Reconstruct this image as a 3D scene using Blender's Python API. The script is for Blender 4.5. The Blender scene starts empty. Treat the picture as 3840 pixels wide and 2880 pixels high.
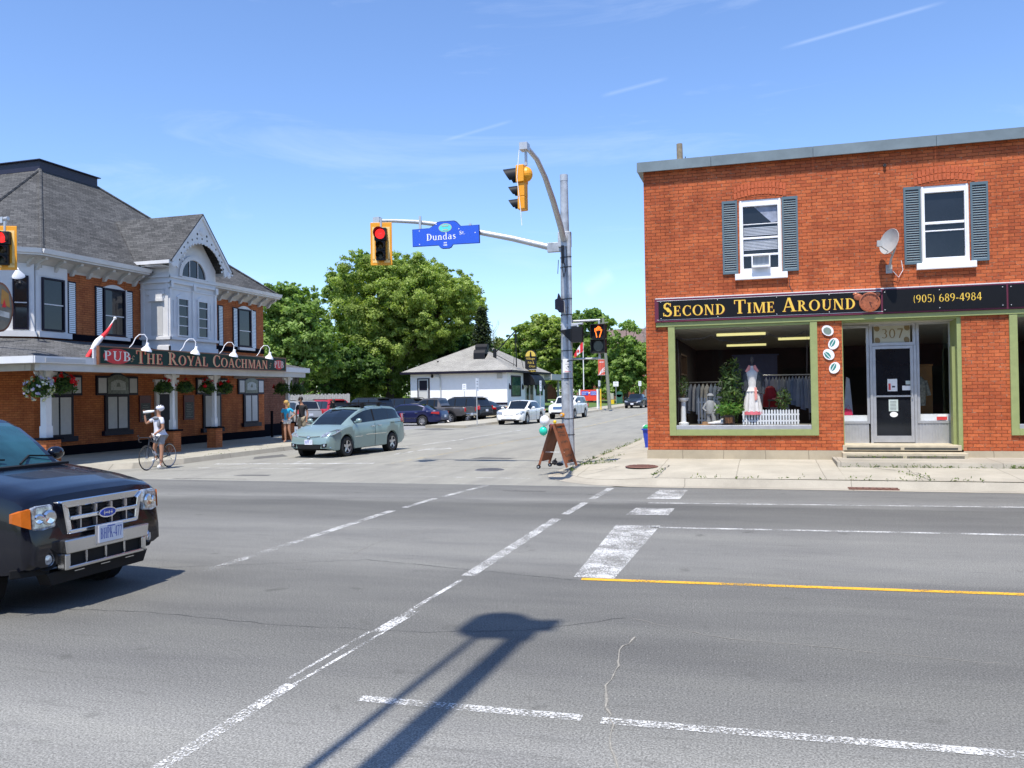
import bpy, math, random
import numpy as np
from mathutils import Vector, Matrix
R = math.radians
random.seed(7)
C = bpy.context.scene.collection
SC = bpy.context.scene

# ---------------------------------------------------------------- camera
yaw, pitch, roll, FPX = 0.2904, 0.01163, 0.01554, 3179.0
Fv = Vector((-math.sin(yaw)*math.cos(pitch), math.cos(yaw)*math.cos(pitch), math.sin(pitch)))
Rv = Vector((math.cos(yaw), math.sin(yaw), 0)); Dv = Fv.cross(Rv)
cr, sr = math.cos(roll), math.sin(roll)
R2 = Rv*cr + Dv*sr; D2 = Dv*cr - Rv*sr
cam = bpy.data.objects.new("camera", bpy.data.cameras.new("camera")); C.objects.link(cam)
mw = Matrix.Identity(4)
for i in range(3):
    mw[i][0] = R2[i]; mw[i][1] = -D2[i]; mw[i][2] = -Fv[i]
mw[0][3], mw[1][3], mw[2][3] = 0, 0, 1.95
cam.matrix_world = mw
cam.data.sensor_width = 36; cam.data.lens = FPX/3840*36
cam.data.clip_start = 0.05; cam.data.clip_end = 3000
SC.camera = cam

# ---------------------------------------------------------------- light
SUN_EL, SUN_AZ = 65.5, 181.5          # sun almost straight behind the camera
wd = bpy.data.worlds.new("World"); SC.world = wd; wd.use_nodes = True
nt = wd.node_tree; N = nt.nodes; Lk = nt.links; N.clear()
out = N.new('ShaderNodeOutputWorld'); bg = N.new('ShaderNodeBackground'); bg.inputs[1].default_value = 0.142
sky = N.new('ShaderNodeTexSky'); sky.sky_type = 'NISHITA'; sky.sun_disc = False
sky.sun_elevation = R(SUN_EL); sky.sun_rotation = R(SUN_AZ); sky.air_density = 1.0; sky.dust_density = 0.3; sky.ozone_density = 1.6
tc = N.new('ShaderNodeTexCoord')
def wmath(op, a, b=None, c=None, clamp=False):
    n = N.new('ShaderNodeMath'); n.operation = op; n.use_clamp = clamp
    for i, v in enumerate((a, b, c)):
        if v is None: continue
        if isinstance(v, (int, float)): n.inputs[i].default_value = v
        else: Lk.new(v, n.inputs[i])
    return n.outputs[0]
def wdot(v):
    n = N.new('ShaderNodeVectorMath'); n.operation = 'DOT_PRODUCT'; Lk.new(tc.outputs['Generated'], n.inputs[0]); n.inputs[1].default_value = v
    return n.outputs['Value']
def pixdir(x, y):
    d = R2*((x-1920)/FPX) + D2*((y-1440)/FPX) + Fv; return d.normalized()
mp = N.new('ShaderNodeMapping'); mp.inputs['Rotation'].default_value = (R(18), R(-24), R(10)); mp.inputs['Scale'].default_value = (1.2, 1.2, 7.5)
Lk.new(tc.outputs['Generated'], mp.inputs[0])
nz = N.new('ShaderNodeTexNoise'); nz.inputs['Scale'].default_value = 2.1; nz.inputs['Detail'].default_value = 8; nz.inputs['Roughness'].default_value = .62; nz.inputs['Distortion'].default_value = .9
Lk.new(mp.outputs[0], nz.inputs['Vector'])
wisp = wmath('MULTIPLY', wmath('SUBTRACT', nz.outputs[0], .54, clamp=True), .8, clamp=True)
def contrail(a, b, w, amp):
    A, B = pixdir(*a), pixdir(*b); n = A.cross(B).normalized(); t = (B-A).normalized(); m = (A+B)/2
    d = wmath('ABSOLUTE', wdot(n)); core = wmath('SUBTRACT', 1.0, wmath('DIVIDE', d, w), clamp=True)
    half = (B-A).length/2
    al = wmath('ABSOLUTE', wmath('SUBTRACT', wdot(t), m.dot(t)))
    e = wmath('MULTIPLY', wmath('SUBTRACT', 1.0, wmath('DIVIDE', al, half), clamp=True), 3.0, clamp=True)
    fr = wmath('GREATER_THAN', wdot(Fv), 0)
    return wmath('MULTIPLY', wmath('MULTIPLY', wmath('MULTIPLY', core, e), amp), fr)
cl = wisp
for a, b, w, amp in [((2920, 185), (3560, 2), .0026, .17), ((1650, 532), (1930, 450), .0026, .10), ((2250, 362), (2510, 292), .0030, .12), ((2190, 1100), (2300, 1020), .012, .2)]:
    cl = wmath('ADD', cl, contrail(a, b, w, amp), clamp=True)
mix = N.new('ShaderNodeMixRGB'); Lk.new(cl, mix.inputs[0]); mix.inputs[2].default_value = (6.2, 6.9, 8.0, 1)
tint = N.new('ShaderNodeMixRGB'); tint.blend_type = 'MULTIPLY'; tint.inputs[0].default_value = 1; tint.inputs[2].default_value = (.90, 1.04, 1.28, 1)
Lk.new(sky.outputs[0], tint.inputs[1]); Lk.new(tint.outputs[0], mix.inputs[1])
Lk.new(mix.outputs[0], bg.inputs[0]); Lk.new(bg.outputs[0], out.inputs[0])
sd = bpy.data.lights.new("sun", 'SUN'); sd.energy = 4.9; sd.angle = R(.53); sd.color = (1, .94, .85)
sun = bpy.data.objects.new("sun", sd); C.objects.link(sun)
az = R(SUN_AZ)
sdir = Vector((math.sin(az)*math.cos(R(SUN_EL)), math.cos(az)*math.cos(R(SUN_EL)), math.sin(R(SUN_EL))))
sun.rotation_euler = sdir.to_track_quat('Z', 'Y').to_euler(); sun.location = (0, -10, 40)
vs = SC.view_settings; vs.view_transform = 'Standard'; vs.look = 'None'; vs.exposure = 0.38; vs.gamma = 1; vs.use_curve_mapping = False
SC.cycles.max_bounces = 6; SC.cycles.transparent_max_bounces = 12

# ---------------------------------------------------------------- materials
MATS = {}
def nodes(name):
    m = bpy.data.materials.new(name); m.use_nodes = True; MATS[name] = m
    t = m.node_tree; return m, t.nodes, t.links, t.nodes['Principled BSDF']
def noise(N, L, vec, scale, detail=4, rough=.55, dist=0):
    n = N.new('ShaderNodeTexNoise'); n.inputs['Scale'].default_value = scale; n.inputs['Detail'].default_value = detail
    n.inputs['Roughness'].default_value = rough; n.inputs['Distortion'].default_value = dist
    if vec is not None: L.new(vec, n.inputs['Vector'])
    return n.outputs[0]
def ramp(N, L, fac, stops):
    r = N.new('ShaderNodeValToRGB'); e = r.color_ramp.elements
    while len(e) < len(stops): e.new(.5)
    for x, (p, c) in zip(e, stops): x.position = p; x.color = (*c, 1) if len(c) == 3 else c
    L.new(fac, r.inputs[0]); return r.outputs[0]
def mth(N, L, op, a, b=None, c=None, clamp=False):
    n = N.new('ShaderNodeMath'); n.operation = op; n.use_clamp = clamp
    for i, v in enumerate((a, b, c)):
        if v is None: continue
        if isinstance(v, (int, float)): n.inputs[i].default_value = v
        else: L.new(v, n.inputs[i])
    return n.outputs[0]
def mixc(N, L, fac, a, b, mode='MIX'):
    n = N.new('ShaderNodeMixRGB'); n.blend_type = mode
    for i, v in enumerate((fac, a, b)):
        if isinstance(v, (int, float)): n.inputs[i].default_value = v
        elif isinstance(v, tuple): n.inputs[i].default_value = (*v, 1)
        else: L.new(v, n.inputs[i])
    return n.outputs[0]
def bump(N, L, P, h, strength=.4, dist=.01):
    b = N.new('ShaderNodeBump'); b.inputs['Strength'].default_value = strength; b.inputs['Distance'].default_value = dist
    L.new(h, b.inputs['Height']); L.new(b.outputs[0], P.inputs['Normal'])
def M(name, col, rough=.6, metal=0, var=.12, scale=6, bmp=0, coat=0, spec=.5, emit=None, es=1):
    if name in MATS: return MATS[name]
    m, N, L, P = nodes(name)
    t = N.new('ShaderNodeTexCoord').outputs['Object']
    P.inputs['Roughness'].default_value = rough; P.inputs['Metallic'].default_value = metal
    P.inputs['Coat Weight'].default_value = coat; P.inputs['Coat Roughness'].default_value = .03; P.inputs['Specular IOR Level'].default_value = spec
    if var:
        n = noise(N, L, t, scale, 5, .6)
        a = tuple(max(0, c*(1-var)) for c in col); b = tuple(min(1, c*(1+var)) for c in col)
        L.new(ramp(N, L, n, [(.3, a), (.7, b)]), P.inputs['Base Color'])
        if bmp: bump(N, L, P, noise(N, L, t, scale*8, 3), bmp, .01)
    else: P.inputs['Base Color'].default_value = (*col, 1)
    if emit: P.inputs['Emission Color'].default_value = (*emit, 1); P.inputs['Emission Strength'].default_value = es
    return m
def uv_sum(N, L, zs=1.0):
    t = N.new('ShaderNodeTexCoord').outputs['Object']; s = N.new('ShaderNodeSeparateXYZ'); L.new(t, s.inputs[0])
    u = mth(N, L, 'ADD', s.outputs[0], s.outputs[1]); z = mth(N, L, 'MULTIPLY', s.outputs[2], zs)
    c = N.new('ShaderNodeCombineXYZ'); L.new(u, c.inputs[0]); L.new(z, c.inputs[1]); return c.outputs[0], t
def brick_mat(name, c1, c2, mort, bw=.225, rh=.078, ms=.008, stain=None, rough=.85):
    m, N, L, P = nodes(name); v, t = uv_sum(N, L)
    w = N.new('ShaderNodeVectorMath'); w.operation = 'ADD'
    j = N.new('ShaderNodeTexNoise'); j.inputs['Scale'].default_value = 3.0; L.new(t, j.inputs['Vector'])
    sc = N.new('ShaderNodeVectorMath'); sc.operation = 'SCALE'; sc.inputs['Scale'].default_value = .018; L.new(j.outputs['Color'], sc.inputs[0])
    L.new(v, w.inputs[0]); L.new(sc.outputs[0], w.inputs[1])
    b = N.new('ShaderNodeTexBrick'); L.new(w.outputs[0], b.inputs['Vector']); b.inputs['Scale'].default_value = 1
    b.inputs['Brick Width'].default_value = bw; b.inputs['Row Height'].default_value = rh; b.inputs['Mortar Size'].default_value = ms; b.inputs['Mortar Smooth'].default_value = .3
    b.inputs['Color1'].default_value = (*c1, 1); b.inputs['Color2'].default_value = (*c2, 1); b.inputs['Bias'].default_value = -.1
    mz = noise(N, L, t, 9, 4, .7)
    L.new(mixc(N, L, mth(N, L, 'MULTIPLY', mth(N, L, 'SUBTRACT', mz, .52, clamp=True), 6, clamp=True), tuple(x*.36 for x in c1), mort), b.inputs['Mortar'])
    col = mixc(N, L, .75, b.outputs[0], ramp(N, L, noise(N, L, t, 1.3, 5, .6), [(.25, (.66, .6, .6)), (.5, (.95, .95, .95)), (.75, (1.2, 1.25, 1.25))]), 'MULTIPLY')
    col = mixc(N, L, .7, col, ramp(N, L, noise(N, L, t, 45, 3, .6), [(.3, (.72, .7, .7)), (.7, (1.2, 1.2, 1.2))]), 'MULTIPLY')
    wm = N.new('ShaderNodeMapping'); wm.inputs['Scale'].default_value = (1.6, .28, 1); L.new(v, wm.inputs[0])
    col = mixc(N, L, .8, col, ramp(N, L, noise(N, L, wm.outputs[0], 1.4, 6, .7), [(.3, (.62, .58, .58)), (.48, (.97, .97, .97)), (.75, (1.12, 1.14, 1.16))]), 'MULTIPLY')
    if stain:
        f = mth(N, L, 'MULTIPLY', mth(N, L, 'SUBTRACT', noise(N, L, t, 5.5, 6, .75), .655, clamp=True), 9, clamp=True)
        col = mixc(N, L, f, col, stain)
    L.new(col, P.inputs['Base Color']); P.inputs['Roughness'].default_value = rough; P.inputs['Specular IOR Level'].default_value = .25
    h = mth(N, L, 'ADD', mth(N, L, 'SUBTRACT', 1, b.outputs['Fac']), mth(N, L, 'MULTIPLY', noise(N, L, t, 40, 3), .35))
    bump(N, L, P, h, .8, .012); return m
def shingle_mat(name, c1, c2, zs):
    m, N, L, P = nodes(name); v, t = uv_sum(N, L, zs)
    b = N.new('ShaderNodeTexBrick'); L.new(v, b.inputs['Vector']); b.inputs['Scale'].default_value = 1
    b.inputs['Brick Width'].default_value = .3; b.inputs['Row Height'].default_value = .14; b.inputs['Mortar Size'].default_value = .006
    b.inputs['Color1'].default_value = (*c1, 1); b.inputs['Color2'].default_value = (*c2, 1); b.inputs['Mortar'].default_value = (*[x*.3 for x in c1], 1)
    col = mixc(N, L, .8, b.outputs[0], ramp(N, L, noise(N, L, t, .7, 4), [(.3, (.8, .8, .8)), (.7, (1.15, 1.15, 1.15))]), 'MULTIPLY')
    col = mixc(N, L, .8, col, ramp(N, L, noise(N, L, v, 14, 4, .7), [(.3, (.6, .6, .6)), (.7, (1.4, 1.4, 1.4))]), 'MULTIPLY')
    L.new(col, P.inputs['Base Color']); P.inputs['Roughness'].default_value = .95; P.inputs['Specular IOR Level'].default_value = .15
    bump(N, L, P, mth(N, L, 'SUBTRACT', 1, b.outputs['Fac']), .5, .01); return m
def glass_mat(name, tint, trans, rough=.02):
    m, N, L, P = nodes(name); N.remove(P); o = N['Material Output']
    tr = N.new('ShaderNodeBsdfTransparent'); tr.inputs[0].default_value = (*trans, 1)
    gl = N.new('ShaderNodeBsdfGlossy'); gl.inputs['Roughness'].default_value = rough; gl.inputs[0].default_value = (*tint, 1)
    lw = N.new('ShaderNodeLayerWeight'); lw.inputs['Blend'].default_value = .5
    mx = N.new('ShaderNodeMixShader'); L.new(mth(N, L, 'ADD', mth(N, L, 'MULTIPLY', mth(N, L, 'POWER', lw.outputs['Facing'], 5.0), .95), .055, clamp=True), mx.inputs[0]); L.new(tr.outputs[0], mx.inputs[1]); L.new(gl.outputs[0], mx.inputs[2]); L.new(mx.outputs[0], o.inputs[0]); return m
def asphalt_mat(name, base, contrast, bands=None, cracks=.5, fine=260):
    m, N, L, P = nodes(name)
    t = N.new('ShaderNodeTexCoord').outputs['Object']; s = N.new('ShaderNodeSeparateXYZ'); L.new(t, s.inputs[0])
    fn = noise(N, L, t, fine, 2, .8); md = noise(N, L, t, 38, 3, .7)
    mpn = N.new('ShaderNodeMapping'); mpn.inputs['Scale'].default_value = (.35, 1.5, 1) if bands else (1.4, .3, 1); L.new(t, mpn.inputs[0])
    big = noise(N, L, mpn.outputs[0], .9, 6, .62)
    a = tuple(x*(1-contrast) for x in base); b = tuple(x*(1+contrast) for x in base)
    col = ramp(N, L, fn, [(.32, a), (.5, base), (.66, b)])
    col = mixc(N, L, .8, col, ramp(N, L, md, [(.25, (.78, .78, .78)), (.75, (1.22, 1.22, 1.22))]), 'MULTIPLY')
    col = mixc(N, L, .9, col, ramp(N, L, big, [(.28, (.78, .78, .8)), (.5, (1, 1, 1)), (.74, (1.2, 1.2, 1.17))]), 'MULTIPLY')
    if bands:
        y = mth(N, L, 'ADD', mth(N, L, 'SUBTRACT', s.outputs[1], mth(N, L, 'MULTIPLY', s.outputs[0], .05)), mth(N, L, 'MULTIPLY', mth(N, L, 'SUBTRACT', big, .5), .9))
        f = mth(N, L, 'DIVIDE', y, 20.0)
        col = mixc(N, L, 1.0, col, ramp(N, L, f, [(p/20.0, (v, v, v*1.02)) for p, v in bands]), 'MULTIPLY')
    smp = N.new('ShaderNodeMapping'); smp.inputs['Scale'].default_value = (1.6, 9, 1) if bands else (9, 1.6, 1); L.new(t, smp.inputs[0])
    col = mixc(N, L, mth(N, L, 'MULTIPLY', mth(N, L, 'SUBTRACT', noise(N, L, smp.outputs[0], 1.3, 4, .7), .56, clamp=True), 3.5, clamp=True), col, tuple(x*.72 for x in base))
    # scattered pale stones and a few oil spots
    st = noise(N, L, t, 55, 1, .5); col = mixc(N, L, mth(N, L, 'MULTIPLY', mth(N, L, 'SUBTRACT', st, .735, clamp=True), 12, clamp=True), col, tuple(min(1, x*3.2) for x in base))
    oil = noise(N, L, t, 2.6, 3, .5); col = mixc(N, L, mth(N, L, 'MULTIPLY', mth(N, L, 'SUBTRACT', oil, .66, clamp=True), 6, clamp=True), col, tuple(x*.55 for x in base))
    if cracks:
        vn = N.new('ShaderNodeTexVoronoi'); vn.feature = 'DISTANCE_TO_EDGE'; vn.inputs['Scale'].default_value = .22
        wv = N.new('ShaderNodeVectorMath'); wv.operation = 'ADD'; nn = N.new('ShaderNodeTexNoise'); nn.inputs['Scale'].default_value = 1.1; nn.inputs['Detail'].default_value = 6; L.new(t, nn.inputs['Vector']); L.new(t, wv.inputs[0]); L.new(nn.outputs['Color'], wv.inputs[1]); L.new(wv.outputs[0], vn.inputs['Vector'])
        line = mth(N, L, 'SUBTRACT', 1, mth(N, L, 'DIVIDE', vn.outputs['Distance'], .0032), clamp=True)
        msk = mth(N, L, 'MULTIPLY', mth(N, L, 'SUBTRACT', noise(N, L, t, .3, 2), .47, clamp=True), 8, clamp=True)
        col = mixc(N, L, mth(N, L, 'MULTIPLY', mth(N, L, 'MULTIPLY', line, msk), cracks), col, tuple(x*.35 for x in base))
    L.new(col, P.inputs['Base Color']); P.inputs['Roughness'].default_value = .92; P.inputs['Specular IOR Level'].default_value = .22
    bump(N, L, P, fn, .35, .004); return m
def paint_mat(name, col, wear, scale=30):
    m, N, L, P = nodes(name); o = N['Material Output']; t = N.new('ShaderNodeTexCoord').outputs['Object']
    P.inputs['Base Color'].default_value = (*col, 1); P.inputs['Roughness'].default_value = .8; P.inputs['Specular IOR Level'].default_value = .2
    n = mth(N, L, 'ADD', mth(N, L, 'MULTIPLY', noise(N, L, t, 55, 3, .8), .62), mth(N, L, 'MULTIPLY', noise(N, L, t, 2.2, 5, .7), .38))
    f = mth(N, L, 'MULTIPLY', mth(N, L, 'SUBTRACT', n, wear, clamp=True), 14, clamp=True)
    tr = N.new('ShaderNodeBsdfTransparent'); mx = N.new('ShaderNodeMixShader'); L.new(f, mx.inputs[0]); L.new(tr.outputs[0], mx.inputs[1]); L.new(P.outputs[0], mx.inputs[2]); L.new(mx.outputs[0], o.inputs[0]); return m
def concrete_mat(name, col, jx=None, jy=None, off=(0, 0)):
    m, N, L, P = nodes(name); t = N.new('ShaderNodeTexCoord').outputs['Object']; s = N.new('ShaderNodeSeparateXYZ'); L.new(t, s.inputs[0])
    c = mixc(N, L, 1, ramp(N, L, noise(N, L, t, 1.1, 6, .65), [(.25, tuple(x*.78 for x in col)), (.75, tuple(x*1.16 for x in col))]), ramp(N, L, noise(N, L, t, 120, 2, .7), [(.3, (.86, .86, .86)), (.7, (1.14, 1.14, 1.14))]), 'MULTIPLY')
    wob = mth(N, L, 'MULTIPLY', noise(N, L, t, 3, 3), .05)
    for ax, sp in ((0, jx), (1, jy)):
        if not sp: continue
        q = mth(N, L, 'FRACT', mth(N, L, 'DIVIDE', mth(N, L, 'ADD', mth(N, L, 'ADD', s.outputs[ax], 200.0+off[ax]), wob), sp))
        d = mth(N, L, 'MINIMUM', q, mth(N, L, 'SUBTRACT', 1, q))
        c = mixc(N, L, mth(N, L, 'MULTIPLY', mth(N, L, 'SUBTRACT', 1, mth(N, L, 'DIVIDE', d, .014/sp), clamp=True), .75), c, tuple(x*.3 for x in col))
    L.new(c, P.inputs['Base Color']); P.inputs['Roughness'].default_value = .9; P.inputs['Specular IOR Level'].default_value = .2
    bump(N, L, P, noise(N, L, t, 60, 3), .25, .004); return m
def leaf_mat(name, dark, mid, light):
    m, N, L, P = nodes(name); o = N['Material Output']
    at = N.new('ShaderNodeAttribute'); at.attribute_name = 'rnd'
    col = ramp(N, L, at.outputs['Fac'], [(.0, dark), (.5, mid), (1, light)])
    L.new(col, P.inputs['Base Color']); P.inputs['Roughness'].default_value = .55; P.inputs['Specular IOR Level'].default_value = .25
    tl = N.new('ShaderNodeBsdfTranslucent'); L.new(mixc(N, L, 1, col, (1.3, 1.5, .5), 'MULTIPLY'), tl.inputs[0])
    mx = N.new('ShaderNodeMixShader'); mx.inputs[0].default_value = .45; L.new(P.outputs[0], mx.inputs[1]); L.new(tl.outputs[0], mx.inputs[2]); L.new(mx.outputs[0], o.inputs[0]); return m

# ---------------------------------------------------------------- mesh helpers
SPLIT = {'eave_brackets': 'eave_bracket', 'screws': 'screw', 'step_recess': 'riser_recess', 'air_slots': 'air_slot', 'hip_caps': 'hip_cap', 'dormer_gutter': 'gutter', 'window_shelves': 'window_shelf', 'feet': 'foot', 'grille_bars': 'grille_bar', 'sash_bars': 'sash_bar', 'rail_posts': 'post', 'step_moulding': 'moulding', 'straps': 'strap', 'red_ovals': 'red_oval', 'scroll_ornaments': 'scroll_ornament'}
class MB:
    def __init__(s): s.v = []; s.f = []; s.mi = []; s.mats = []; s.cur = 0
    def use(s, m):
        if m not in s.mats: s.mats.append(m)
        s.cur = s.mats.index(m); return s
    def add(s, vs, fs):
        o = len(s.v); s.v += [tuple(p) for p in vs]
        for f in fs: s.f.append(tuple(i+o for i in f)); s.mi.append(s.cur)
        return s
    def box(s, x0, y0, z0, x1, y1, z1):
        x0, x1 = min(x0, x1), max(x0, x1); y0, y1 = min(y0, y1), max(y0, y1); z0, z1 = min(z0, z1), max(z0, z1)
        return s.add([(x0,y0,z0),(x1,y0,z0),(x1,y1,z0),(x0,y1,z0),(x0,y0,z1),(x1,y0,z1),(x1,y1,z1),(x0,y1,z1)],
                     [(0,3,2,1),(4,5,6,7),(0,1,5,4),(1,2,6,5),(2,3,7,6),(3,0,4,7)])
    def poly(s, pts): return s.add(pts, [tuple(range(len(pts)))])
    def prism(s, pts, d):                      # pts 3-D polygon, d extrusion vector
        n = len(pts); d = Vector(d); a = [Vector(p) for p in pts]; b = [p+d for p in a]
        nrm = Vector((0, 0, 0))
        for i in range(n): nrm += a[i].cross(a[(i+1) % n])
        if nrm.dot(d) > 0: a, b = a[::-1], b[::-1]
        return s.add(a+b, [tuple(range(n)), tuple(range(2*n-1, n-1, -1))] + [(i, i+n, (i+1) % n+n, (i+1) % n) for i in range(n)])
    def tube(s, pts, r, n=8, caps=True):
        pts = [Vector(p) for p in pts]; k = len(pts); rs = r if isinstance(r, (list, tuple)) else [r]*k
        vs = []; fs = []; up = None
        for i, p in enumerate(pts):
            t = (pts[min(i+1, k-1)]-pts[max(i-1, 0)]).normalized()
            if up is None: up = t.orthogonal().normalized()
            up = (up - t*up.dot(t)); up = up.normalized() if up.length > 1e-6 else t.orthogonal().normalized()
            w = t.cross(up)
            for j in range(n):
                a = 2*math.pi*j/n; vs.append(p+(up*math.cos(a)+w*math.sin(a))*rs[i])
        for i in range(k-1):
            for j in range(n): fs.append((i*n+j, i*n+(j+1) % n, (i+1)*n+(j+1) % n, (i+1)*n+j))
        if caps: fs += [tuple(range(n-1, -1, -1)), tuple((k-1)*n+j for j in range(n))]
        return s.add(vs, fs)
    def lathe(s, prof, o=(0,0,0), ax=(0,0,1), n=16, a0=0, a1=2*math.pi):   # prof [(r, h)]
        o = Vector(o); ax = Vector(ax).normalized(); u = ax.orthogonal().normalized(); w = ax.cross(u); full = abs(a1-a0-2*math.pi) < 1e-6
        m = n if full else n+1; vs = []
        for r, h in prof:
            for j in range(m):
                a = a0+(a1-a0)*j/n; vs.append(o+ax*h+(u*math.cos(a)+w*math.sin(a))*r)
        fs = []
        for i in range(len(prof)-1):
            for j in range(n):
                j2 = (j+1) % m if full else j+1
                fs.append((i*m+j, i*m+j2, (i+1)*m+j2, (i+1)*m+j))
        return s.add(vs, fs)
    def ball(s, c, r, n=12, k=8):
        rx, ry, rz = r if isinstance(r, (list, tuple)) else (r, r, r); vs = []; fs = []
        for i in range(k+1):
            p = math.pi*i/k
            for j in range(n): a = 2*math.pi*j/n; vs.append((c[0]+rx*math.sin(p)*math.cos(a), c[1]+ry*math.sin(p)*math.sin(a), c[2]-rz*math.cos(p)))
        for i in range(k):
            for j in range(n): fs.append((i*n+j, i*n+(j+1) % n, (i+1)*n+(j+1) % n, (i+1)*n+j))
        return s.add(vs, fs)
    def build(s, name, parent=None, m=None, smooth=None, world=False, loc=None, rz=0, label=None, bevel=0):
        if name in SPLIT:                  # loose pieces become parts of their own
            seen, grp = {}, []
            for fi, f in enumerate(s.f):
                g_ = seen.get(f[0])
                for v_ in f: g_ = seen.get(v_, g_)
                if g_ is None: g_ = len(grp); grp.append([])
                for v_ in f: seen[v_] = g_
                grp[g_].append(fi)
            for fs_ in grp:
                q = MB(); q.mats = list(s.mats); ids = sorted({v_ for fi in fs_ for v_ in s.f[fi]}); mp_ = {v_: i for i, v_ in enumerate(ids)}
                q.v = [s.v[v_] for v_ in ids]; q.f = [tuple(mp_[v_] for v_ in s.f[fi]) for fi in fs_]; q.mi = [s.mi[fi] for fi in fs_]
                o = q.build(SPLIT[name], parent, m, smooth, world, loc, rz, label, bevel)
            return o
        me = bpy.data.meshes.new(name); me.from_pydata(s.v, [], s.f)
        if m is not None and not s.mats: me.materials.append(m)
        for x in s.mats: me.materials.append(x)
        if s.mats: me.polygons.foreach_set('material_index', s.mi)
        me.update(); me.validate()
        if smooth is not None:
            me.polygons.foreach_set('use_smooth', [True]*len(me.polygons))
            if smooth < 180: me.set_sharp_from_angle(angle=R(smooth))
        o = bpy.data.objects.new(name, me); C.objects.link(o)
        if parent is not None:
            o.parent = parent
            if world:                      # mesh is in world coordinates; parents are never rotated then
                p = parent; off = Vector((0, 0, 0))
                while p is not None: off += Vector(p.location); p = p.parent
                o.location = -off
        if loc is not None: o.location = loc; o.rotation_euler = (0, 0, rz)
        if label: o['label'] = label
        if bevel:
            b = o.modifiers.new('b', 'BEVEL'); b.width = bevel; b.segments = 2; b.limit_method = 'ANGLE'
        return o
def thing(name, label, cat, loc=(0, 0, 0), rz=0, group=None):
    o = bpy.data.objects.new(name, None); C.objects.link(o); o.location = loc; o.rotation_euler = (0, 0, rz); o.empty_display_size = .3
    o['label'] = label; o['category'] = cat
    if group: o['group'] = group
    return o
def tag(o, label, cat, group=None, kind=None):
    o['label'] = label; o['category'] = cat
    if group: o['group'] = group
    if kind: o['kind'] = kind
    return o
def struct(o): o['kind'] = 'structure'; return o
def dup(root, loc, rz=0, label=None):
    def cp(o, par):
        c = o.copy(); C.objects.link(c); c.parent = par
        for ch in o.children: cp(ch, c)
        return c
    r = cp(root, None); r.location = loc; r.rotation_euler = (0, 0, rz)
    if label: r['label'] = label
    return r
def gz(y): return max(0.0, .011*(y-58))

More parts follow.
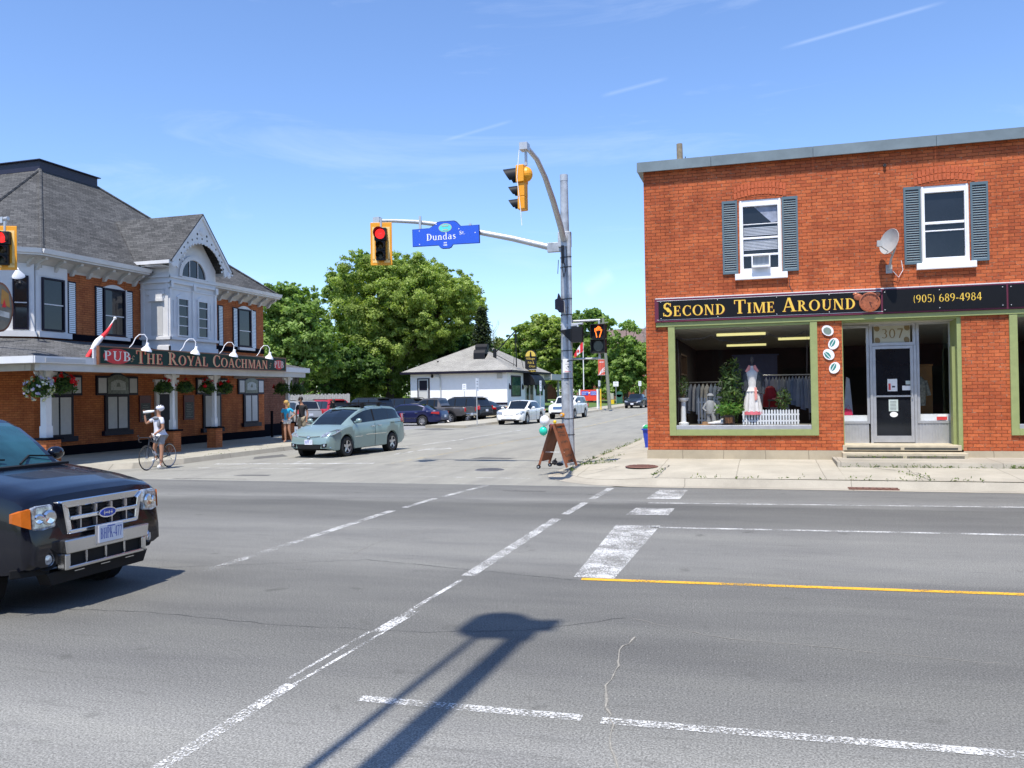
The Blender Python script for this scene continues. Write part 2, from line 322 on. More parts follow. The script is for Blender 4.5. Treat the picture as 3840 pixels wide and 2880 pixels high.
# ---------------------------------------------------------------- serif lettering
def arc(cx, cy, rx, ry, a0, a1, th, tv, n=14):
    o = []
    for i in range(n):
        p, q = R(a0+(a1-a0)*i/n), R(a0+(a1-a0)*(i+1)/n)
        f = lambda a, x, y: (cx+x*math.cos(a), cy+y*math.sin(a))
        o.append([f(p, rx, ry), f(q, rx, ry), f(q, rx-th, ry-tv), f(p, rx-th, ry-tv)])
    return o
def rc(a, b, c, d): return [[(a, b), (c, b), (c, d), (a, d)]]
def stem(x, w=.17, h=1.0, b=True, t=True):
    o = rc(x, 0, x+w, h)
    if b: o += rc(x-.08, 0, x+w+.08, .055)
    if t: o += rc(x-.08, h-.055, x+w+.08, h)
    return o
def para(x0, y0, x1, y1, w): return [[(x0, y0), (x0+w, y0), (x1+w, y1), (x1, y1)]]
GL = {
 'A': (para(.06, 0, .36, 1, .07)+para(.66, 0, .34, 1, .18)+rc(.2, .3, .66, .36)+rc(0, 0, .22, .05)+rc(.56, 0, .92, .05), .92),
 'B': (stem(.1)+arc(.3, .75, .3, .25, -90, 90, .15, .06)+arc(.32, .27, .36, .27, -90, 90, .17, .06), .74),
 'C': (arc(.46, .5, .44, .52, 50, 310, .18, .06)+rc(.7, .68, .76, .96)+rc(.7, .06, .76, .26), .82),
 'D': (stem(.1)+arc(.3, .5, .5, .5, -90, 90, .18, .055), .86),
 'E': (stem(.1)+rc(.2, 0, .66, .055)+rc(.2, .945, .62, 1)+rc(.2, .48, .5, .54)+rc(.6, .055, .66, .26)+rc(.56, .75, .62, .945)+rc(.46, .38, .5, .64), .74),
 'H': (stem(.1)+stem(.62)+rc(.2, .48, .7, .54), .96),
 'I': (stem(.1), .42),
 'K': (stem(.1)+para(.24, .4, .6, 1, .08)+para(.62, 0, .3, .55, .18)+rc(.54, 0, .88, .05), .88),
 'L': (stem(.1)+rc(.2, 0, .64, .055)+rc(.58, .055, .64, .3), .72),
 'M': (stem(.1, .06)+stem(.86, .17)+para(.46, 0, .12, 1, .17)+para(.5, 0, .84, 1, .07), 1.12),
 'N': (stem(.1, .07)+stem(.7, .07)+para(.6, 0, .1, 1, .18), .92),
 'O': (arc(.48, .5, .46, .52, 0, 360, .18, .055, 24), .98),
 'P': (stem(.1)+arc(.3, .73, .34, .27, -90, 90, .16, .06), .7),
 'R': (stem(.1)+arc(.3, .74, .32, .26, -90, 90, .16, .06)+para(.62, 0, .3, .5, .18)+rc(.62, 0, .9, .05), .88),
 'S': (arc(.34, .75, .27, .27, 35, 250, .15, .08)+para(.36, .32, .14, .66, .28)+arc(.34, .27, .31, .29, -145, 70, .15, .08)+rc(.52, .74, .58, .98)+rc(.05, .02, .11, .28), .68),
 'T': (stem(.34, .17, 1, True, False)+rc(.04, .945, .82, 1)+rc(.04, .72, .1, .95)+rc(.76, .72, .82, .95), .86),
 'U': (rc(.12, .3, .29, 1)+rc(.68, .3, .75, 1)+arc(.435, .32, .315, .34, 180, 360, .12, .09)+rc(.04, .945, .37, 1)+rc(.58, .945, .85, 1), .9),
 'Y': (para(.38, .4, .06, 1, .18)+para(.5, .42, .72, 1, .07)+rc(.36, 0, .53, .46)+rc(.26, 0, .63, .05)+rc(0, .945, .32, 1)+rc(.62, .945, .88, 1), .88),
 '0': (arc(.32, .5, .3, .5, 0, 360, .13, .06, 20), .68), '3': (arc(.28, .74, .26, .26, -80, 140, .12, .06)+arc(.28, .28, .3, .28, -140, 90, .13, .06), .64),
 '4': (rc(.4, 0, .54, 1)+para(0, .28, .38, 1, .08)+rc(.02, .24, .66, .32), .7), '5': (rc(.1, .92, .54, 1)+rc(.1, .5, .16, 1)+arc(.28, .3, .3, .3, -140, 120, .13, .06), .64),
 '6': (arc(.33, .3, .3, .3, 0, 360, .13, .06, 18)+arc(.45, .42, .42, .58, 100, 190, .13, .06), .68), '7': (rc(.04, .9, .58, 1)+para(.16, 0, .46, .92, .12), .62),
 '8': (arc(.32, .76, .24, .24, 0, 360, .1, .06, 16)+arc(.32, .28, .29, .28, 0, 360, .12, .06, 16), .66), '9': (arc(.31, .7, .3, .3, 0, 360, .13, .06, 18)+arc(.18, .58, .42, .58, -80, 10, .13, .06), .68),
 '(': (arc(.4, .45, .32, .65, 130, 230, .08, .02), .34), ')': (arc(-.08, .45, .32, .65, -50, 50, .08, .02), .34), '-': (rc(.04, .32, .34, .42), .4), '.': (rc(.06, 0, .2, .14), .28), '*': (rc(.04, .42, .16, .56), .24),
 'u': (rc(.06, .2, .2, .68)+rc(.44, 0, .58, .68)+arc(.32, .24, .26, .26, 180, 340, .14, .08)+rc(0, .63, .2, .68)+rc(.38, .63, .58, .68)+rc(.5, 0, .66, .05), .68),
 'n': (rc(.08, 0, .22, .68)+rc(.46, 0, .6, .44)+arc(.34, .42, .26, .27, 0, 165, .14, .09)+rc(0, 0, .3, .05)+rc(.38, 0, .68, .05)+rc(.01, .63, .2, .68), .7),
 'd': (rc(.44, 0, .58, 1.02)+arc(.3, .33, .28, .35, 60, 300, .13, .07)+rc(.36, .97, .58, 1.02)+rc(.5, 0, .66, .05), .7),
 'a': (rc(.38, 0, .52, .5)+arc(.28, .46, .24, .23, 0, 150, .13, .07)+arc(.26, .2, .24, .22, 40, 330, .12, .07)+rc(.46, 0, .6, .05), .62),
 's': (arc(.25, .5, .2, .19, 30, 250, .11, .06)+para(.26, .22, .1, .46, .2)+arc(.25, .19, .22, .2, -150, 70, .11, .06), .5), 't': (rc(.14, .06, .28, .86)+rc(.02, .62, .42, .68)+arc(.3, .14, .16, .15, 180, 320, .1, .07), .46),
 ' ': ([], .38)}
def text(mb, s, o, u, v, n, h, width, sc=.76, gap=.07, lift=.004):
    """serif text starting at o along u, up v, standing off along n; lower-case letters of small-caps text are written with a leading ^"""
    it = []; i = 0
    while i < len(s):
        k = 1.0
        if s[i] == '^': k = sc; i += 1
        it.append((s[i], k)); i += 1
    tot = sum(GL[c][1]*k+gap for c, k in it)-gap; xs = width/tot
    o, u, v, n = Vector(o), Vector(u), Vector(v), Vector(n); x = 0; q = 0
    for c, k in it:
        g, w = GL[c]
        for pl in g:
            pts = [o+u*((x+px*k)*xs)+v*(py*k*h)+n*(lift+.0003*(q % 9)) for px, py in pl]; q += 1
            a = (pts[1]-pts[0]).cross(pts[2]-pts[1])
            mb.poly(pts if a.dot(n) > 0 else pts[::-1])
        x += w*k+gap
    return mb
def ellipse(mb, c, u, v, ru, rv, n=24):
    c, u, v = Vector(c), Vector(u), Vector(v); return mb.poly([c+u*(ru*math.cos(2*math.pi*i/n))+v*(rv*math.sin(2*math.pi*i/n)) for i in range(n)])
# ================================================================ SETTING
M('white_trim', (.72, .72, .7), .55, var=.06, scale=3)
M('black_trim', (.006, .006, .010), .9, var=.1, spec=.05)
asphalt_mat('main_asphalt', (.150, .149, .136), .52, bands=[(0, 1.6), (4.5, 1.5), (5.1, 1.10), (6.4, .84), (8.6, .90), (9.8, 1.2), (12.0, 1.16), (12.9, .86), (14.6, .76), (15.4, 1.22), (15.9, .98), (17.5, 1.0)], cracks=0, fine=75)
asphalt_mat('side_asphalt', (.262, .255, .222), .2, cracks=.4, fine=90)
asphalt_mat('lot_asphalt', (.24, .24, .24), .2, cracks=.5)
concrete_mat('walk_concrete', (.40, .37, .30), 1.75, 2.35, off=(.1, .55))
concrete_mat('walk_concrete_left', (.37, .35, .29), None, 1.9, off=(0, .3))
concrete_mat('curb_concrete', (.36, .33, .27), 3.2, 3.2)
concrete_mat('earth', (.16, .17, .09))
M('joint_dark', (.06, .06, .05), .9)
def sheet(name, rows, m):                     # rows: list of (y, x0, x1, z)
    b = MB()
    for (ya, a0, a1, za), (yb, b0, b1, zb) in zip(rows, rows[1:]): b.poly([(a0, ya, za), (a1, ya, za), (b1, yb, zb), (b0, yb, zb)])
    return struct(b.build(name, m=m))
YS = [-400, -60, 0, 17, 30, 45, 58, 70, 85, 100, 120, 140, 160]
sheet('ground', [(y, -700, 700, gz(y)-.03) for y in YS]+[(300, -700, 700, gz(160)-.03), (1200, -700, 700, gz(160)-.03)], MATS['earth'])
sheet('main_road', [(-3, -160, 160, 0), (17.35, -160, 160, 0)], MATS['main_asphalt'])
b = MB(); zs = .0
b.poly([(-19.6, 17.35, 0), (-3.0, 17.35, 0), (-4.7, 19.4, 0), (-4.7, 30, 0), (-16.8, 30, 0), (-16.8, 20.6, 0)])
def XL(y): return float(np.interp(y, [58, 70, 85, 100, 120, 160], [-16.8, -15.1, -14.4, -13.2, -12, -10.5]))
for y0, y1 in zip(YS[4:], YS[5:]+[]): b.poly([(XL(y0), y0, gz(y0)), (-4.7, y0, gz(y0)), (-4.7, y1, gz(y1)), (XL(y1), y1, gz(y1))])
struct(b.build('side_road', m=MATS['side_asphalt']))
sheet('parking_lot', [(y, -55, -19.4, gz(y)+.02) for y in (37.2, 45, 58, 66)], MATS['lot_asphalt'])
b = MB(); b.poly([(-19.4, 38.2, .025), (-16.8, 38.2, .004), (-16.8, 46.6, .004), (-19.4, 46.6, .025)]); struct(b.build('lot_driveway', m=MATS['side_asphalt']))
# --- right corner sidewalk, kerb with rounded return, gutter pan
def corner(cx, cy, r, n=10): return [(cx-r*math.sin(R(a)), cy-r*math.cos(R(a))) for a in [90-90*i/n for i in range(n+1)]]
def offset_walk(d): return [(-4.7+d, 160)]+[(-4.7+d, y) for y in (100, 58, 30)]+corner(-2.3, 20.1, 2.4-d)+[(60, 17.7+d)]
top = offset_walk(.15); bot = offset_walk(0); gut = offset_walk(-.34)
zc = lambda p, z: (p[0], p[1], z+gz(p[1]))
kz = [.15]*4+[.15-.09*math.sin(math.pi*i/10) for i in range(11)]+[.16]
b = MB()
for i in range(len(top)-1):
    b.poly([zc(bot[i], 0), zc(bot[i+1], 0), zc(top[i+1], kz[i+1]-.004), zc(top[i], kz[i]-.004)][::-1])
    w0 = (top[i][0]+.12, top[i][1]+.12) ; w1 = (top[i+1][0]+.12, top[i+1][1]+.12)
struct(b.build('curb', m=MATS['curb_concrete']))
b = MB()
for i in range(3, len(bot)-1): b.poly([zc(gut[i], .004), zc(gut[i+1], .004), zc(bot[i+1], .006), zc(bot[i], .006)][::-1])
struct(b.build('gutter_pan', m=MATS['curb_concrete']))
b = MB()
fan = [zc(p, z) for p, z in zip(top[3:], kz[3:])]
b.poly([(-2.9, 21.76, .25)]+[(-2.9, 30, .25)]+fan[:12]+[(1.5, 17.85, .16), (1.5, 20.05, .22), (1.5, 21.76, .25)])
b.poly([(1.5, 17.85, .16), (60, 17.85, .16), (60, 20.1, .20), (1.5, 20.05, .22)])
b.poly([(-4.55, 30, .15), (-2.9, 30, .25), (-2.9, 160, 1.3), (-4.55, 160, 1.28)])
struct(b.build('sidewalk', m=MATS['walk_concrete']))
b = MB(); b.add([(1.5, 20.06, .2), (60, 20.16, .19), (60, 20.2, .33), (1.5, 20.1, .32), (60, 22, .33), (1.5, 22, .32)], [(0, 1, 2, 3), (3, 2, 4, 5)]); b.add([(1.5, 20.06, .2), (1.5, 20.1, .32), (1.5, 22, .32), (1.5, 22, .2)], [(0, 1, 2, 3)])
struct(b.build('sidewalk_ledge', m=MATS['curb_concrete']))
# --- left sidewalk with kerb
b = MB(); k = MB()
pts = [(-60, 18.2), (-20.5, 18.2), (-18.4, 18.7), (-17.2, 19.9), (-16.8, 21.6), (-16.8, 38.0)]
for (a, c), (d, e) in zip(pts, pts[1:]):
    k.poly([(a, c, 0), (d, e, 0), (d-.06, e+.12, .15), (a-.06, c+.12, .15)])
b.poly([(p[0]-.06, p[1]+.12, .151) for p in pts]+[(-30, 38.12, .2), (-60, 38.1, .2)])
b.poly([(-16.86, 46.8, .15), (-16.86, 58, .15), (-19.4, 58, .17), (-19.4, 46.8, .17)])
k.poly([(-19.4, 46.8, .0), (-16.8, 46.8, 0), (-16.86, 46.8, .149), (-19.4, 46.8, .169)]); k.poly([(-19.4, 58, 0), (-19.4, 46.8, 0), (-19.4, 46.8, .169), (-19.4, 58, .169)])
k.poly([(-16.8, 46.8, 0), (-16.8, 58, 0), (-16.86, 58, .15), (-16.86, 46.8, .15)])
for y0, y1 in ((58, 70), (70, 85), (85, 100), (100, 120), (120, 160)):
    a0, a1 = XL(y0), XL(y1)
    k.poly([(a0, y0, gz(y0)), (a1, y1, gz(y1)), (a1-.06, y1, .15+gz(y1)), (a0-.06, y0, .15+gz(y0))])
    b.poly([(a0-.06, y0, .15+gz(y0)), (a1-.06, y1, .15+gz(y1)), (a1-2.6, y1, .17+gz(y1)), (a0-2.6, y0, .17+gz(y0))])
struct(b.build('sidewalk', m=MATS['walk_concrete_left'])); struct(k.build('curb', m=MATS['curb_concrete']))
M('lawn', (.085, .15, .03), .9, var=.35, scale=1.5)
sheet('lawn', [(76, -40, -17.3, .39), (100, -40, -15.8, .64), (130, -40, -14.2, 1.0)], MATS['lawn'])
M('gravel_bed', (.33, .29, .2), .9, var=.5, scale=9)
b = MB(); b.add([(-30, 64.5, .1), (-19.5, 58.8, .2), (-19.5, 72, .9), (-30, 72, .9)], [(0, 1, 2, 3)]); struct(b.build('planting_bank', m=MATS['gravel_bed']))

# --- painted markings, 4 mm above the road
paint_mat('line_white', (.60, .60, .58), .472); paint_mat('line_worn', (.74, .74, .72), .49); paint_mat('line_faint', (.66, .66, .64), .53)
paint_mat('line_yellow', (.72, .40, .04), .42); paint_mat('line_yellow_worn', (.60, .47, .20), .50)
def strip(name, pts, w, m, z=.004):
    b = MB(); q = [Vector((x, y, 0)) for x, y in pts]; L_ = []; R_ = []
    for i, p in enumerate(q):
        t = (q[min(i+1, len(q)-1)]-q[max(i-1, 0)]).normalized(); n = Vector((-t.y, t.x, 0)); ww = w[i] if isinstance(w, list) else w
        L_.append(p+n*ww/2); R_.append(p-n*ww/2)
    for i in range(len(q)-1):
        a = [R_[i], R_[i+1], L_[i+1], L_[i]]; b.poly([(v.x, v.y, z+gz(v.y)) for v in a])
    return struct(b.build(name, m=MATS[m]))
strip('road_marking', [(-1.88, 8.72), (2.3, 8.97), (30, 10.2)], .10, 'line_yellow')
strip('road_marking', [(-1.62, 12.25), (3.2, 12.54), (30, 14)], .11, 'line_white')
strip('road_marking', [(-2.0, 14.93), (3.94, 15.4), (30, 17)], .10, 'line_white')
strip('road_marking', [(-2.54, 4.97), (-1.09, 5.0)], .10, 'line_white'); strip('road_marking', [(-.97, 4.99), (1.27, 5.07), (20, 6)], .10, 'line_white')
b = MB(); b.poly([(-1.98, 8.8, .004), (-1.55, 8.8, .004), (-1.5, 12.42, .004), (-2.14, 12.36, .004)])
b.poly([(-2.16, 13.45, .004), (-1.5, 13.5, .004), (-1.48, 14.3, .004), (-2.12, 14.25, .004)]); b.poly([(-2.12, 15.5, .004), (-1.52, 15.55, .004), (-1.5, 17.0, .004), (-2.05, 16.95, .004)])
struct(b.build('stop_line', m=MATS['line_white']))
strip('crosswalk_line', [(-5.75, 17.2), (-5.95, 15.2)], .13, 'line_white'); strip('crosswalk_line', [(-6.0, 14.9), (-6.05, 13.6)], .12, 'line_white')
strip('crosswalk_line', [(-6.1, 13.2), (-6.1, 10.6)], .14, 'line_white'); strip('crosswalk_line', [(-6.1, 10.6), (-6.1, 8.2)], .13, 'line_faint')
strip('crosswalk_line', [(-3.05, 17.1), (-3.08, 15.3)], .14, 'line_white'); strip('crosswalk_line', [(-3.1, 14.8), (-3.12, 13.3)], .13, 'line_white')
strip('crosswalk_line', [(-3.14, 12.8), (-3.1, 8.6)], .15, 'line_white'); strip('crosswalk_line', [(-3.1, 8.4), (-3.12, 7.1)], .05, 'line_worn')
strip('crosswalk_line', [(-3.08, 7.1), (-3.1, 6.4)], .12, 'line_worn'); strip('crosswalk_line', [(-3.05, 6.4), (-3.1, 5.1)], .03, 'line_worn'); strip('crosswalk_line', [(-3.17, 6.4), (-3.2, 5.2)], .03, 'line_worn')
strip('crosswalk_line', [(-3.12, 5.1), (-3.1, 3.4)], .1, 'line_worn')
# side street
strip('road_marking', [(-10.35, 22.4), (-10.1, 30), (-9.75, 40), (-9.8, 70), (-9.9, 110)], [.05, .12, .13, .14, .14], 'line_yellow_worn')
strip('road_marking', [(-13.25, 27.2), (-12.75, 34), (-12.6, 45)], .12, 'line_worn')
strip('road_marking', [(-15.7, 21.6), (-13.3, 22.0), (-10.9, 22.4)], .28, 'line_worn'); strip('road_marking', [(-15.4, 20.4), (-10.4, 20.5)], .08, 'line_worn')
strip('road_marking', [(-15.2, 18.1), (-12.4, 18.5)], .08, 'line_faint'); strip('road_marking', [(-20, 18.05), (-15.6, 18.15)], .08, 'line_faint')
strip('road_marking', [(-13.4, 22.2), (-13.9, 24.6)], .09, 'line_worn'); strip('road_marking', [(-8.3, 18.9), (-5.2, 18.75)], .07, 'line_worn'); strip('road_marking', [(-6.8, 17.42), (-5.2, 17.45)], .07, 'line_faint')
b = MB()
for q in ([(-11.75, 26.0), (-11.6, 26.0), (-11.6, 29.2), (-11.75, 29.2)], [(-11.9, 26.6), (-11.68, 25.6), (-11.45, 26.6)], [(-11.6, 28.0), (-11.1, 28.6), (-11.1, 28.9), (-11.6, 28.5)], [(-11.1, 28.2), (-10.8, 28.75), (-11.1, 29.3)]):
    b.poly([(x-.1, y, .0045) for x, y in q])
struct(b.build('turn_arrow_marking', m=MATS['line_worn']))
strip('road_edge_line', [(-19.6, 17.36), (-3.2, 17.38)], .05, 'line_faint')
# pavement cracks and patches
M('crack_fill', (.27, .255, .22), .95, var=.3, scale=20); M('crack_dark', (.05, .05, .05), .95)
def crack(name, pts, w, m, seed, z=.003):
    rnd = random.Random(seed); out = []
    for (x0, y0), (x1, y1) in zip(pts, pts[1:]):
        n = max(3, int(math.hypot(x1-x0, y1-y0)/.09))
        for i in range(n): t = i/n; out.append((x0+(x1-x0)*t+rnd.uniform(-.018, .018), y0+(y1-y0)*t+rnd.uniform(-.018, .018)))
    out.append(pts[-1]); return strip(name, out, [w*rnd.uniform(.3, 1.3) for _ in out], m, z)
crack('road_crack', [(-1.02, 6.75), (-1.1, 6.3), (-1.04, 6.0), (-1.05, 5.51), (-.98, 5.19), (-.92, 5.05), (-.87, 4.72), (-.78, 4.38), (-.74, 3.6)], .012, 'crack_fill', 3, .0048)
crack('road_crack', [(-1.16, 7.3), (-.4, 6.9), (.5, 6.8), (1.6, 6.7)], .007, 'crack_fill', 5)
crack('road_crack', [(-7.4, 8.0), (-5.9, 8.6), (-4.6, 9.2), (-3.1, 8.9), (-1.9, 8.65)], .008, 'crack_dark', 6)
crack('road_crack', [(-7.8, 6.3), (-5.4, 6.5), (-4.0, 6.4), (-2.7, 6.5), (-1.9, 6.75), (-1.2, 7.3)], .006, 'crack_dark', 8)
crack('road_crack', [(-4.9, 9.1), (-5.0, 10.3), (-4.5, 12.0)], .008, 'crack_fill', 9)
crack('road_crack', [(-16, 19.2), (-13, 20.6), (-10.5, 23)], .02, 'crack_dark', 11); crack('road_crack', [(-12.8, 21.2), (-9.0, 19.9), (-7.8, 20.2)], .012, 'crack_dark', 12)
crack('road_crack', [(-10.4, 22), (-7.5, 21.6), (-4.8, 21.3)], .03, 'crack_dark', 13); crack('road_crack', [(-14, 17.6), (-12, 17.7)], .06, 'crack_dark', 14)
crack('sidewalk_crack', [(-2.75, 22.0), (-3.3, 20.6), (-3.8, 19.2), (-4.0, 18.8)], .02, 'crack_dark', 15, .17); crack('sidewalk_crack', [(-2.3, 17.9), (-2.25, 19.2), (-2.2, 21.2)], .028, 'crack_dark', 16, .2)
crack('sidewalk_crack', [(2.2, 20.0), (2.9, 18.9), (3.0, 17.95)], .022, 'crack_dark', 18, .22)
M('patch_dark', (.11, .108, .10), .92, var=.35, scale=9)
for q in ([(-19.2, 44.6), (-16.9, 43.2), (-16.7, 44.6), (-18.2, 46.0)], [(-16.2, 24.4), (-15.6, 23.4), (-15.2, 24.8), (-15.9, 25.6)], [(-8.6, 24.3), (-7.4, 24.2), (-7.3, 24.7), (-8.5, 24.9)], [(-12.9, 18.4), (-11.9, 18.5), (-12.0, 18.8), (-12.8, 18.7)], [(3.5, 10.1), (5.5, 10.2), (5.4, 10.5), (3.6, 10.4)], [(-5.1, 16.3), (-4.2, 16.3), (-4.25, 16.42), (-5.1, 16.42)]):
    struct(MB().poly([(x, y, .0265 if x < -17 and y > 40 else .0034) for x, y in q]).build('road_patch', m=MATS['patch_dark']))
# manholes
M('iron', (.045, .042, .045), .6, metal=.3, var=.4, scale=40); M('iron_grey', (.11, .11, .12), .7, var=.4, scale=40); M('rust_iron', (.16, .075, .055), .8, var=.4, scale=30)
def manhole(x, y, z, m, r, lab):
    b = MB().use(MATS[m]).lathe([(0, .012), (r*.9, .012), (r*.92, .002), (r, .002), (r*1.02, -.01)], (x, y, z), n=28)
    for k in range(-4, 5): hw = math.sqrt(max(0, (r*.85)**2-(k*r*.19)**2)); b.box(x-hw, y+k*r*.19-.012, z+.0125, x+hw, y+k*r*.19+.012, z+.018)
    o = b.build('manhole_cover'); tag(o, lab, 'manhole cover')
manhole(-6.85, 20.78, .004, 'iron_grey', .38, 'round grey iron manhole cover set in the side road in front of the signal pole')
manhole(-2.83, 20.05, .196, 'rust_iron', .38, 'round rusty manhole cover set in the sidewalk near the brick shop corner')
b = MB().use(MATS['rust_iron'])
for k in range(7): b.box(1.55+k*.12, 17.52, .004, 1.63+k*.12, 17.7, .03)
b.box(1.5, 17.5, .002, 2.4, 17.53, .034); b.box(1.5, 17.7, .002, 2.4, 17.725, .034); tag(b.build('storm_drain'), 'rusty slotted drain grate at the foot of the kerb before the shop', 'drain grate')
# weeds in the joints
def leaf_obj(name, P, Nrm, size, m, rnd=None, parent=None, world=True, aspect=.6, seed=1, smooth=False):
    """P (n,3) positions, Nrm (n,3) facing, size (n,) : one irregular quad leaf each"""
    g = np.random.default_rng(seed); n = len(P)
    a = g.normal(size=(n, 3)); a -= (a*Nrm).sum(1, keepdims=True)*Nrm; a /= np.linalg.norm(a, axis=1, keepdims=True)+1e-9; c = np.cross(Nrm, a)
    s = size[:, None]; j = lambda: g.uniform(.7, 1.2, (n, 1))
    V = np.stack([P-a*s*j(), P+c*s*aspect*j(), P+a*s*j(), P-c*s*aspect*j()], 1).reshape(-1, 3)
    me = bpy.data.meshes.new(name); me.vertices.add(4*n); me.vertices.foreach_set('co', V.ravel())
    me.loops.add(4*n); me.loops.foreach_set('vertex_index', np.arange(4*n)); me.polygons.add(n); me.polygons.foreach_set('loop_start', np.arange(n)*4)
    me.update(calc_edges=True)
    at = me.attributes.new('rnd', 'FLOAT', 'FACE'); at.data.foreach_set('value', (g.uniform(0, 1, n) if rnd is None else np.clip(rnd, 0, 1)).astype(np.float32))
    me.materials.append(m); o = bpy.data.objects.new(name, me); C.objects.link(o)
    if parent is not None:
        o.parent = parent
        if world:
            off = Vector((0, 0, 0)); p = parent
            while p is not None: off += Vector(p.location); p = p.parent
            o.location = -off
    return o
leaf_mat('weed_leaf', (.05, .09, .02), (.11, .17, .04), (.22, .26, .08))
g = np.random.default_rng(4); PP = []
for (x0, y0, x1, y1, z, n, sp) in [(1.6, 20.04, 3.6, 20.06, .21, 260, .03), (2.8, 20.06, 6.0, 20.1, .21, 350, .02), (4.9, 20.05, 5.7, 20.05, .22, 300, .04), (-1.9, 17.87, 3.9, 17.87, .165, 190, .02), (-4.5, 20.9, -3.7, 21.4, .16, 260, .05), (-3.9, 24, -4.4, 20.6, .155, 160, .03), (-4.52, 22, -4.52, 40, .16, 900, .04), (-2.3, 17.9, -2.2, 19.2, .19, 50, .015), (-4.3, 19.2, -4.5, 19.9, .14, 100, .03), (-16.95, 21, -16.95, 36, .16, 120, .04), (1.9, 21.3, 3.9, 21.35, .33, 110, .03), (2.6, 19.0, 3.0, 18.0, .19, 60, .02)]:
    k = np.arange(n); t = np.clip(g.uniform(0, 1, n)+.05*np.sin(k), 0, 1); cl = (np.sin(t*37+x0)+np.sin(t*91+y0) > -.3)
    p = np.stack([x0+(x1-x0)*t+g.normal(0, sp, n), y0+(y1-y0)*t+g.normal(0, sp, n), z+np.abs(g.normal(0, .5, n))*.07], 1)[cl]; PP.append(p)
PP = np.concatenate(PP); nr = g.normal(size=PP.shape); nr[:, 2] *= .5; nr /= np.linalg.norm(nr, axis=1, keepdims=True)
o = leaf_obj('weeds', PP, nr, g.uniform(.015, .04, len(PP)), MATS['weed_leaf'], aspect=.35); tag(o, 'small green weeds growing in the sidewalk joints and along the kerbs', 'weeds', kind='stuff')
# ================================================================ BRICK SHOP
brick_mat('shop_brick', (.53, .135, .047), (.38, .085, .033), (.36, .25, .17), .235, .080, .007, stain=(.55, .40, .30))
concrete_mat('stone_base', (.42, .36, .26), 1.0, None)
M('step_stone', (.46, .40, .29), .9, var=.15); M('metal_coping', (.20, .235, .24), .45, metal=.4, var=.15, scale=2)
M('olive_paint', (.27, .31, .12), .6, var=.08); M('silver', (.55, .56, .58), .35, metal=.6, var=.08); M('shutter_blue', (.085, .135, .165), .6, var=.08)
M('vinyl_white', (.82, .82, .84), .45, var=.03); M('sign_black', (.008, .008, .009), .4, var=.1, spec=.25); M('maroon', (.12, .015, .04), .5, var=.1)
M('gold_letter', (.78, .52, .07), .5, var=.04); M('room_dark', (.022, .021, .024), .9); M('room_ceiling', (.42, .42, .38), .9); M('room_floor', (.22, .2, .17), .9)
glass_mat('shop_glass', (.9, .95, 1), (.93, .95, .95)); M('pane_dark', (.012, .014, .018), .05, var=.3, scale=1.5, spec=.5)
YW = 21.75; ST = 7.57
shop = thing('brick_shop', 'two storey orange brick shop with green framed windows and grey coping on the corner', 'building', (2.8, 21.75, .25))
# front wall built around the openings
b = MB().use(MATS['shop_brick'])
X0, X1 = -2.9, 12.0
def wall_y(b, y, th, x0, x1, z0, z1, holes):
    xs = sorted({x0, x1}|{h[0] for h in holes}|{h[1] for h in holes}); zs = sorted({z0, z1}|{h[2] for h in holes}|{h[3] for h in holes})
    for xa, xb in zip(xs, xs[1:]):
        za = None
        for za_, zb in zip(zs, zs[1:]):
            cx, cz = (xa+xb)/2, (za_+zb)/2
            hole = any(h[0] < cx < h[1] and h[2] < cz < h[3] for h in holes)
            if hole:
                if za is not None: b.box(xa, y, za, xb, y+th, za_); za = None
            elif za is None: za = za_
        if za is not None: b.box(xa, y, za, xb, y+th, z1)
holes = [(-2.30, 1.18, .9, 3.62), (1.78, 4.36, .2, 3.62), (5.38, 8.9, .9, 3.62), (-.55, .45, 4.82, 6.66), (3.56, 4.58, 4.8, 6.66), (7.4, 8.4, 4.8, 6.66)]
wall_y(b, YW, .3, X0, X1, .47, ST, holes)
b.box(X0, YW+.3, .2, X0+.3, 34, ST); b.box(X1-.3, YW+.3, .2, X1, 34, ST); b.box(X0+.3, 33.7, .2, X1-.3, 34, ST)
b.build('wall', shop, world=True)
b = MB().use(MATS['stone_base']); b.box(X0-.02, YW-.025, .1, 1.78, YW+.28, .468); b.box(4.36, YW-.025, .1, X1, YW+.28, .468); b.box(X0-.02, YW+.28, .1, X0-.002, 34, .468); b.build('stone_base', shop, world=True)
b = MB().use(MATS['metal_coping'])
xs = [-3.05, -1.2, 1.2, 3.9, 6.7, 9.5, 12.1]
for a, c in zip(xs, xs[1:]): b.box(a+.004, YW-.14, 7.57, c-.004, YW+.32, 7.80); b.box(a+.004, YW-.155, 7.545, c-.004, YW-.141, 7.6)
b.box(-3.05, YW+.325, 7.57, -2.6, 34.1, 7.8); b.build('coping', shop, world=True)
MB().use(MATS['lot_asphalt']).box(X0+.3, YW+.3, 7.3, X1-.3, 33.7, 7.4).build('roof', shop, world=True)
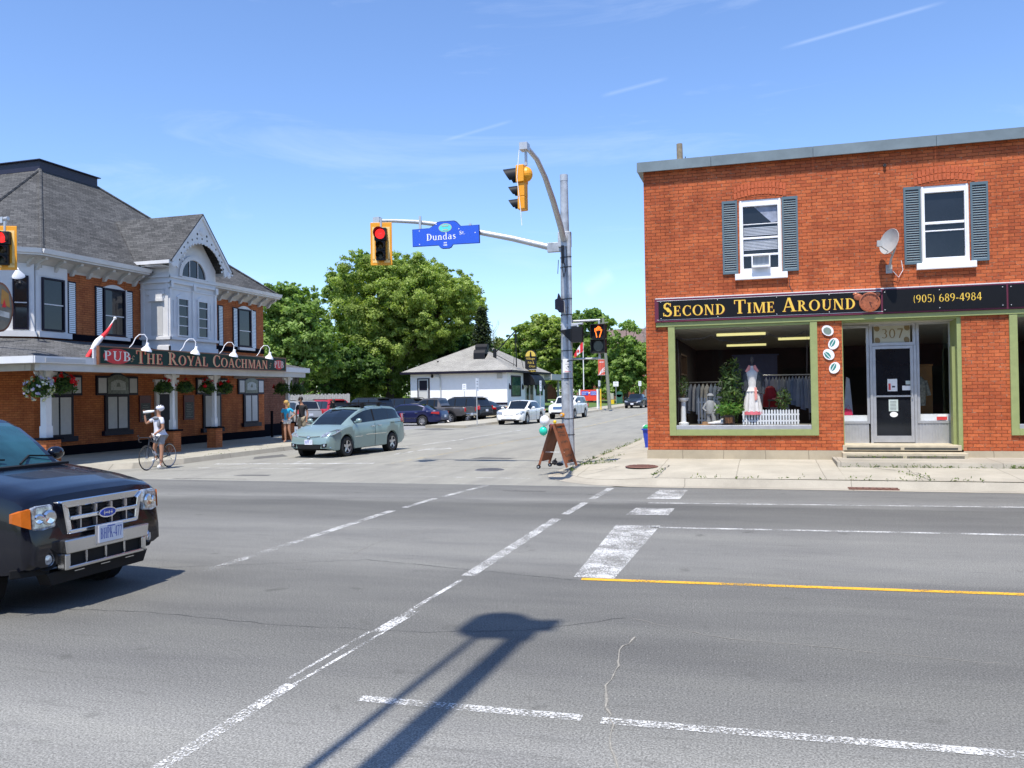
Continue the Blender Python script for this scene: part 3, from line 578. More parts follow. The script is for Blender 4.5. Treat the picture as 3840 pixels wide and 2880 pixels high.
# brick arches over the upper windows
M('arch_brick', (.46, .10, .035), .85, var=.25, scale=14)
for cx, w in ((-.05, 1.1), (4.07, 1.15)):
    b = MB().use(MATS['arch_brick']); n = 15
    for i in range(n):
        for rr in (0, 1):
            t = (i+.5)/n*2-1; x = cx+t*w*.56; z = 6.68+.10*(1-t*t)+rr*.165; tl = t*.13
            u = Vector((math.cos(tl), 0, -math.sin(tl))); v = Vector((math.sin(tl), 0, math.cos(tl))); c = Vector((x, YW-.012, z)); hw = w*.56/n-.009; hh = .15
            b.prism([c-u*hw, c+u*hw, c+u*hw+v*hh, c-u*hw+v*hh], (0, .02, 0))
    b.build('brick_arch', shop, world=True)
# upper windows
def shop_win(x0, x1, z0, z1, kind):
    f = MB().use(MATS['vinyl_white']); t = .09; y = YW+.02
    f.box(x0, y, z0, x0+t, y+.14, z1); f.box(x1-t, y, z0, x1, y+.14, z1); f.box(x0+t, y, z1-.16, x1-t, y+.14, z1); f.box(x0+t, y, z0, x1-t, y+.14, z0+t+.04)
    f.box(x0+.02, y-.03, z0-.0, x0+.06, y-.002, z1-.02); f.box(x1-.06, y-.03, z0, x1-.02, y-.002, z1-.02)
    if kind: xm = (z0+z1)/2+.04; f.box(x0+t, y+.04, xm-.03, x1-t, y+.1, xm+.03); f.box(x0+t, y+.05, xm-.2, x1-t, y+.1, xm-.17)
    else: f.box(x0+t, y+.04, z0+.86, x1-t, y+.1, z0+.91); f.box(x0+t, y+.05, z0+1.22, x1-t, y+.09, z0+1.24); f.box(x0+t, y+.03, z0+.44, x1-t, y+.1, z0+.49)
    o = f.build('window', shop, world=True, bevel=.006)
    p = MB().use(MATS['pane_dark']).poly([(x0+t, y+.075, z0+t), (x1-t, y+.075, z0+t), (x1-t, y+.075, z1-t), (x0+t, y+.075, z1-t)]); p.build('pane', o, world=True)
    MB().use(MATS['vinyl_white']).box(x0-.12, YW-.10, z0-.15, x1+.12, YW+.1, z0-.003).build('sill', o, world=True, bevel=.008)
    return o
M('blind', (.40, .43, .48), .7, var=.1, scale=3); M('curtain', (.25, .28, .36), .8, var=.5, scale=3)
w = shop_win(-.55, .45, 4.83, 6.66, 0)
c = MB().use(MATS['blind'])
for i in range(16): z = 5.42+i*.036; c.box(-.45, YW+.084, z, .35, YW+.0865, z+.024) if not (5.66 < z < 5.76) else None
c.build('window_blind', w, world=True)
c = MB().use(MATS['curtain']); c.poly([(-.2, YW+.09, 6.5), (.35, YW+.09, 6.5), (.35, YW+.09, 6.1), (.22, YW+.09, 6.08)]); c.build('curtain', w, world=True)
w = shop_win(3.56, 4.58, 4.85, 6.66, 1); w = shop_win(7.4, 8.4, 4.85, 6.66, 1)
for x in (-.96, .46, 3.19, 4.60):
    b = MB().use(MATS['shutter_blue']); x1 = x+.37; z0, z1 = 4.84, 6.66; y = YW-.045
    b.box(x, y, z0, x+.045, YW, z1); b.box(x1-.045, y, z0, x1, YW, z1); b.box(x+.045, y, z0, x1-.045, YW, z0+.06); b.box(x+.045, y, z1-.07, x1-.045, YW, z1)
    n = 30
    for i in range(n): z = z0+.06+(z1-z0-.13)*i/n; b.add([(x+.045, y+.006, z), (x1-.045, y+.006, z), (x1-.045, y+.04, z+.05), (x+.045, y+.04, z+.05), (x+.045, y+.03, z-.0), (x1-.045, y+.03, z)], [(0, 1, 2, 3), (4, 5, 1, 0)])
    b.build('shutter', shop, world=True)
# header beam, sign
MB().use(MATS['olive_paint']).box(-2.64, YW-.06, 3.585, X1, YW+.02, 3.70).build('header_beam', shop, world=True, bevel=.006)
sg = thing('shop_sign', 'long black shop sign with yellow letters reading SECOND TIME AROUND above the shop windows', 'sign', (2.5, YW-.1, 3.7))
b = MB().use(MATS['maroon']).box(-2.66, YW-.10, 3.705, X1, YW, 4.29); b.use(MATS['white_trim']).box(-2.64, YW-.09, 4.292, X1, YW, 4.315)
b.use(MATS['white_trim']).box(-2.60, YW-.108, 3.755, 3.38, YW-.1002, 3.765); b.box(-2.60, YW-.108, 4.235, 2.66, YW-.1002, 4.245); b.build('sign_frame', sg, world=True)
yb = YW-.115
b = MB().use(MATS['sign_black']); b.box(-2.56, yb, 3.77, 2.65, YW-.1004, 4.23); b.box(2.69, yb-.004, 3.74, 5.28, YW-.1004, 4.26); b.box(5.32, yb-.004, 3.74, X1-.05, YW-.1004, 4.26); b.build('sign_panel', sg, world=True)
M('letter_red', (.35, .03, .01), .5)
for mname, dx, dz, lf in (('letter_red', .008, -.008, .001), ('gold_letter', 0, 0, .004)):
    b = MB().use(MATS[mname])
    for s, x, wd_ in (('S^E^C^O^N^D', -2.46, 1.54), ('T^I^M^E', -.72, .98), ('A^R^O^U^N^D', .43, 1.66)):
        text(b, s, (x+dx, yb, 3.845+dz), (1, 0, 0), (0, 0, 1), (0, -1, 0), .335, wd_, lift=lf)
    b.build('sign_lettering' if lf > .002 else 'lettering_shadow', sg, world=True)
b = MB().use(MATS['gold_letter']); text(b, '(905) 689-4984', (3.34, yb-.004, 3.93), (1, 0, 0), (0, 0, 1), (0, -1, 0), .18, 1.44, gap=.06); b.build('phone_number', sg, world=True)
M('copper', (.42, .13, .06), .35, metal=.3, var=.4, scale=8); M('copper_dark', (.10, .03, .02), .5)
b = MB().use(MATS['copper']); b.lathe([(.235, 0), (.235, .03), (.205, .035), (.2, .01), (0, .012)], (2.40, yb, 3.99), (0, -1, 0), 28)
b.ball((2.15, yb-.005, 4.12), (.10, .02, .08)); b.ball((2.1, yb-.005, 4.19), (.07, .015, .035)); b.ball((2.58, yb-.006, 4.17), (.06, .015, .05))
b.use(MATS['copper_dark']); 
for k in range(12): a = k*math.pi/6; b.box(2.40+.17*math.cos(a)-.008, yb-.018, 3.99+.17*math.sin(a)-.008, 2.40+.17*math.cos(a)+.008, yb-.0135, 3.99+.17*math.sin(a)+.008)
b.prism([(2.39, yb-.016, 3.99), (2.41, yb-.016, 3.99), (2.45, yb-.016, 3.87), (2.43, yb-.016, 3.87)], (0, -.002, 0)); b.prism([(2.39, yb-.019, 3.98), (2.39, yb-.019, 4.0), (2.51, yb-.019, 3.955)], (0, -.002, 0)); b.build('watch_picture', sg, world=True)
b = MB().use(MATS['silver'])
for x in (-2.5, -1.1, .3, 1.5, 2.73, 3.9, 5.2, 5.37): b.ball((x, yb-.008, 4.205), .014, 6, 4); b.ball((x, yb-.008, 3.79), .014, 6, 4)
b.build('screws', sg, world=True)
# display window
def display(x0, x1, z0=.83, z1=3.583):
    b = MB().use(MATS['olive_paint']); y = YW-.05; t = .165
    b.box(x0, y, z0, x0+t, YW+.1, z1); b.box(x1-t, y, z0, x1, YW+.1, z1); b.box(x0+t, y, z0, x1-t, YW+.1, z0+.15); b.box(x0+t, YW-.02, z1-.06, x1-t, YW+.1, z1)
    o = b.build('window_frame', shop, world=True, bevel=.005)
    MB().use(MATS['silver']).box(x0+t, YW-.035, z0+.152, x1-t, YW+.12, z0+.255).build('window_sill', o, world=True, bevel=.006)
    MB().use(MATS['shop_glass']).poly([(x0+t, YW+.06, z0+.25), (x1-t, YW+.06, z0+.25), (x1-t, YW+.06, z1-.05), (x0+t, YW+.06, z1-.05)]).build('window_pane', o, world=True)
display(-2.34, 1.22); display(5.34, 8.94)
# interior room shell
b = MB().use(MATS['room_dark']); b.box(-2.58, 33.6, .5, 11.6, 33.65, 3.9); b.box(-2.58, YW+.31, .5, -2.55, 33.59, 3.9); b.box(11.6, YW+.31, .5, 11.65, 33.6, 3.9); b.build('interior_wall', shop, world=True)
MB().use(MATS['room_floor']).box(-2.54, YW+.32, .98, 1.76, 23.3, 1.07).build('display_shelf', shop, world=True)
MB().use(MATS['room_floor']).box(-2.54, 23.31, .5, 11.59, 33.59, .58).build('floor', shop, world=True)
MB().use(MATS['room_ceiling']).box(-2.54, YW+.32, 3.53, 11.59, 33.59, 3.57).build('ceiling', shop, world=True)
M('tube_lamp', (.9, .85, .5), .5, emit=(.9, .82, .35), es=.75)
for x, y in ((-.62, 24.1), (1.05, 27.0), (-.6, 30.0)):
    MB().use(MATS['tube_lamp']).box(x-.65, y, 3.46, x+.65, y+.13, 3.525).build('ceiling_light', shop, world=True)
    la = bpy.data.lights.new('tube_light', 'AREA'); la.shape = 'RECTANGLE'; la.size = 1.2; la.size_y = .13; la.energy = 18; la.color = (1, .95, .8); lo = bpy.data.objects.new('tube_light', la); C.objects.link(lo); lo.location = (x, y+.065, 3.45)
# doorway
ap = MB().use(MATS['silver']); yd = 22.6
def fr(b, x0, x1, z0, z1, t=.06, d=.06, y=yd):
    b.box(x0, y-d, z0, x0+t, y, z1); b.box(x1-t, y-d, z0, x1, y, z1); b.box(x0+t, y-d, z0, x1-t, y, z0+t); b.box(x0+t, y-d, z1-t, x1-t, y, z1)
fr(ap, 1.80, 2.46, 1.08, 3.50); fr(ap, 3.53, 4.30, 1.08, 3.54); fr(ap, 2.47, 3.52, 2.99, 3.54, .07); ap.box(2.47, yd-.09, .6, 2.53, yd, 2.985); ap.box(3.46, yd-.09, .6, 3.52, yd, 2.985)
ap.build('shopfront_frame', shop, world=True)
MB().use(MATS['shop_glass']).poly([(1.86, yd-.03, 1.14), (2.40, yd-.03, 1.14), (2.40, yd-.03, 3.44), (1.86, yd-.03, 3.44)]).build('side_pane', shop, world=True)
MB().use(MATS['shop_glass']).poly([(3.59, yd-.03, 1.14), (4.24, yd-.03, 1.14), (4.24, yd-.03, 3.48), (3.59, yd-.03, 3.48)]).build('side_pane', shop, world=True)
b = MB().use(MATS['silver'])
for x0, x1 in ((1.80, 2.46), (3.53, 4.30)):
    n = int((x1-x0)/.035)
    b = MB().use(MATS['silver'])
    for i in range(n): b.box(x0+i*.035, yd-.04-.008*(i % 2), .6, x0+i*.035+.034, yd, 1.075)
    b.build('ribbed_panel', shop, world=True)
b = MB().use(MATS['vinyl_white']); b.box(1.86, yd+.02, 1.08, 2.42, yd+.5, 1.28); b.box(3.6, yd+.02, 1.08, 4.24, yd+.5, 1.3); b.build('window_shelves', shop, world=True)
M('cream_glass', (.42, .41, .33), .5, var=.05); M('brown_letter', (.20, .14, .06), .5)
b = MB().use(MATS['cream_glass']).box(2.58, yd-.04, 3.05, 3.40, yd-.02, 3.48); b.use(MATS['brown_letter']); text(b, '307', (2.75, yd-.04, 3.17), (1, 0, 0), (0, 0, 1), (0, -1, 0), .23, .50, gap=.1)
for x, z in ((2.65, 3.42), (2.66, 3.12), (3.33, 3.42), (3.32, 3.12)): ellipse(b, (x, yd-.043, z), (1, 0, .3), (-.3, 0, 1), .06, .075)
b.build('transom_number', shop, world=True)
d = MB().use(MATS['silver']); fr(d, 2.535, 3.455, .62, 2.98, .07, .05, yd-.02); d.box(2.6, yd-.065, 1.73, 3.39, yd-.025, 1.77); d.box(2.6, yd-.07, .69, 3.39, yd-.02, .78)
dr = d.build('door', shop, world=True)
MB().use(MATS['pane_dark']).poly([(2.6, yd-.03, .69), (3.39, yd-.03, .69), (3.39, yd-.03, 2.92), (2.6, yd-.03, 2.92)]).build('door_pane', dr, world=True)
M('paper', (.75, .75, .75), .8); M('paper_grey', (.45, .52, .5), .8); M('red_print', (.6, .05, .05), .6); M('black_print', (.05, .05, .06), .6)
b = MB().use(MATS['paper']); yq = yd-.034; b.box(2.87, yq, 1.87, 3.09, yq+.002, 2.17); b.box(3.20, yq, 1.89, 3.39, yq+.002, 2.0); b.use(MATS['paper_grey']).box(2.89, yq, 1.38, 3.1, yq+.002, 1.67); b.box(3.28, yq, 2.03, 3.39, yq+.002, 2.12); b.use(MATS['paper']); ellipse(b, (3.0, yq, 1.3), (1, 0, 0), (0, 0, 1), .09, .065)
b.use(MATS['red_print']).box(2.89, yq-.002, 1.9, 2.94, yq-.001, 2.06); b.use(MATS['black_print']).box(2.97, yq-.002, 1.96, 3.04, yq-.001, 2.0)
for i in range(7): b.box(2.92, yq-.002, 1.41+i*.034, 3.06, yq-.001, 1.42+i*.034)
b.build('door_notices', dr, world=True)
MB().use(MATS['silver']).box(3.40, yd-.1, 1.68, 3.43, yd-.07, 2.0).build('door_handle', dr, world=True)
b = MB().use(MATS['red_print']).box(3.95, yd-.036, 1.16, 4.18, yd-.034, 1.24); b.use(MATS['paper']).box(3.97, yd-.036, 1.241, 4.16, yd-.034, 1.3); b.build('window_sticker', shop, world=True)
b = MB().use(MATS['olive_paint']); b.box(4.27, YW+.02, .5, 4.36, yd, 3.58); b.box(1.78, YW+.02, .6, 1.80, yd, 3.58); b.box(4.20, YW+.25, .6, 4.268, YW+.5, 2.9); b.box(1.8, YW+.02, 3.545, 4.27, yd, 3.584); b.build('doorway_lining', shop, world=True)
b = MB().use(MATS['step_stone'])
b.box(1.75, YW-.02, .47, 4.32, yd, .6); b.box(1.72, YW-.38, .28, 4.38, YW+.3, .44)
st = b.build('steps', shop, world=True, bevel=.01)
b = MB().use(MATS['joint_dark'])
for x0, x1 in ((1.84, 3.02), (3.1, 4.24)): b.box(x0, YW-.0225, .492, x1, YW-.0205, .545)
for x0, x1 in ((1.80, 3.02), (3.1, 4.3)): b.box(x0, YW-.3825, .30, x1, YW-.3805, .375)
b.build('step_recess', st, world=True)
b = MB().use(MATS['step_stone'])
for x0, x1 in ((1.80, 3.02), (3.1, 4.3)): b.box(x0, YW-.385, .35, x1, YW-.383, .358)
b.build('step_moulding', st, world=True)
# small things on the wall
MB().use(MATS['iron']).lathe([(.035, 0), (.035, .06), (.02, .06), (0, .03)], (2.80, YW, 7.22), (0, -1, 0), 10).build('wall_pipe', shop, world=True)
b = MB().use(MATS['black_print']).tube([(.62, YW-.01, 4.7), (.60, YW-.01, 4.5), (.68, YW-.02, 4.32)], .006, 5); b.build('wall_cable', shop, world=True)
MB().use(MATS['vinyl_white']).ball((-2.98, YW+1.2, 5.43), (.09, .07, .06)).build('wall_lamp', shop, world=True)
# window air conditioner
ac = thing('window_air_conditioner', 'white window air conditioner in the left upper window of the brick shop', 'air conditioner', (-.05, YW-.1, 4.97))
b = MB().use(MATS['vinyl_white']); fr(b, -.27, .17, 4.96, 5.27, .03, .3, YW+.1); b.box(-.24, YW-.1, 4.98, .14, YW+.1, 5.24); b.build('casing', ac, world=True)
b = MB().use(MATS['shutter_blue'])
for i in range(12): b.box(-.22+i*.03, YW-.115, 5.0, -.21+i*.03, YW-.101, 5.22)
b.build('grille', ac, world=True)
# satellite dish
ds = thing('satellite_dish', 'grey satellite dish fixed to the brick wall between the two upper windows', 'satellite dish', (2.83, YW, 4.75))
M('dish_grey', (.38, .38, .37), .5, var=.06)
ax = Vector((-.80, -.55, .22)).normalized(); cdish = Vector((2.86, YW-.42, 5.33))
b = MB().use(MATS['dish_grey']).lathe([(0, 0), (.12, .012), (.22, .038), (.30, .075), (.305, .07), (.22, .03), (.12, .0), (0, -.012)], cdish, ax, 28)
o = b.build('dish', ds, world=True, smooth=50); o.scale = (1, 1, 1)
b = MB().use(MATS['dish_grey']).tube([cdish-ax*.02, cdish-ax*.12+Vector((0, .1, -.1)), (2.88, YW-.16, 4.98), (2.85, YW-.05, 4.75)], .025, 8); b.box(2.78, YW-.03, 4.66, 2.92, YW, 4.86); b.build('mount', ds, world=True)
tip = cdish+ax*.33+Vector((0, 0, -.17))
b = MB().use(MATS['dish_grey']).tube([cdish+Vector((0, 0, -.27)), tip], .014, 6); b.box(tip.x-.07, tip.y-.05, tip.z-.02, tip.x+.04, tip.y+.05, tip.z+.12); b.build('receiver_arm', ds, world=True)
MB().use(MATS['vinyl_white']).tube([(2.92, YW-.1, 4.7), (3.05, YW-.06, 4.55), (3.15, YW-.02, 4.72), (3.12, YW-.01, 4.95)], .007, 5).build('cable', ds, world=True)
# leaf plaques
M('leaf_teal', (.03, .22, .18), .6); M('leaf_olive', (.18, .24, .2), .6)
L4 = [(1.44, 3.33, 'faded brown leaf shaped plaque, topmost of the column of four on the brick pier', 'leaf_olive', .9), (1.56, 3.05, 'white leaf plaque with teal leaf, second from top on the brick pier', 'leaf_teal', -.5), (1.45, 2.76, 'white leaf plaque with teal leaf, third from top on the brick pier', 'leaf_teal', .7), (1.57, 2.47, 'white leaf plaque with teal leaf, lowest of the four on the brick pier', 'leaf_teal', -.5)]
for x, z, lab, mm, tl in L4:
    t = thing('leaf_plaque', lab, 'wall plaque', (x, YW-.02, z), group='leaf plaques on the brick pier')
    def leafshape(s, y):
        o = []
        for i in range(20):
            a = 2*math.pi*i/20; r = s*(1+.28*math.cos(a-R(90))); px, pz = r*math.sin(a)*.85, r*math.cos(a)
            o.append((px*math.cos(tl)-pz*math.sin(tl), y, px*math.sin(tl)+pz*math.cos(tl)))
        return o
    MB().use(MATS['vinyl_white']).prism(leafshape(.138, -.012), (0, .03, 0)).build('board', t)
    b = MB().use(MATS[mm])
    if mm == 'leaf_teal':
        for s in (-1, 1):
            pts = [(s*.012, -.1), (s*.05, -.04), (s*.055, .03), (s*.03, .09), (s*.01, .1)]; b.prism([(px*math.cos(tl)-pz*math.sin(tl), -.014, px*math.sin(tl)+pz*math.cos(tl)) for px, pz in pts], (0, -.003, 0))
    else: b.prism(leafshape(.095, -.014), (0, -.003, 0))
    b.build('leaf', t)
# ---------------- things in the window
def plant(name, lab, c, rx, rz, n, size, seed, m='shop_leaf', stems=5, cat='plant', base=None):
    g = np.random.default_rng(seed); t = thing(name, lab, cat, c)
    d = g.normal(size=(n, 3)); d /= np.linalg.norm(d, axis=1, keepdims=True); r = g.uniform(.3, 1, n)**.6
    P = np.array([0, 0, rz])+d*r[:, None]*np.array([rx, rx, rz]); P[:, 2] = np.maximum(P[:, 2], .03)
    nn = d+g.normal(0, .6, (n, 3)); nn /= np.linalg.norm(nn, axis=1, keepdims=True)
    leaf_obj('foliage', P, nn, g.uniform(size*.6, size*1.2, n), MATS[m], parent=t, world=False, aspect=.3, seed=seed)
    b = MB().use(MATS['stem_brown'])
    for i in range(stems): a = i*2.4; b.tube([(0.02*math.cos(a), .02*math.sin(a), 0), (rx*.5*math.cos(a), rx*.5*math.sin(a), rz*1.3)], [.012, .004], 5)
    b.build('stem', t); return t
leaf_mat('shop_leaf', (.03, .06, .02), (.08, .14, .05), (.22, .30, .12)); leaf_mat('fern_leaf', (.06, .16, .03), (.12, .28, .05), (.3, .42, .1)); M('stem_brown', (.12, .08, .04), .8)
plant('bamboo_plant', 'tall thin leaved green plant standing in the shop window left of the mannequin', (-.85, 22.45, 1.07), .36, .88, 700, .09, 1)
plant('fern_plant', 'bright green fern in a brown square pot behind the shop window', (-.9, 22.22, 1.28), .38, .2, 420, .07, 2, 'fern_leaf')
plant('bushy_plant', 'dark green bushy plant with round leaves right of the mannequin', (.42, 22.5, 1.4), .2, .3, 330, .06, 3)
plant('potted_shrub', 'small grey green shrub on a white pedestal at the left edge of the shop window', (-2.05, 22.35, 1.78), .16, .3, 240, .05, 4)
M('terracotta', (.28, .12, .05), .8); M('dark_wood', (.05, .035, .025), .6)
b = MB().use(MATS['dark_wood']).box(-1.04, 22.1, 1.08, -.76, 22.36, 1.33); b.use(MATS['terracotta']).box(-1.0, 22.09, 1.12, -.8, 22.098, 1.27); tag(b.build('planter_box', bevel=.005), 'small brown square planter holding the fern in the shop window', 'planter')
b = MB().use(MATS['vinyl_white']).lathe([(.14, 0), (.14, .05), (.07, .08), (.06, .6), (.13, .64), (.15, .7), (0, .7)], (-2.05, 22.35, 1.075), n=14); tag(b.build('pedestal', smooth=40), 'white column pedestal at the left side of the shop window', 'pedestal')
def fence(x0, x1, n, zt, y, lab):
    t = thing('picket_fence', lab, 'picket fence', ((x0+x1)/2, y, 1.075)); b = MB().use(MATS['vinyl_white'])
    b.box(x0, y+.02, 1.15, x1, y+.035, 1.19); b.box(x0, y+.02, zt-.15, x1, y+.035, zt-.11); b.build('rail', t, world=True)
    for i in range(n):
        x = x0+(x1-x0)*(i+.5)/n; w_ = .022; p = MB().use(MATS['vinyl_white']).prism([(x-w_, y, 1.08), (x+w_, y, 1.08), (x+w_, y, zt-.03), (x, y, zt), (x-w_, y, zt-.03)], (0, .018, 0)); p.build('picket', t, world=True)
fence(-.58, .80, 20, 1.46, 22.3, 'low white picket fence in front of the mannequin in the shop window'); fence(-1.75, -1.1, 8, 1.78, 23.0, 'taller white picket fence at the back left of the shop window')
# mannequin
mq = thing('mannequin', 'headless mannequin in long white skirt and dark jacket standing in the shop window', 'mannequin', (-.32, 22.45, 1.07))
M('cloth_white', (.75, .70, .68), .8); M('cloth_pink', (.75, .16, .2), .8); M('coral', (.8, .3, .26), .8); M('jacket_dark', (.045, .05, .06), .8, var=.4, scale=20); M('red_cloth', (.35, .01, .02), .8)
b = MB().use(MATS['cloth_white']).lathe([(.055, 0), (.05, .08), (.09, .11), (.16, .16), (.17, .3), (.12, .5), (.13, .55), (.18, .62)][::-1] and [(.18, .85), (.13, .93), (.12, .98), (.165, 1.2), (.16, 1.34), (.09, 1.4), (.05, 1.43), (.05, 1.5), (0, 1.5)], (0, 0, 0), n=18); b.build('torso', mq, smooth=60)
b = MB().use(MATS['cloth_white']); rp = []
n = 48
for r, z in ((.235, .33), (.195, .6), (.155, .85), (.125, .95)): rp.append([(r*(1+.07*math.sin(j*math.pi/2))*math.cos(2*math.pi*j/n), r*(1+.07*math.sin(j*math.pi/2))*math.sin(2*math.pi*j/n), z) for j in range(n)])
b.add(sum(rp, []), [(i*n+j, i*n+(j+1) % n, (i+1)*n+(j+1) % n, (i+1)*n+j) for i in range(3) for j in range(n)]); b.build('skirt', mq)
b = MB().use(MATS['cloth_pink']).lathe([(.25, .26), (.238, .345)], n=30); b.build('skirt_hem', mq)
b = MB().use(MATS['jacket_dark']); b.tube([(-.13, .01, 1.40), (-.16, -.03, 1.2), (-.15, -.03, 1.0), (-.17, -.02, .86)], [.06, .10, .09, .09], 10); b.tube([(.13, .01, 1.40), (.16, -.03, 1.2), (.15, -.03, 1.0), (.17, -.02, .80)], [.06, .10, .09, .09], 10); b.tube([(-.18, 0, 1.3), (-.24, .02, 1.05), (-.22, -.03, .9)], [.07, .06, .05], 8); b.tube([(.18, 0, 1.3), (.26, .02, 1.05), (.25, -.03, .78)], [.07, .06, .05], 8); b.build('jacket', mq, smooth=60)
b = MB().use(MATS['coral']); b.prism([(-.17, -.1, 1.36), (-.06, -.12, 1.3), (-.04, -.06, 1.5), (-.08, -.04, 1.52)], (0, .01, 0)); b.prism([(.17, -.1, 1.36), (.06, -.12, 1.3), (.04, -.06, 1.5), (.08, -.04, 1.52)], (0, .01, 0)); b.prism([(.05, -.18, .95), (.11, -.18, .95), (.12, -.2, .65), (.06, -.2, .62)], (0, .01, 0)); b.build('scarf', mq)
MB().use(MATS['black_print']).lathe([(.012, 1.5), (.012, 1.56), (.04, 1.6), (.045, 1.64), (.03, 1.66), (.035, 1.7), (.012, 1.74), (0, 1.76)], n=10).build('finial', mq)
# clothes rack at the back and other shapes
rk = thing('clothes_rack', 'clothes rack of pale garments at the back of the shop right of the mannequin', 'clothes rack', (.55, 24.2, .58))
MB().use(MATS['silver']).tube([(-.3, 24.2, 2.35), (1.2, 24.2, 2.35)], .015, 6).tube([(-.3, 24.2, .6), (-.3, 24.2, 2.35)], .015, 6).tube([(1.2, 24.2, .6), (1.2, 24.2, 2.35)], .015, 6).build('rail', rk, world=True)
cols = [(.42, .44, .5), (.3, .33, .42), (.5, .48, .46), (.35, .36, .4), (.25, .3, .4), (.45, .45, .5)]
for i, cc in enumerate(cols): M('garment_%d' % i, cc, .85)
rg = random.Random(9)
for i in range(17):
    x = -.24+i*.086; h = .75+rg.uniform(-.1, .35); q = rg.uniform(.05, .085); s_ = rg.uniform(-.03, .03); MB().use(MATS['garment_%d' % rg.randint(0, 5)]).prism([(x-q+s_, 23.9, 2.3-h), (x+q+s_, 24.0, 2.27-h), (x+q*.8, 24.1, 2.15), (x+.01, 24.15, 2.31), (x-q*.8, 24.05, 2.17)], (0, .35, 0)).build('garment', rk, world=True)
r2 = thing('clothes_rack', 'dim clothes rack at the back left of the shop behind the grey statue', 'clothes rack', (-1.9, 25, .58))
MB().use(MATS['silver']).tube([(-2.5, 25, 2.2), (-1.2, 25, 2.2)], .015, 6).tube([(-2.5, 25, .6), (-2.5, 25, 2.2)], .015, 6).tube([(-1.2, 25, .6), (-1.2, 25, 2.2)], .015, 6).build('rail', r2, world=True)
for i in range(11):
    x = -2.42+i*.115; h = .8+rg.uniform(-.1, .35); q = rg.uniform(.05, .09); MB().use(MATS['garment_%d' % rg.randint(0, 5)]).prism([(x-q, 24.8, 2.15-h), (x+q, 24.9, 2.12-h), (x+q*.8, 25, 2.0), (x, 25, 2.16), (x-q*.8, 24.95, 2.02)], (0, .3, 0)).build('garment', r2, world=True)
M('back_blue', (.03, .045, .12), .8); o = MB().use(MATS['back_blue']).box(-.9, 26.4, 1.6, .35, 26.44, 3.0).box(-.95, 26.38, 2.98, .4, 26.46, 3.02).build('blue_curtain'); tag(o, 'dark blue curtain hanging far inside the shop above the mannequin', 'curtain')
M('shelf_brown', (.10, .06, .035), .7); b = MB().use(MATS['shelf_brown'])
for z_ in (.58, 1.2, 1.8, 2.4, 2.95): b.box(-2.53, 23.6, z_, -2.2, 25.4, z_+.04)
b.box(-2.53, 25.4, .58, -2.2, 25.44, 2.99); b.box(-2.53, 23.56, .58, -2.2, 23.6, 2.99); tag(b.build('wall_shelf'), 'brown shelf unit along the left inner wall of the shop', 'shelf')
MB().use(MATS['red_cloth']).lathe([(.2, 0), (.19, .3), (.12, .5), (.05, .55), (0, .55)], (.12, 23.2, 1.5), n=12).build('red_garment', rk, world=True)
b = MB().use(MATS['dark_wood']).box(.05, 22.8, 1.66, .5, 23.15, 1.70); 
for x in (.07, .46): 
    for y in (22.82, 23.1): b.box(x, y, 1.07, x+.03, y+.03, 1.66)
o = b.build('side_table'); tag(o, 'small brown side table behind the picket fence in the shop window', 'table')
M('shoe_coral', (.75, .2, .16), .5)
b = MB().use(MATS['shoe_coral']); b.prism([(.15, 22.85, 1.705), (.33, 22.85, 1.705), (.33, 22.85, 1.78), (.26, 22.85, 1.74), (.16, 22.85, 1.735)], (0, .06, 0)); b.prism([(.22, 22.95, 1.705), (.4, 22.95, 1.705), (.4, 22.95, 1.79), (.33, 22.95, 1.74), (.23, 22.95, 1.735)], (0, .06, 0)); tag(b.build('pair_of_shoes'), 'coral high heeled shoes on the small table in the shop window', 'shoes')
M('statue_grey', (.30, .30, .31), .8)
b = MB().use(MATS['statue_grey']); b.tube([(-1.42, 22.55, 1.08), (-1.42, 22.55, 1.3), (-1.40, 22.55, 1.4)], [.07, .06, .09], 10); b.tube([(-1.28, 22.5, 1.08), (-1.3, 22.5, 1.3), (-1.36, 22.55, 1.42)], [.06, .06, .08], 10); b.tube([(-1.38, 22.55, 1.36), (-1.38, 22.55, 1.65), (-1.37, 22.55, 1.72)], [.11, .12, .05], 12); b.ball((-1.37, 22.54, 1.79), (.075, .08, .09)); b.tube([(-1.48, 22.53, 1.62), (-1.56, 22.48, 1.5), (-1.48, 22.42, 1.42)], [.035, .03, .025], 8); b.tube([(-1.28, 22.53, 1.62), (-1.2, 22.48, 1.5), (-1.28, 22.42, 1.42)], [.035, .03, .025], 8)
b.lathe([(.11, 0), (.1, .03), (.075, .07)], (-1.37, 22.54, 1.82), n=12); tag(b.build('garden_statue', smooth=60), 'grey garden statue of a small figure at the left in the shop window', 'statue')
b = MB().use(MATS['cloth_white']); b.ball((-1.15, 22.2, 1.13), (.17, .1, .06)); b.ball((-1.05, 22.22, 1.15), (.1, .08, .09)); b.ball((-1.3, 22.18, 1.12), (.14, .07, .04)); tag(b.build('folded_cloth', smooth=60), 'white draped cloth lying at the foot of the shop window', 'cloth')
M('sun_hat', (.35, .2, .1), .8); b = MB().use(MATS['sun_hat']).lathe([(.17, 0), (.17, .012), (.08, .02), (.075, .08), (0, .09)], (-1.5, 22.2, 1.075), n=16); tag(b.build('straw_hat', smooth=50), 'brown straw hat lying at the left foot of the shop window', 'hat')
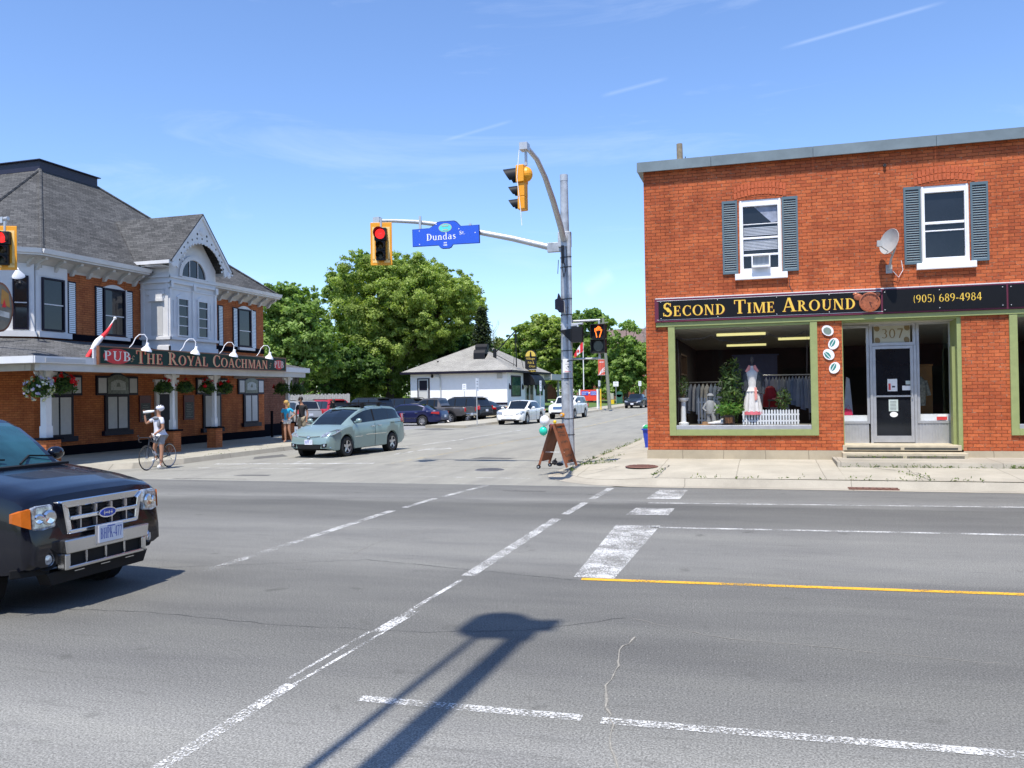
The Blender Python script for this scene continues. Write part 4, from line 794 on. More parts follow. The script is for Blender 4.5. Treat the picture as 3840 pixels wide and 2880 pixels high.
M('bag_red', (.5, .02, .08), .5); b = MB().use(MATS['bag_red']); b.prism([(1.87, yd+.1, 1.285), (2.08, yd+.1, 1.285), (2.05, yd+.1, 1.42), (1.9, yd+.1, 1.46)], (0, .08, 0)); b.tube([(1.92, yd+.14, 1.44), (1.98, yd+.14, 1.54), (2.03, yd+.14, 1.42)], .006, 5); tag(b.build('handbag'), 'red handbag on the shelf left of the shop door', 'handbag')
b = MB().use(MATS['garment_0']); b.prism([(1.9, yd+.5, 1.3), (2.12, yd+.5, 1.3), (2.05, yd+.5, 2.2), (1.98, yd+.5, 2.25)], (0, .1, 0)); tag(b.build('hanging_dress'), 'pale dress hanging behind the glass left of the shop door', 'dress')
M('amber_wood', (.25, .11, .02), .5); b = MB().use(MATS['amber_wood']).box(3.75, 23.6, .58, 4.05, 23.9, 2.5); b.box(3.73, 23.58, 2.5, 4.07, 23.92, 2.54); tag(b.build('wooden_cabinet', bevel=.01), 'tall orange wooden cabinet inside the shop right of the door', 'cabinet')
M('camo', (.2, .2, .17), .9, var=.6, scale=15); b = MB().use(MATS['camo']).lathe([(.14, 0), (.16, .4), (.15, .6), (.06, .72), (0, .72)], (3.66, 23.1, 1.5), n=12); b.tube([(3.53, 23.1, 2.12), (3.46, 23.1, 1.75)], .05, 8); b.tube([(3.8, 23.1, 2.12), (3.88, 23.1, 1.75)], .05, 8); b.tube([(3.66, 23.1, .58), (3.66, 23.1, 1.5)], .02, 6); tag(b.build('dress_form', smooth=60), 'dress form with patterned jacket behind the glass right of the shop door', 'dress form')
b = MB().use(MATS['black_print']); pz = [(-2.15, 3.33), (-1.7, 3.28), (-1.3, 3.36), (-.9, 3.2), (-.4, 3.16), (.1, 3.34), (.5, 3.26), (1.0, 3.4)]
pts = []
for (a, z), (c_, z2) in zip(pz, pz[1:]):
    for i in range(8): t = i/8; pts.append((a+(c_-a)*t, YW+.2, z+(z2-z)*t-.05*math.sin(math.pi*t)+.008*((i*7) % 3)))
b.tube(pts, .005, 4); b.tube([(-2.13, YW+.2, 3.3), (-2.1, YW+.2, 2.4), (-2.14, YW+.2, 1.2)], .005, 4); b.tube([(1.0, YW+.2, 3.4), (.98, YW+.2, 2.4), (1.02, YW+.2, 1.2)], .005, 4)
for p in pts[::2]: b.ball((p[0], p[1], p[2]-.012), (.006, .006, .014), 5, 4)
tag(b.build('string_lights'), 'dark string of small lights hung across the top of the shop window', 'string lights')
# weathered roof post behind the shop
M('old_wood', (.24, .20, .14), .9, var=.3, scale=12)
b = MB().use(MATS['old_wood']).tube([(-2.25, 25, 7.4), (-2.27, 25, 9.15)], [.10, .085], 10); b.box(-2.45, 24.9, 7.4, -1.6, 25.1, 8.03)
b.use(MATS['black_print']).tube([(-2.15, 24.95, 8.0), (-2.05, 24.95, 8.3), (-2.12, 24.95, 8.55), (-2.1, 24.95, 8.75)], .015, 5); tag(b.build('wooden_post'), 'weathered wooden post standing above the roof edge of the brick shop', 'post')
M('bin_blue', (.02, .06, .45), .5); M('bottle_green', (.02, .35, .12), .4)
b = MB().use(MATS['bin_blue']); b.add([(-3.63, 26.6, .2), (-3.26, 26.6, .2), (-3.26, 27.1, .2), (-3.63, 27.1, .2), (-3.70, 26.52, .78), (-3.21, 26.52, .78), (-3.21, 27.18, .78), (-3.70, 27.18, .78)], [(3, 2, 1, 0), (0, 1, 5, 4), (1, 2, 6, 5), (2, 3, 7, 6), (3, 0, 4, 7)]); b.box(-3.73, 26.49, .76, -3.2, 26.53, .8)
b.use(MATS['bottle_green']).lathe([(.1, 0), (.11, .15), (.03, .22), (0, .22)], (-3.6, 26.7, .7), n=10); b.use(MATS['paper']).ball((-3.64, 26.8, .84), (.1, .1, .08)); tag(b.build('recycling_bin'), 'blue recycling bin with bottles beside the shop side wall', 'recycling bin')

# building on the near side of the road, behind the camera: seen only in the shop glass
ob = thing('brick_block', 'dark two storey brick building across the road, out of view, mirrored in the shop glass', 'building', (10, -13, 0))
brick_mat('block_brick', (.22, .075, .05), (.16, .06, .045), (.2, .18, .16)); b = B_ = MB().use(MATS['block_brick']); b.box(-7, -20, 0, 30, -9, 8.6); b.build('wall', ob, world=True)
for i in range(9):
    for z0_, z1_ in ((1.0, 3.2), (5.0, 7.0)): MB().use(MATS['pane_dark']).box(-2.6+i*3.6, -9, z0_, -.8+i*3.6, -8.96, z1_).build('window', ob, world=True)
# ================================================================ PUB
brick_mat('pub_brick', (.49, .16, .055), (.39, .115, .042), (.30, .14, .07), .22, .075, .006)
brick_mat('wing_brick', (.22, .095, .06), (.17, .07, .045), (.24, .19, .15), .22, .10, .008)
shingle_mat('roof_shingle', (.062, .063, .064), (.11, .11, .11), 1.6); shingle_mat('porch_shingle', (.08, .08, .08), (.135, .135, .135), 2.6)
M('pub_white', (.66, .66, .66), .6, var=.07, scale=2); M('soffit', (.50, .49, .46), .8, var=.08, scale=2); M('panel_grey', (.50, .50, .49), .7, var=.06)
M('lacquer_navy', (.010, .008, .02), .5, spec=.25); M('deck_navy', (.015, .014, .035), .5); M('louver', (.80, .84, .84), .6, var=.04)
XE = -22.1
pub = thing('brick_pub', 'large orange brick pub with dark shingle hip roof, white gabled bay and porch', 'building', (-24, 27, .15))
def B(mat): return MB().use(MATS[mat])
b = B('pub_brick')
b.box(XE-.3, 21.3, .47, XE, 34.1, 6.7); b.prism([(XE, 21.3, .47), (XE-.3, 21.6, .47), (-24.1, 19.6, .47), (-23.9, 19.5, .47)], (0, 0, 6.23)); b.box(-36, 19.5, .47, -23.91, 19.8, 6.7); b.box(-36, 33.8, .75, XE-.31, 34.09, 6.7); b.box(-36, 19.81, .75, -35.7, 33.79, 6.7)
b.build('wall', pub, world=True)
b = B('black_trim'); b.box(XE-.3, 21.3, .1, XE+.04, 34.12, .465); b.prism([(XE+.04, 21.28, .1), (XE-.3, 21.6, .1), (-24.1, 19.6, .1), (-23.87, 19.46, .1)], (0, 0, .365)); b.box(-36, 19.46, .1, -23.9, 19.8, .465)
b.box(XE+.003, 22.6, 3.96, XE+.05, 34.1, 4.17); b.build('plinth_and_band', pub, world=True)  # low black base, plus a dark band along the wall below the upper sills
b = B('wing_brick').box(-28, 34.13, .72, -22.25, 36.4, 3.3); b.use(MATS['black_trim']).box(-28, 34.13, .1, -22.2, 36.42, .715); b.build('side_wing', pub, world=True)
# ---- main roof: eave (x,y) polygon, deck
ez, dz = 6.62, 11.0
E_ = [(-21.5, 21.06), (-21.5, 34.6), (-36.6, 34.6), (-36.6, 19.2), (-23.36, 19.2)]
D_ = [(-27, 26.4), (-27, 29.2), (-31, 29.2), (-31, 26.4)]
b = B('roof_shingle'); V = lambda p, z: (p[0], p[1], z)
b.poly([V(E_[0], ez), V(E_[1], ez), V(D_[1], dz), V(D_[0], dz)]); b.poly([V(E_[1], ez), V(E_[2], ez), V(D_[2], dz), V(D_[1], dz)])
b.poly([V(E_[2], ez), V(E_[3], ez), V(D_[3], dz), V(D_[2], dz)]); b.poly([V(E_[3], ez), V(E_[4], ez), V(D_[0], dz), V(D_[3], dz)]); b.poly([V(E_[4], ez), V(E_[0], ez), V(D_[0], dz)])
rf = b.build('roof', pub, world=True)
b = B('roof_shingle')
for a, c in ((E_[0], D_[0]), (E_[4], D_[0]), (E_[1], D_[1])): b.tube([V(a, ez+.02), V(c, dz+.02)], .06, 6)
b.build('hip_caps', rf, world=True)
b = B('deck_navy').box(-31.1, 26.3, 10.95, -26.92, 29.28, 11.33); b.box(-31.2, 26.2, 11.335, -26.82, 29.38, 11.37); b.build('roof_deck', rf, world=True)
# ---- gutter, soffit cove and brackets
def eave(a, c, nrm, zt=6.70, br=True, name=''):
    """a, c eave end points, nrm outward"""
    n = Vector((*nrm, 0)); a, c = Vector((*a, 0)), Vector((*c, 0)); g = B('pub_white'); Z = Vector((0, 0, 1))
    g.prism([a+Z*(zt-.14)-n*.02, a+Z*(zt-.14)+n*.07, a+Z*zt+n*.12, a+Z*zt-n*.02], c-a); g.prism([a+Z*(zt-.20)-n*.10, a+Z*(zt-.20)-n*.0, a+Z*(zt-.143)+n*.0, a+Z*(zt-.143)-n*.1], c-a)
    g.build('gutter', pub, world=True)
    s = B('soffit'); s.prism([a+Z*(zt-.21)-n*.02, a+Z*(zt-.25)-n*.3, a+Z*(zt-.45)-n*.56, a+Z*(zt-.52)-n*.598, a+Z*(zt-.21)-n*.598], c-a)
    s.build('soffit', pub, world=True)
    if br:
        L_ = (c-a).length; t = (c-a).normalized(); k = int(L_/.75); s = B('soffit')
        for i in range(k+1):
            p = a+t*(.25+i*(L_-.5)/max(k, 1)); s.prism([p+Z*(zt-.22)-n*.1, p+Z*(zt-.30)-n*.12, p+Z*(zt-.42)-n*.38, p+Z*(zt-.60)-n*.5, p+Z*(zt-.62)-n*.592, p+Z*(zt-.22)-n*.592], t*.11)
        s.build('eave_brackets', pub, world=True)
eave((-21.5, 21.06), (-21.5, 25.9), (1, 0)); eave((-21.5, 29.0), (-21.5, 34.6), (1, 0)); eave((-23.36, 19.2), (-21.5, 21.06), (.7071, -.7071), br=False); eave((-36, 19.2), (-23.4, 19.2), (0, -1), br=False)
# ---- corner bay, white panelled, two windows
b = B('pub_white'); b.box(XE+.002, 21.33, 4.05, XE+.09, 22.58, 6.3); b.box(XE+.0905, 21.34, 3.98, XE+.20, 22.66, 4.16); b.box(XE+.091, 21.36, 5.95, XE+.105, 22.56, 6.28)
u = Vector((-.7071, -.7071, 0)); n = Vector((.7071, -.7071, 0)); o0 = Vector((XE, 21.3, 0))
def cham(b, t0, t1, z0, z1, d0, d1): p = o0+u*t0+n*d0; b.prism([p+Vector((0, 0, z0)), o0+u*t1+n*d0+Vector((0, 0, z0)), o0+u*t1+n*d0+Vector((0, 0, z1)), p+Vector((0, 0, z1))], n*(d1-d0))
cham(b, -.03, 2.5, 4.05, 6.3, .003, .09); cham(b, -.1, 2.6, 3.98, 4.16, .0905, .2)
b.build('corner_bay', pub, world=True)
def sash(x, y0, y1, z0, z1, frame='lacquer_navy', arch=0, bars=(.5,), fw=.06, parent=None):
    f = B(frame); f.box(x, y0, z0, x+.06, y0+fw, z1); f.box(x, y1-fw, z0, x+.06, y1, z1); f.box(x, y0+fw, z0, x+.06, y1-fw, z0+fw); f.box(x, y0+fw, z1-fw, x+.06, y1-fw, z1)
    o = f.build('window', parent or pub, world=True)
    p = B('pane_dark'); p.poly([(x+.015, y0+fw, z0+fw), (x+.015, y1-fw, z0+fw), (x+.015, y1-fw, z1-fw), (x+.015, y0+fw, z1-fw)]); p.build('pane', o, world=True)
    g = B('pub_white')
    for q in bars: z = z0+(z1-z0)*q; g.box(x+.018, y0+fw, z-.018, x+.045, y1-fw, z+.018)
    g.build('sash_bars', o, world=True); return o
sash(XE+.092, 21.52, 22.42, 4.2, 5.9)
w = B('lacquer_navy'); cham(w, .12, .56, 4.2, 5.9, .0905, .13); o = w.build('window', pub, world=True)
w = B('pane_dark'); cham(w, .17, .51, 4.26, 5.84, .1305, .135); w.build('pane', o, world=True); w = B('pub_white'); cham(w, .17, .51, 5.03, 5.06, .1355, .15); w.build('sash_bar', o, world=True)
# ---- shuttered upper windows
def shutter(y0, y1, z0, z1, m='louver'):
    f = B('lacquer_navy'); x = XE+.003; f.box(x, y0-.05, z0-.02, x+.03, y1+.05, z1+.04); f.use(MATS[m]); k = 26 if m == 'louver' else 1
    for i in range(k):
        z = z0+(z1-z0)*i/k
        if k > 1: f.add([(x+.05, y0, z), (x+.05, y1, z), (x+.032, y1, z+.055), (x+.032, y0, z+.055)], [(0, 1, 2, 3)])
        else: f.box(x+.031, y0, z0, x+.045, y1, z1)
    f.build('shutter', pub, world=True)
def arch_head(y0, y1, z, x, m, h=.13, th=.05, name='arch_head'):
    n_ = 12; pts = [(x, y0, z)]+[(x, y0+(y1-y0)*i/n_, z+h*math.sin(math.pi*i/n_)) for i in range(n_+1)]+[(x, y1, z)]
    return B(m).prism(pts[1:-1], (th, 0, 0)).build(name, pub, world=True)
shutter(22.69, 22.96, 4.2, 5.88)
for y0, y1 in ((24.24, 25.26), (32.12, 33.08)):
    sash(XE+.002, y0, y1, 4.22, 5.88, bars=(.42,)); arch_head(y0-.02, y1+.02, 5.885, XE+.003, 'pub_white', .14, .04)
    shutter(y0-.33, y0-.08, 4.2, 5.86); shutter(y1+.1, y1+.36, 4.2, 5.86)
    B('pub_white').box(XE+.055, y0-.1, 4.06, XE+.16, y1+.12, 4.18).build('sill', pub, world=True)
    B('pub_white').box(XE+.05, y1+.02, 4.22, XE+.07, y1+.08, 5.9).build('trim', pub, world=True)
    w_ = B('pub_brick')
    for i in range(11): t = (i+.5)/11*2-1; y = (y0+y1)/2+t*.62; z = 6.0+.13*(1-t*t); w_.box(XE+.001, y-.05, z, XE+.02, y+.045, z+.21)
    w_.build('brick_arch', pub, world=True)
shutter(29.15, 29.4, 4.2, 5.86); shutter(30.75, 31.0, 4.2, 5.86)
# ---- gabled bay
XB = -20.84
b = B('pub_white'); b.box(XE-.2, 26.10, 3.7, XB, 28.85, 7.0)
b.prism([(XB-.001, 26.1, 7.0), (XB-.001, 28.85, 7.0), (XB-.001, 27.475, 8.55)], (-1.2, 0, 0))
bay = b.build('gabled_bay', pub, world=True)
b = B('pub_white')                                             # mouldings, pilasters
for z0, z1, d in ((3.72, 3.9, .05), (4.14, 4.24, .09), (6.22, 6.30, .08), (6.42, 6.5, .06), (6.0, 6.05, .03)):
    b.box(XB+.001, 26.05, z0, XB+d, 28.9, z1); b.box(XE, 26.1-d, z0, XB+d, 26.099, z1)
for y in (26.10, 27.38, 28.73): b.box(XB+.001, y, 4.24, XB+.045, y+.12, 6.22)
for y in (26.32, 28.5): b.box(XB+.001, y, 4.6, XB+.03, y+.06, 5.6)
for x in (-22.05, -20.98): b.box(x, 26.06, 4.24, x+.12, 26.098, 6.22)
b.box(-21.7, 26.0, 5.55, -21.05, 26.098, 5.66); b.box(-21.66, 26.02, 5.66, -21.1, 26.098, 5.8); b.box(-21.8, 26.04, 5.8, -21.0, 26.098, 5.95)
for y in (27.44, 26.16, 28.79): b.box(XB+.082, y-.07, 6.05, XB+.12, y+.07, 6.3)
for y0, y1 in ((26.25, 27.3), (27.6, 28.65)):
    b.box(XB+.001, y0, 6.08, XB+.02, y1, 6.12)
b.build('moulding', bay, world=True)
b = B('panel_grey'); b.box(-21.62, 26.085, 4.3, -21.12, 26.0985, 5.5); b.build('side_panel', bay, world=True)
for y0, y1 in ((26.52, 27.16), (27.68, 28.32)):
    sash(XB+.002, y0, y1, 4.28, 5.72, 'pub_white', bars=(.28, .52, .8), fw=.05, parent=bay)
    n_ = 10; B('pub_white').prism([(XB+.002, y0-.05+(y1-y0+.1)*i/n_, 5.725+.16*math.sin(math.pi*i/n_)) for i in range(n_+1)], (.03, 0, 0)).build('window_hood', bay, world=True)
n_ = 20; yc = 27.475
b = B('pub_white'); rr, ri = .86, .70
for i in range(n_):
    a, c = math.pi*i/n_, math.pi*(i+1)/n_
    b.prism([(XB+.002, yc+rr*math.cos(a), 6.52+rr*math.sin(a)), (XB+.002, yc+rr*math.cos(c), 6.52+rr*math.sin(c)), (XB+.002, yc+ri*math.cos(c), 6.52+ri*math.sin(c)), (XB+.002, yc+ri*math.cos(a), 6.52+ri*math.sin(a))], (.06, 0, 0))
b.box(XB+.002, yc-.72, 6.50, XB+.07, yc+.72, 6.55); 
for y in (yc-.24, yc+.24): b.box(XB+.012, y-.015, 6.55, XB+.04, y+.015, 6.55+.64)
o = b.build('half_round_window', bay, world=True)
B('pane_dark').poly([(XB+.008, yc+.7*math.cos(math.pi*i/n_), 6.55+.66*math.sin(math.pi*i/n_)) for i in range(n_+1)]).build('pane', o, world=True)
# bargeboard: gable outline minus a big arch, pierced look with dots
XG = -20.42; apex = (yc, 8.92); el = (25.66, 6.98); er = (29.29, 6.98)
b = B('pub_white'); n_ = 28; ra = 1.22
outer = []
for i in range(n_+1):
    t = i/n_; outer.append((el[0]+(apex[0]-el[0])*t*2, el[1]+(apex[1]-el[1])*t*2) if t <= .5 else (apex[0]+(er[0]-apex[0])*(t-.5)*2, apex[1]+(er[1]-apex[1])*(t-.5)*2))
inner = []
for i in range(n_+1):
    a = math.pi-math.pi*i/n_; inner.append((yc+(ra+.17*abs(math.cos(a))**6)*math.cos(a), 6.72+1.12*math.sin(a)))
for i in range(n_):
    b.prism([(XG, *outer[i]), (XG, *outer[i+1]), (XG, *inner[i+1]), (XG, *inner[i])], (-.05, 0, 0))
bb = b.build('bargeboard', bay, world=True)
b = B('pub_white')
for a_, c_ in ((el, apex), (er, apex)):
    b.prism([(XG+.002, a_[0], a_[1]), (XG+.002, c_[0], c_[1]), (XG+.002, c_[0], c_[1]-.13), (XG+.002, a_[0]+(.1 if a_ is el else -.1), a_[1]-.06)], (.05, 0, 0))
for i in range(1, 20):
    a = math.pi*i/20; y, z = yc+1.2*math.cos(a), 6.74+1.1*math.sin(a); b.lathe([(.045, 0), (.045, .02), (0, .02)], (XG+.001, y, z), (1, 0, 0), 8)
b.ball((XG+.01, 25.83, 6.84), (.03, .13, .13)); b.ball((XG+.01, 29.12, 6.84), (.03, .13, .13)); b.lathe([(.15, 0), (.15, .02), (.1, .02), (.1, .035), (0, .035)], (XG+.001, yc, 8.28), (1, 0, 0), 16); b.build('board_ornament', bb, world=True)
b = B('joint_dark')
for i in range(1, 14):
    a = math.pi*i/14; y, z = yc+1.34*math.cos(a), 6.76+1.26*math.sin(a); b.lathe([(.04, 0), (0, .004)], (XG+.001, y, z), (1, 0, 0), 8) if z < 8.05 else None
for s in (-1, 1): b.lathe([(.05, 0), (0, .004)], (XG+.001, yc+s*.28, 8.16), (1, 0, 0), 8)
b.build('board_holes', bb, world=True)
# dormer roof
b = B('roof_shingle')
for ey, s in ((25.62, -1), (29.33, 1)): b.add([(XG+.06, ey, 6.96), (-21.9, ey, 6.96), (-24.4, yc, 8.98), (XG+.06, yc, 8.98)], [(0, 1, 2, 3) if s > 0 else (3, 2, 1, 0)]); b.add([(XG+.06, ey, 6.90), (-21.9, ey, 6.90), (-24.4, yc, 8.92), (XG+.06, yc, 8.92)], [(3, 2, 1, 0) if s > 0 else (0, 1, 2, 3)]); b.add([(XG+.06, ey, 6.96), (XG+.06, yc, 8.98), (XG+.06, yc, 8.92), (XG+.06, ey, 6.9)], [(0, 1, 2, 3)])
b.build('dormer_roof', bay, world=True)
b = B('pub_white'); b.box(-22.1, 25.56, 6.84, XG+.02, 25.68, 6.96); b.box(-21.9, 25.66, 6.3, -21.8, 25.76, 6.84); b.box(-22.0, 26.09-.4, 6.78, XB, 26.095, 6.83); b.box(XE, 29.26, 6.84, XG+.02, 29.38, 6.96); b.build('dormer_gutter', bay, world=True)
# ---- porch
b = B('porch_shingle'); PX, PS, PN = -18.62, 18.0, 32.15
z0, z1 = 3.16, 3.95
b.add([(PX, PS, z0), (PX, PN, z0), (XE, PN-1.6, z1), (XE, 21.3, z1), (-36, PS, z0), (-36, 19.5, z1), (-23.9, 19.5, z1), (XE-1.2, PN, z0)], [(0, 1, 2, 3), (4, 0, 3, 6, 5), (1, 7, 2)])
b.build('porch_roof', pub, world=True)
b = B('pub_white'); b.box(PX-.03, PS-.03, 2.98, PX+.02, PN+.02, z0+.01); b.box(-36, PS-.05, 2.98, PX-.032, PS-.0, z0+.01); b.box(XE, PN-.04, 2.98, PX-.032, PN+.02, z0+.01); b.build('porch_fascia', pub, world=True)
b = B('soffit'); b.box(-18.86, 18.2, 2.78, -18.66, 31.9, 2.978); b.box(-19.5, 18.5, 2.80, -19.3, 31.9, 2.976); b.box(-36, 18.5, 2.80, -19.51, 18.7, 2.976); b.box(-22.05, 31.72, 2.80, -19.51, 31.9, 2.976); b.box(XE+.06, PS, 2.98, PX-.035, PN-.05, 3.0); b.box(-36, PS, 2.98, -22.05, 19.4, 3.0); b.build('porch_beam', pub, world=True)  # beams use the duller soffit colour, porch shade put into the paint
for y, wd in ((19.1, .2), (24.4, .12), (26.7, .12), (31.7, .14)):
    b = B('pub_white'); x = -19.4; h = wd/2; b.box(x-h, y-h, .92, x+h, y+h, 2.8); b.box(x-h-.02, y-h-.02, .92, x+h+.02, y+h+.02, 1.25); b.box(x-h-.03, y-h-.03, 2.72, x+h+.03, y+h+.03, 2.799)
    for s in (-1, 1):
        pr_ = [(x-.03, y+s*h, 2.78), (x-.03, y+s*(h+.30), 2.78), (x-.03, y+s*(h+.27), 2.70), (x-.03, y+s*(h+.14), 2.67), (x-.03, y+s*(h+.10), 2.54), (x-.03, y+s*h, 2.5)]; b.prism(pr_, (.06, 0, 0))
    b.build('porch_post', pub, world=True, bevel=.006)
    b = B('pub_brick'); q = .26 if wd > .16 else .19; b.box(x-q, y-q, .12, x+q, y+q, .855); b.use(MATS['black_trim']).box(x-q-.05, y-q-.05, .857, x+q+.05, y+q+.05, .917); b.build('brick_pier', pub, world=True)
B('panel_grey').box(PX+.021, 18.3, 3.01, PX+.035, 19.7, 3.12).build('fascia_panel', pub, world=True)
# ---- ground floor windows
def t_win(ya, yb, y0, y1, z0, zt, names=True):
    x = XE+.003; f = B('lacquer_navy'); f.box(x, ya, 2.12, x+.07, yb, 2.80); f.box(x, y0, z0, x+.07, y1, 2.118); f.box(x, y0-.12, z0-.17, x+.14, y1+.12, z0-.002)
    n_ = 10; yc_ = (ya+yb)/2; w_ = (yb-ya); f.prism([(x, yc_-.34+.68*i/n_, 2.803+.13*math.sin(math.pi*i/n_)) for i in range(n_+1)], (.07, 0, 0)); o = f.build('window', pub, world=True)
    p = B('panel_grey'); k = .28*w_/2
    p.box(x+.0705, ya+.07, 2.2, x+.08, ya+.07+k*1.3, 2.72); p.box(x+.0705, yb-.07-k*1.3, 2.2, x+.08, yb-.07, 2.72)
    m_ = (y0+y1)/2; p.box(x+.0705, y0+.12, z0+.07, x+.08, m_-.04, 2.06); p.box(x+.0705, m_+.04, z0+.07, x+.08, y1-.12, 2.06); p.build('window_panel', o, world=True)
    g = B('etched_glass'); hw = w_/2-.07-k*1.3-.06
    g.prism([(x+.0715, yc_-hw, 2.17)]+[(x+.0715, yc_-hw+2*hw*i/8, 2.72+.13*math.sin(math.pi*i/8)) for i in range(9)]+[(x+.0715, yc_+hw, 2.17)], (.006, 0, 0)); g.use(MATS['etched_white']).prism([(x+.078, yc_-hw*.7, 2.3)]+[(x+.078, yc_-hw*.7+1.4*hw*i/8, 2.58+.09*math.sin(math.pi*i/8)) for i in range(9)]+[(x+.078, yc_+hw*.7, 2.3)], (.003, 0, 0)); g.use(MATS['etched_glass']); g.prism([(x+.082, yc_-.1, 2.42), (x+.082, yc_+.1, 2.42), (x+.082, yc_+.05, 2.56), (x+.082, yc_-.05, 2.56)], (.002, 0, 0)); g.build('etched_pane', o, world=True)
M('etched_glass', (.10, .11, .09), .3, var=.5, scale=12); M('etched_white', (.34, .36, .34), .5, var=.3, scale=14)
t_win(21.35, 23.2, 21.62, 22.82, .78, 0); t_win(23.85, 25.85, 24.24, 25.4, .88, 0); t_win(29.2, 31.25, 29.62, 30.8, .73, 0); t_win(32.03, 34.0, 32.43, 33.55, .85, 0)
b = B('pub_white'); x = XE+.003; b.box(x, 26.78, .18, x+.1, 26.95, 2.6); b.box(x, 27.8, .18, x+.1, 27.97, 2.6); b.box(x, 26.952, 2.15, x+.1, 27.798, 2.3); b.box(x, 26.7, 2.602, x+.12, 28.05, 2.7); b.use(MATS['lacquer_navy']).box(x, 26.952, .18, x+.04, 27.798, 2.148); b.use(MATS['etched_glass']).box(x, 26.952, 2.302, x+.03, 27.798, 2.6); b.build('door', pub, world=True)
M('chalk', (.05, .055, .05), .6, var=.4, scale=18); M('board_red', (.10, .012, .012), .5)
for y0, y1, z0, z1, lab in ((25.95, 26.55, 1.12, 2.1, 'dark menu board on the brick wall just left of the pub door'), (28.42, 29.05, 1.12, 2.1, 'dark menu board on the brick wall right of the pub door')):
    t = thing('menu_board', lab, 'menu board', (XE+.01, (y0+y1)/2, z0), group='menu boards by the pub door')
    b = B('board_red'); fx = XE+.005; b.box(fx, y0, z0, fx+.05, y1, z1); b.build('frame', t, world=True)
    b = B('chalk').box(fx+.051, y0+.06, z0+.06, fx+.055, y1-.06, z1-.28); b.build('board', t, world=True)
    b = B('panel_grey')
    for i in range(8): b.box(fx+.0552, y0+.12+.03*(i % 3), z0+.12+i*.07, fx+.056, y1-.12-.04*((i*5) % 3), z0+.127+i*.07)
    b.build('chalk_lines', t, world=True)
# ---- pub sign
M('sign_green', (.006, .03, .022), .5, var=.1, spec=.2); M('sign_copper', (.20, .075, .035), .45, var=.2); M('tan_letter', (.62, .38, .20), .5, var=.1); M('sign_red', (.60, .02, .025), .5); M('cream_letter', (.72, .70, .64), .5)
psg = thing('pub_sign', 'long dark green pub sign reading THE ROYAL COACHMAN on the porch roof', 'sign', (-18.55, 25.1, 2.99))
xs = -18.53; y0, y1, z0, z1 = 20.12, 30.15, 2.99, 3.54
b = B('sign_copper'); b.box(xs-.06, y0, z0, xs, y1, z1); b.box(xs+.0005, y0, z0, xs+.025, y1, z0+.035); b.box(xs+.0005, y0, z1-.035, xs+.025, y1, z1); b.box(xs+.0005, y0, z0+.0355, xs+.025, y0+.05, z1-.0355); b.box(xs+.0005, y1-.05, z0+.0355, xs+.025, y1, z1-.0355); b.build('sign_frame', psg, world=True)
B('sign_green').box(xs+.0005, y0+.052, z0+.037, xs+.012, y1-.052, z1-.037).build('sign_panel', psg, world=True)
B('pub_white').box(xs-.12, y0-.1, 3.0, xs-.065, y0-.02, 3.42).build('end_post', psg, world=True)
b = B('sign_red'); ellipse(b, (xs+.016, 20.86, 3.25), (0, 1, 0), (0, 0, 1), .56, .23); ellipse(b, (xs+.016, 29.62, 3.25), (0, 1, 0), (0, 0, 1), .34, .19); b.build('red_ovals', psg, world=True)
for mm, dy, lf in (('sign_red', .035, .001), ('tan_letter', 0, .004)):
    b = B(mm); text(b, 'T^H^E R^O^Y^A^L C^O^A^C^H^M^A^N', (xs+.018, 21.62+dy, 3.07-dy*.3), (0, 1, 0), (0, 0, 1), (1, 0, 0), .40, 7.2, sc=.8, lift=lf, gap=.06); b.build('sign_lettering' if lf > .002 else 'lettering_shadow', psg, world=True)
b = B('cream_letter'); text(b, 'PUB', (xs+.02, 20.32, 3.12), (0, 1, 0), (0, 0, 1), (1, 0, 0), .28, 1.1); text(b, 'PUB', (xs+.02, 29.3, 3.13), (0, 1, 0), (0, 0, 1), (1, 0, 0), .26, .68); b.build('pub_lettering', psg, world=True)
b = B('tan_letter')
for yo in (21.5, 29.02):
    for s in (-1, 1):
        for pl in arc(yo+s*.04, 3.2+s*.04, .05, .06, 20 if s > 0 else 200, 300 if s > 0 else 480, .012, .012, 10): b.poly([(xs+.02, p[0], p[1]) for p in pl])
b.build('scroll_ornament', psg, world=True)
# ---- gooseneck lamps
M('enamel', (.82, .83, .86), .3, var=.02)
lab = ['leftmost', 'second from left', 'third from left', 'rightmost']
for i, (y, zt) in enumerate(((21.9, 3.95), (24.25, 3.92), (26.4, 3.95), (28.7, 3.95))):
    t = thing('gooseneck_lamp', '%s white gooseneck lamp hanging over the pub sign' % lab[i], 'lamp', (xs, y, 3.57), group='gooseneck lamps over the pub sign')
    b = B('enamel'); pts = [(xs-.30, y-.42, 3.52), (xs-.2, y-.30, 3.54), (xs-.14, y-.2, 3.68), (xs-.1, y-.13, 3.86), (xs-.04, y-.03, 3.97), (xs+.06, y+.07, 3.97), (xs+.12, y+.12, 3.86), (xs+.12, y+.10, 3.72)]; b.tube(pts, .013, 8); b.build('neck', t, world=True, smooth=60)
    b = B('enamel').lathe([(.025, .17), (.045, .16), (.055, .07), (.09, .03), (.155, -.05), (.165, -.10), (.155, -.10), (.08, .0), (0, .02)], (xs+.13, y+.09, 3.55), (.2, .06, 1), 20); b.build('lamp_shade', t, world=True, smooth=50)
t = thing('gooseneck_lamp', 'white gooseneck lamp at the top of the pub corner beside the oval sign', 'lamp', (-22, 20.9, 6.0))
B('enamel').tube([(-22.25, 20.9, 5.95), (-21.9, 20.5, 6.02), (-21.55, 20.2, 5.98), (-21.4, 20.1, 5.9)], .02, 8).build('neck', t, world=True)
